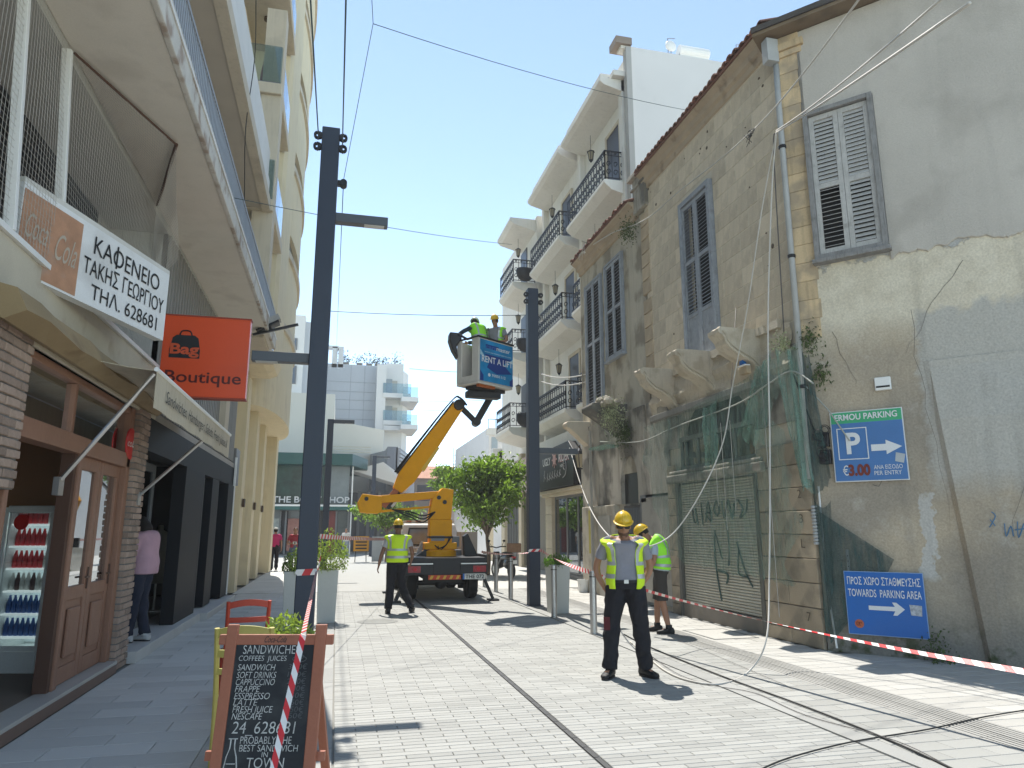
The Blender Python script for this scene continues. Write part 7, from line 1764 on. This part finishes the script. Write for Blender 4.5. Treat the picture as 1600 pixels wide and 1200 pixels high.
def person(lab, fig, skin=SKIN, top=TEE, trous=BTR, boots=BOOT, vest=None, helmet=None, hair=HAIR, look=None, sleeve='short', shorts=False, vox=.012, arms=True, legs=True, hands=True, curl=.5, handdir=None, headup=V((0, 0, 1)), loose=1.0, hairlong=False, topoff=.014, top_len=0.05, glasses=False, beard=False, solidleg=False):
    J, k = fig.J, fig.k; t = thing('person', lab, 'person', (fig.foot.x, fig.foot.y, fig.foot.z))
    look = V(look or fig.fwd); b = B()
    fig.torso(b, 0, 1, 0, 20, 10)
    rot, s_, u_ = head(b, J['head'], look, k, headup)
    b.tube([fig.spine(.93), J['neck'], J['head'] - u_ * .03 * k], [.06 * k, .056 * k, .056 * k], 14)
    for q in 'rl':
        limbm(b, [J['hip' + q], J['kn' + q], J['an' + q]], [.082 * k, .074 * k, .055 * k, .052 * k, .048 * k, .034 * k]); b.tube([J['an' + q], J['an' + q] - V((0, 0, .03 * k)), J['toe' + q].lerp(J['an' + q], .4)], [.036 * k, .036 * k, .03 * k], 10)
        limbm(b, [fig.spine(.86).lerp(J['sh' + q], .55), J['sh' + q], J['el' + q], J['wr' + q]], [.05 * k, .052 * k, .045 * k, .038 * k, .04 * k, .034 * k, .024 * k])
        if hands:
            d = (J['wr' + q] - J['el' + q]).normalized(); hn = fig.sd * (1 if q == 'r' else -1)
            if handdir and q in handdir: d, hn = V(handdir[q][0]), V(handdir[q][1])
            hand(b, J['wr' + q], d, hn, k, curl, 1 if q == 'r' else -1)
    o = b.build('body', skin, t); remesh(o, vox, 2)
    # trousers / shorts
    b = B(); fig.torso(b, -.05 if False else 0, .20, .012 * k, 24, 5)
    for q in 'rl':
        kn, an = J['kn' + q], J['an' + q]; hp = J['hip' + q]
        if shorts: limbm(b, [hp + V((0, 0, .03)), hp.lerp(kn, .5), kn - (kn - hp).normalized() * .0], [.105 * k, .10 * k, .092 * k, .088 * k], 16, .012, 12)
        else: limbm(b, [hp + V((0, 0, .03)), kn, an + V((0, 0, .0))], [.102 * k * loose, .094 * k * loose, .076 * k * loose, .072 * k * loose, .07 * k * loose, .070 * k * loose], 18, .026, 15, 7)
    o = b.build('shorts' if shorts else 'trousers', trous, t); remesh(o, vox, 2)
    # boots
    for q in 'rl':
        an, to = J['an' + q], J['toe' + q]; d = V((to.x - an.x, to.y - an.y, 0)).normalized(); gz = an.z - .09 * k; sx = d.cross(V((0, 0, 1)))
        bt = B(); rr = []
        for (f_, w_, h_) in ((-.085, .028, .05), (-.07, .040, .085), (-.02, .043, .10), (.05, .046, .075), (.11, .050, .055), (.165, .045, .045), (.195, .022, .03)):
            c = V((an.x, an.y, gz)) + d * f_ * k + V((0, 0, (.012 + h_ / 2) * k)); rr.append(superel(c, sx * w_ * k, V((0, 0, h_ / 2 * k)), 12, .7))
        bt.rings(rr); bt.tube([V((an.x, an.y, gz + .06 * k)), V((an.x, an.y, gz + .14 * k))], [.05 * k, .052 * k], 12)
        ob = bt.build('boot' if boots is BOOT else 'shoe', boots, t, smooth=True)
        so = B(); so.rings([superel(V((an.x, an.y, gz + z_)) + d * .055 * k, d * .142 * k, sx * .050 * k, 16, .75) for z_ in (.0, .016 * k)]); so.build('sole', BLACK, ob)
    # shirt
    b = B(); fig.torso(b, top_len, .965, topoff * k, 30, 18, .018)
    for q in 'rl':
        sh, el, wr = J['sh' + q], J['el' + q], J['wr' + q]
        st_ = fig.spine(.86).lerp(sh, .5)
        if sleeve == 'short': limbm(b, [st_, sh, sh.lerp(el, .62)], [.045 * k, .056 * k, .062 * k, .068 * k], 14, .01, 12)
        elif sleeve == 'long': limbm(b, [st_, sh, el, wr], [.062 * k, .064 * k, .056 * k, .052 * k, .05 * k, .044 * k], 14, .014, 12)
        elif sleeve == 'wide': limbm(b, [st_, sh, el, el.lerp(wr, .7)], [.065 * k, .075 * k, .075 * k, .085 * k], 14, .02, 9)
    o = b.build('shirt', top, t); remesh(o, vox, 2)
    if vest:
        mat, openw, vlen = vest; off = .032 * k
        b = B()
        if openw: f0, f1 = (lambda t_: openw + (0 if t_ < .9 else (t_ - .9) * 80)), (lambda t_: 360 - openw - (0 if t_ < .9 else (t_ - .9) * 80))
        else: f0, f1 = (lambda t_: 0.0), (lambda t_: 360.0)
        fig.patch(b, vlen, .955, f0, f1, off, 18, 36, .02)
        v_ = b.build('vest', mat, t, solid=.008, smooth=True)
        for tt in ((.13, .19), (.32, .38)):
            b = B(); fig.patch(b, tt[0], tt[1], f0, f1, off + .0065 * k, 2, 36, .02); b.build('reflective_band', REFL, v_, solid=.003)
        for a0 in (38, -38, 142, 218):
            b = B(); fig.patch(b, .38, .95, lambda t_, a0=a0: a0 - 7, lambda t_, a0=a0: a0 + 7, off + .006 * k, 12, 3, .02); b.build('reflective_strap', REFL, v_, solid=.003)
    hc = J['head'] + u_ * .05 * k
    if helmet:
        m = B(); m.ell(hc + u_ * .01 * k, .100 * k, .124 * k, .115 * k, 24, 9, 0, 1, rot); h_ = m.build('helmet', helmet, t, smooth=True)
        m = B(); br = []
        for rr0, zz in ((.100, .0), (.112, -.006), (.112, -.014), (.098, -.012)):
            br.append([hc + u_ * (.012 + zz) * k + rot @ V((rr0 * k * math.cos(2 * math.pi * i / 24), (rr0 * 1.22 + (.045 if math.sin(2 * math.pi * i / 24) > .3 and rr0 > .105 else 0)) * k * math.sin(2 * math.pi * i / 24), 0)) for i in range(24)])
        m.rings(br, False); m.build('brim', helmet, h_)
        m = B(); m.rings([[hc + u_ * .01 * k + rot @ (V((sx_ * k, (.124 + hh) * k * math.cos(a), (.115 + hh) * k * math.sin(a)))) for sx_, hh in ((-.016, -.004), (-.010, .006), (.010, .006), (.016, -.004))] for a in [math.pi * i / 12 for i in range(13)]], closed=False); m.build('ridge', helmet, h_)
        m = B(); m.ell(J['head'] + u_ * .015 * k - look * .008 * k, .082 * k, .098 * k, .095 * k, 16, 8, -.35, .5, rot); m.build('hair', hair, t, smooth=True)
    elif hair:
        m = B(); m.ell(J['head'] + u_ * .028 * k - look * .018 * k, .087 * k, .098 * k, .106 * k, 18, 10, rot=rot)
        if hairlong: m.tube([J['head'] - look * .04 * k + u_ * .02 * k, J['head'] - look * .075 * k - u_ * .06 * k, J['head'] - look * .075 * k - u_ * .17 * k], [.09 * k, .095 * k, .06 * k], 14)
        o = m.build('hair', hair, t); remesh(o, .012, 1)
        # keep the face free: push hair mesh back from the face
        for v in o.data.vertices:
            p = v.co + wpos(t) - J['head']; d_ = p.dot(look.normalized())
            if d_ > .045 * k and p.dot(u_) < .06 * k: v.co -= look.normalized() * (d_ - .045 * k)
    e_ = B()
    for e in (-1, 1): e_.ell(J['head'] + look.normalized() * .086 * k + s_ * e * .032 * k + u_ * .012 * k, .011 * k, .006 * k, .006 * k, 8, 6, rot=rot)
    e_.build('eyes', BLACK, t)
    if glasses:
        m = B()
        for e in (-1, 1): m.ell(J['head'] + look.normalized() * .096 * k + s_ * e * .033 * k + u_ * .012 * k, .028 * k, .008 * k, .019 * k, 12, 7, rot=rot)
        m.bar(J['head'] + look.normalized() * .098 * k - s_ * .01 + u_ * .018 * k, J['head'] + look.normalized() * .098 * k + s_ * .01 + u_ * .018 * k, .005)
        for e in (-1, 1): m.bar(J['head'] + look.normalized() * .09 * k + s_ * e * .06 * k + u_ * .015 * k, J['head'] + s_ * e * .082 * k + u_ * .015 * k, .005)
        m.build('sunglasses', BLACK, t)
    if beard:
        m = B(); m.ell(J['head'] - u_ * .062 * k + look.normalized() * .024 * k, .063 * k, .072 * k, .062 * k, 16, 9, -.95, .05, rot); m.build('beard', M('short_beard', (.11, .06, .04), .9, .2, sc=40), t, smooth=True)
    return t
def dirto(a, b): d = V(b) - V(a); return V((d.x, d.y, 0)).normalized()
# 1 the man with the open vest, hands on the back of his hips
f1 = V((3.24, 7.86, 0)); fw = dirto(f1, (0.6, 0, 0))
F1 = Fig(f1, fw, 1.78, bulk=1.04, j=dict(hipr=(0, .10, .92), hipl=(0, -.10, .92), knr=(.05, .17, .50), knl=(.03, -.15, .50), anr=(.06, .20, .09), anl=(-.04, -.19, .09), toer=(.22, .27, .03), toel=(.10, -.30, .03),
    shr=(0, .195, 1.44), shl=(0, -.195, 1.44), elr=(-.10, .315, 1.15), ell=(-.12, -.29, 1.15), wrr=(-.05, .23, .93), wrl=(-.09, -.17, .95), neck=(.03, 0, 1.49), head=(.09, .01, 1.615)))
p1 = person('man in an open yellow vest and grey tee standing with hands behind his hips', F1, SKIN, vest=(HIVY, 30, .0), top_len=.10, helmet=HEL, look=fw + V((0, 0, -.30)), glasses=True, beard=True, vox=.009, loose=1.2, handdir={'r': (-fw * .5 - F1.sd * .75 - V((0, 0, .3)), -fw), 'l': (-fw * .5 + F1.sd * .75 - V((0, 0, .3)), -fw)})
m = B(); F1.patch(m, .075, .11, 0, 360, .026, 1, 30); m.build('belt', BOOT, p1, solid=.006); m = B(); c = F1.tpoint(.092, 0, .032); m.par(c - F1.sd * .025 - V((0, 0, .02)), F1.sd * .05, V((0, 0, .04)), fw * .006); m.build('belt_buckle', STEEL, p1)
m = B(); m.par(F1.J['knr'] + fw * .075 + F1.sd * .02 - V((0, 0, .0)), F1.sd * .07, V((0, 0, .14)), fw * .012); m.build('knee_pocket', M('dark_red_trim', (.08, .012, .015), .8), p1)
m = B(); q = F1.J['head'] + V((0, 0, .1)) + fw * .125; m.cyl(q, q + fw * .004, .018, 10); m.build('helmet_badge', M('badge_brown', (.18, .05, .02), .5), p1)
# 2 the man behind him, bending and looking down to the left, in shorts
f2 = V((5.12, 10.95, 0)); fw = V((-.75, .35, 0)).normalized()
F2 = Fig(f2, fw, 1.74, j=dict(chest=(.0, 0, 1.27), neck=(.14, 0, 1.46), head=(.25, 0, 1.54), shr=(.07, .18, 1.40), shl=(.07, -.18, 1.40), elr=(.10, .25, 1.10), ell=(.10, -.24, 1.10), wrr=(.28, .18, .93), wrl=(.28, -.14, .95), knr=(.06, .12, .5), knl=(-.02, -.12, .5), anr=(.08, .13, .09), anl=(-.10, -.13, .09), toer=(.25, .16, .03), toel=(.07, -.16, .03)))
person('man in a green vest and shorts bending behind the man with the open vest', F2, SKIN, vest=(HIVG, 14, .08), helmet=HEL, look=fw * .8 + V((0, 0, -.5)), shorts=True, trous=M('khaki_dark_shorts', (.045, .04, .035), .9, .15), boots=BOOT, top=M('pale_blue_tee', (.36, .42, .48), .9), vox=.010)
# 3 worker walking away toward the truck
f3 = V((1.22, 14.75, 0)); fw = V((.12, 1, 0)).normalized()
F3 = Fig(f3, fw, 1.76, bulk=1.05, j=dict(knl=(-.02, -.12, .5), anl=(-.12, -.14, .09), toel=(.06, -.17, .03), knr=(.10, .10, .52), anr=(.02, .30, .11), toer=(.19, .33, .05), elr=(-.06, .29, 1.15), wrr=(.10, .27, .98), ell=(-.03, -.30, 1.14), wrl=(.02, -.36, .90)))
person('worker seen from behind in a yellow vest walking toward the back of the truck', F3, SKIND, vest=(HIVY, 0, .04), helmet=HEL, look=fw, top=M('light_grey_tee', (.36, .36, .37), .9), vox=.012, loose=1.12)
m = B(); q = F3.tpoint(.66, math.pi, .045)
text('MASTER', 'back_print', INK, None, q, -F3.sd if (-F3.sd).x > 0 else F3.sd, (0, 0, 1), .035, .16, 'C', .02, 0, .004) if False else None
# 4, 5 workers in the bucket
fz = NB.z + .06
f4 = V((ctr.x, ctr.y, fz)) - dR * .06 + dL * .10; fw4 = V((-.5, .7, 0)).normalized()
F4 = Fig(f4, fw4, 1.74, j=dict(chest=(.06, 0, 1.27), neck=(.16, 0, 1.46), head=(.22, .03, 1.57), shr=(.12, .18, 1.40), shl=(.12, -.19, 1.40), ell=(.28, -.42, 1.22), wrl=(.42, -.30, 1.12), elr=(.34, .22, 1.2), wrr=(.5, .1, 1.15)))
person('worker in green vest and white helmet leaning over the side of the bucket', F4, SKIN, vest=(HIVG, 0, .02), helmet=HELW, look=V((.35, .8, -.35)), top=M('navy_sweater', (.02, .04, .055), .9), sleeve='long', vox=.012)
f5 = V((ctr.x, ctr.y, fz)) + dR * .38 + dL * .02; fw5 = V((-.55, -.75, 0)).normalized()
F5 = Fig(f5, fw5, 1.74, j=dict(elr=(.02, .30, 1.16), wrr=(.26, .06, 1.06), ell=(.05, -.30, 1.14), wrl=(.26, -.10, 1.08), head=(.05, 0, 1.64)))
person('worker in grey tee, green vest and yellow helmet standing in the lift bucket', F5, SKIN, vest=(HIVG, 36, .02), helmet=HEL, look=fw5 + V((0, 0, -.3)), vox=.012)
# black bag hung on the bucket
bg_ = thing('tool_bag', 'black canvas bag hanging off the left side of the lift bucket', 'bag', NB + dL * LL + V((0, 0, .5)))
c = PY(711, 534, NB.y + dL.y * LL - .1)
m = B(); m.prism([PY(703, 518, c.y), PY(721, 520, c.y), PY(722, 530, c.y), PY(714, 540, c.y), PY(716, 560, c.y), PY(707, 545, c.y), PY(702, 530, c.y)], (0, .3, 0)); m.build('canvas', BLACK, bg_, bevel=.03)
m = B(); m.tube([PY(716, 522, c.y), PY(730, 530, c.y), PY(740, 527, c.y)], .03, 6); m.build('strap', BLACK, bg_)
# 6 woman in pink
f6 = V((-2.52, 10.85, .14)); fw6 = V((-.95, .3, 0)).normalized()
F6 = Fig(f6, fw6, 1.66, j=dict(neck=(.05, 0, 1.48), head=(.10, 0, 1.60), elr=(.10, .24, 1.12), wrr=(.28, .14, 1.12), ell=(.10, -.22, 1.14), wrl=(.28, -.12, 1.12), anr=(-.06, .1, .09), toer=(.12, .12, .03), anl=(.08, -.1, .09), toel=(.25, -.12, .03)))
person('dark haired woman in a loose pink blouse looking into the black shop window', F6, SKIND, top=M('pink_blouse', (.48, .30, .36), .9, .08, sc=10), trous=M('navy_trousers', (.02, .025, .045), .9), boots=M('white_trainers', (.5, .5, .5), .6), look=fw6 + V((0, 0, -.15)), sleeve='wide', topoff=.05, top_len=0.0, hairlong=True, vox=.013)
# 7, 8 pedestrians
for (px, py, lab, fwd, topc, trc, kw) in ((427, 892, 'walker in a magenta top and cap seen from behind near the far planter', (-.1, 1), (.40, .03, .12), (.015, .015, .02), {}), (458, 895, 'man in a dark red shirt and jeans walking toward us beside the tall post', (.05, -1), (.28, .025, .04), (.07, .10, .14), {})):
    g = G(px, py); F7 = Fig((g.x, g.y, 0), fwd, 1.68, j=dict(knr=(.12, .1, .52), anr=(.2, .1, .12), toer=(.36, .12, .07), anl=(-.2, -.1, .12), toel=(-.04, -.12, .03), knl=(-.05, -.1, .5), **({'elr': (.0, .28, 1.15), 'wrr': (.25, .1, 1.15), 'ell': (0, -.28, 1.15), 'wrl': (.25, -.08, 1.12)} if fwd[1] < 0 else {})))
    pp_ = person(lab, F7, SKIN, top=M('shirt_%d' % px, topc, .9), trous=M('trousers_%d' % px, trc, .9), look=V((fwd[0], fwd[1], 0)), vox=.016, loose=1.1, helmet=None)
    if fwd[1] > 0:
        m = B(); m.ell(F7.J['head'] + V((0, 0, .05)), .095, .11, .08, 16, 6, 0, 1); m.build('cap', M('pale_cap', (.45, .45, .43), .9), pp_, smooth=True)
    else:
        bc = F7.P(.3, 0, 1.16); q = thing('held_camera', 'small pale camera held by the man in the dark red shirt', 'camera', bc); B().box(bc.x - .07, bc.x + .07, bc.y - .04, bc.y + .04, bc.z - .04, bc.z + .05).build('body', M('camera_silver', (.5, .5, .48), .4), q, bevel=.01); B().cyl(bc + V((0, -.08, 0)), bc + V((0, -.04, 0)), .03).build('lens', BLACK, q)
# far little figure by the barrier
g = G(540, 857, 0); g = PY(540, 850, 44); F9 = Fig((g.x, 44, 0), (0, -1), 1.68)
person('tiny distant pedestrian in pale clothes by the far shop corner', F9, SKIN, top=M('pale_shirt', (.5, .48, .45), .9), trous=M('pale_jeans', (.2, .24, .3), .9), vox=.022)

# ================================================================== BARRIER TAPE
RT = M('tape_red', (.55, .03, .035), .45, .05); WT = M('tape_white', (.70, .68, .66), .45, .04)
def tape(name_lab, pts, w=.065, stripe=.11, twist=0., slant=.06, face=None, w0=None):
    P = []
    pts = [V(p) for p in pts]; L = [0]
    for a, b in zip(pts, pts[1:]): L.append(L[-1] + (b - a).length)
    tot = L[-1]
    def at_(s):
        s = max(0, min(tot, s))
        for i in range(len(L) - 1):
            if s <= L[i + 1] + 1e-9: return pts[i].lerp(pts[i + 1], (s - L[i]) / max(1e-6, L[i + 1] - L[i]))
        return pts[-1]
    def fr(s):
        d = (at_(s + .02) - at_(s - .02)).normalized(); side = d.cross(V((0, 0, 1))).normalized() if abs(d.z) < .95 else V((1, 0, 0)); up = side.cross(d).normalized()
        if face is not None: nn = V(face); up = nn.cross(d).normalized(); side = up.cross(d)
        a = twist * s; return up * math.cos(a) + side * math.sin(a)
    t = thing('barrier_tape', name_lab, 'barrier tape', pts[0], 'red and white barrier tape'); r, wm = B(), B()
    n = int(tot / stripe); sl = slant
    for i in range(n + 1):
        mb = r if i % 2 else wm; s0 = i * stripe; s1 = min(tot, s0 + stripe)
        if s1 - s0 < .01: continue
        sub = 2
        for j in range(sub):
            a, b = s0 + (s1 - s0) * j / sub, s0 + (s1 - s0) * (j + 1) / sub
            lo = lambda s: at_(s - sl / 2) - fr(s - sl / 2) * w / 2
            hi = lambda s: at_(s + sl / 2) + fr(s + sl / 2) * w / 2
            mb.quad(lo(a), lo(b), hi(b), hi(a))
    r.build('red_stripes', RT, t, solid=.0006, kind='stuff'); wm.build('white_stripes', WT, t, solid=.0006, kind='stuff'); return t
bl1, bl5 = G(928, 990), G(757, 917)
pR = V((4.22, 15.4, 0))
tape('slack tape from the steel bollard past the men along the gable wall', sag((bl1.x, bl1.y, .92), (PY(1640, 1056, 4.4).x, 4.4, PY(1640, 1056, 4.4).z), .10, 24), .056, .08, twist=.35)
tape('tape from the right lamp post to the bollard beside the open vest man', sag((pR.x + .12, pR.y - .13, 1.18), (bl1.x, bl1.y, .93), .05, 12), .07, .09, twist=.8)
tape('sagging tape from the back of the truck to the right lamp post', sag(PY(752, 862, 19.5), (pR.x - .13, pR.y - .1, 1.12), .05, 12), .06, .09, twist=.5)
tape('short loop of tape wrapped round the right lamp post', [(4.07, 15.27, 1.16), (4.37, 15.27, 1.17)], .06, .08, face=(0, -1, 0))
pL = V((-.335, 9.6, 0))
tape('tape wrapped round the tall left lamp post', [(-.47, 9.47, 1.08), (-.20, 9.47, 1.09)], .075, .10, face=(0, -1, 0), slant=.04)
e0 = PY(427, 1210, 3.9)
tape('tape pulled tight from the tall left post over the chalkboard toward the viewer', [V((-.21, 9.47, 1.10)).lerp(PY(474, 990, 4.46), i / 12) for i in range(13)] + [PY(474, 990, 4.46).lerp(PY(424, 1215, 4.1), i / 8) for i in range(1, 9)], .036, .062, twist=0, face=(0, -1, 0))
tape('long far tape from the tall left post across the street to the truck', sag((-.2, 9.7, 1.52), PY(640, 840, 30), .05, 16), .06, .12)
tape('short tape hanging down the street side of the tall left post', [(-.19, 9.6, 1.5), (-.17, 9.62, 1.28), (-.2, 9.5, 1.1)], .05, .08)

# ================================================================== CABLES AND ROPES
CW_ = M('white_cable', (.50, .48, .44), .6, .1); CG_ = M('grey_cable', (.13, .12, .115), .6, .1); CB_ = M('dark_cable', (.02, .02, .02), .6, .1); WIRE = M('span_wire', (.07, .10, .10), .5)
def pathY(pts, k=7): return catmull([PY(a, b, y) for a, b, y in pts], k)
def pathG(pts, z=.012, k=7): return catmull([G(a, b) + V((0, 0, z)) for a, b in pts], k)
cable('ground_cable', pathG([(975, 992), (1010, 1010), (1120, 1055), (1250, 1103), (1380, 1155), (1490, 1205), (1560, 1240)]), .008, CB_, 'thick black cable lying on the paving from behind the man to the bottom edge')
cable('ground_cable', pathG([(1000, 1012), (1020, 1028), (1060, 1055), (1110, 1072), (1180, 1085), (1260, 1120), (1400, 1160), (1500, 1210)]), .0035, CG_, 'thin grey cable curving over the paving nearer than the thick black cable')
cable('ground_cable', pathG([(1170, 1215), (1230, 1188), (1330, 1162), (1450, 1142), (1540, 1122), (1640, 1106)]), .006, CB_, 'dark cable crossing the thick cable and leaving by the right edge')
cable('ground_cable', pathG([(1060, 1002), (1110, 1022), (1180, 1052), (1240, 1078)]), .0025, CG_, 'very thin cable on the paving closest to the roller shutter')
a = PY(1213, 207, 8.55)
g1 = G(1128, 1070) + V((0, 0, .012))
cable('hanging_cable', catmull([a, PX(1206, 300, 6.2), PX(1200, 500, 6.0), PX(1203, 700, 5.7), PX(1202, 900, 5.3), PX(1197, 1000, 4.9), G(1170, 1052) + V((0, 0, .02)), g1, G(1080, 1066) + V((0, 0, .012)), G(1040, 1050) + V((0, 0, .012)), G(1008, 1024) + V((0, 0, .012)), G(985, 1004) + V((0, 0, .012))], 8), .011, CW_, 'white cable dropping down the front of the stone corner and looping on the paving')
cable('hanging_cable', catmull([a, PX(1190, 330, 6.2), PX(1168, 480, 6.1), PX(1145, 600, 6.0), PX(1130, 690, 5.8), PX(1095, 770, 5.4), PX(1050, 835, 5.0), PY(1000, 856, 9.6), PY(957, 842, 9.9), PY(925, 800, 12), PY(905, 750, 15.5), PY(890, 700, 19.5)], 8), .010, CW_, 'white cable swinging behind the men from the house corner to the black board')
cable('overhead_cable', sag(a, PX(1515, 5, 3.6), .02), .012, CW_, 'lower white overhead cable from the house corner to the upper right edge')
cable('overhead_cable', sag(a + V((0, 0, .03)), PX(1475, -5, 3.6), .05), .010, CW_, 'middle white overhead cable from the house corner to the top edge')
b = PX(1180, 200, 6.35)
cable('overhead_cable', sag(b, PX(1345, -5, 3.9), .06), .011, CW_, 'upper double overhead cable crossing in front of the yellow corner stones')
cable('overhead_cable', catmull([b, PX(1130, 245, 6.4), PX(1060, 300, 6.45), PX(1020, 335, 6.45), PX(990, 352, 6.4), PX(955, 365, 6.4), PX(912, 392, 6.4)], 6), .013, CW_, 'white cable strung along the top of the stone facade under the eave')
m = B()
for k in range(6): m.tube(catmull([b, b + V((-.04, random.uniform(.02, .15), random.uniform(-.12, .08))), b + V((.0, random.uniform(.1, .35), random.uniform(-.2, .1))), b + V((.08, random.uniform(.2, .45), random.uniform(-.12, .05)))], 5), .005, 5)
tag(m.build('cable_tangle', CB_, None), 'tangle of dark wires on the facade below the roof corner', 'cable')
m = B()
for k in range(7): q = PX(912, 392, 6.35); m.tube(catmull([q, q + V((-.05, random.uniform(-.3, .3), random.uniform(-.2, .2))), q + V((-.02, random.uniform(-.3, .3), random.uniform(-.25, .1)))], 5), .006, 5)
tag(m.build('cable_tangle', CW_, None), 'tangle of pale wires at the far end of the stone house eave', 'cable')
cable('net_rope', catmull([PX(1290, 600, 6.55) - V((.2, 0, 0)), PX(1237, 580, 6.38), PX(1200, 600, 6.3), PX(1150, 632, 6.3), PX(1060, 665, 6.3), PX(1000, 690, 6.3), PX(938, 690, 6.3)], 6), .012, M('pale_rope', (.34, .35, .32), .8), 'pale rope from which the green netting hangs along the shop front')
q = gp(1330, 690) + GN * .1
cable('net_rope', [PX(1237, 580, 6.38), gp(1297, 642) + GN * .12, q], .010, M('pale_rope'), 'pale rope slanting down across the corner of the ERMOU PARKING sign')
cable('dark_wire', catmull([PX(1240, 585, 6.4), gp(1262, 640) + GN * .1, gp(1285, 700) + GN * .1], 5), .012, CB_, 'dark wire running from the net rope to the meter tangle')
cable('hanging_cable', [PX(1150, 480, 6.5), PX(1141, 630, 6.2), PX(1128, 700, 6.1)], .006, CG_, 'thin grey wire hanging straight beside the tall window shutter')
# wires over the street
pt = V((-.335, 9.49, 7.05))
cable('span_wire', [V((-.50, 9.49, 7.0)), PY(484, -20, 5.2)], .008, WIRE, 'taut wire rising from the left side of the tall post to the top edge')
cable('span_wire', [V((-.17, 9.49, 6.95)), PY(541, -20, 5.2)], .008, WIRE, 'taut wire rising from the right side of the tall post to the top edge')
k0 = PY(583, 37, 8.2)
cable('span_wire', [V((-.13, 9.55, 6.45)), k0, PY(580, -20, 6.5)], .004, WIRE, 'thin wire bending at a knot above the tall post')
cable('span_wire', sag(k0, PX(1095, 176, 7.0), .12), .005, WIRE, 'long thin wire from the knot over the street to the stone house')
cable('span_wire', [V((-.13, 9.55, 6.35)), PY(525, 560, 60)], .006, WIRE, 'thin wire running away along the street from the tall post')
for i, (p_, q_, lab) in enumerate((((PX(360, 308, -1.7)), PX(800, 382, 4.2), 'thin cross wire behind the upper lamp arm'), (PY(500, 485, 22), PY(830, 492, 22), 'thin cross wire level with the top of the right lamp post'), (PY(640, 576, 34), PY(800, 582, 34), 'cross wire behind the lift bucket'), (PY(640, 628, 42), PY(800, 622, 42), 'cross wire below the lift bucket'), (PY(640, 640, 48), PY(790, 640, 48), 'lowest faint cross wire above the far roofs'))):
    cable('span_wire', sag(p_, q_, .08), .006 if i == 0 else .012, WIRE, lab)
cable('span_wire', catmull([PY(715, 640, 36), PY(690, 652, 36), PY(678, 672, 36)], 4), .014, WIRE, 'short loose wire dangling left of the boom tip')
cable('span_wire', [V((4.07, 15.28, 6.75)), PX(850, 500, 5.2), PX(838, 505, 4.9)], .014, CW_, 'pale wire curling at the head of the right lamp post')
for (za, lab) in ((592, 'upper of two white cables sagging under the first floor balcony railing'), (604, 'lower of two white cables sagging under the first floor balcony railing')):
    cable('wall_cable', sag(PX(846, za - 8, 7.4), PX(915, za - 7, 6.6), .12), .018, CW_, lab)
cable('wall_cable', catmull([PX(400, 0, -1.75), PX(398, 90, -1.8), PX(384, 200, -1.85), PX(382, 300, -1.9), PX(378, 420, -1.95), PX(384, 460, -2)], 6), .008, CB_, 'thin black cable hanging down the white parapet of the cafe building')
cable('wall_cable', catmull([PX(1213, 210, 6.5), PX(1209, 240, 6.46), PX(1225, 520, 6.42)], 5), .01, CG_, 'grey cable following the drainpipe at the corner')

# ================================================================== AIR
hz = bpy.data.materials.new('thin_haze'); hz.use_nodes = True; ht = hz.node_tree; ht.nodes.clear()
ho = ht.nodes.new('ShaderNodeOutputMaterial'); hv = ht.nodes.new('ShaderNodeVolumePrincipled'); hv.inputs['Density'].default_value = HAZE; hv.inputs['Color'].default_value = (.93, .96, 1, 1); hv.inputs['Anisotropy'].default_value = .2
ht.links.new(hv.outputs[0], ho.inputs['Volume'])
B().box(-60, 60, -25, 150, -1.2, 34).build('haze', hz, None, kind='stuff')
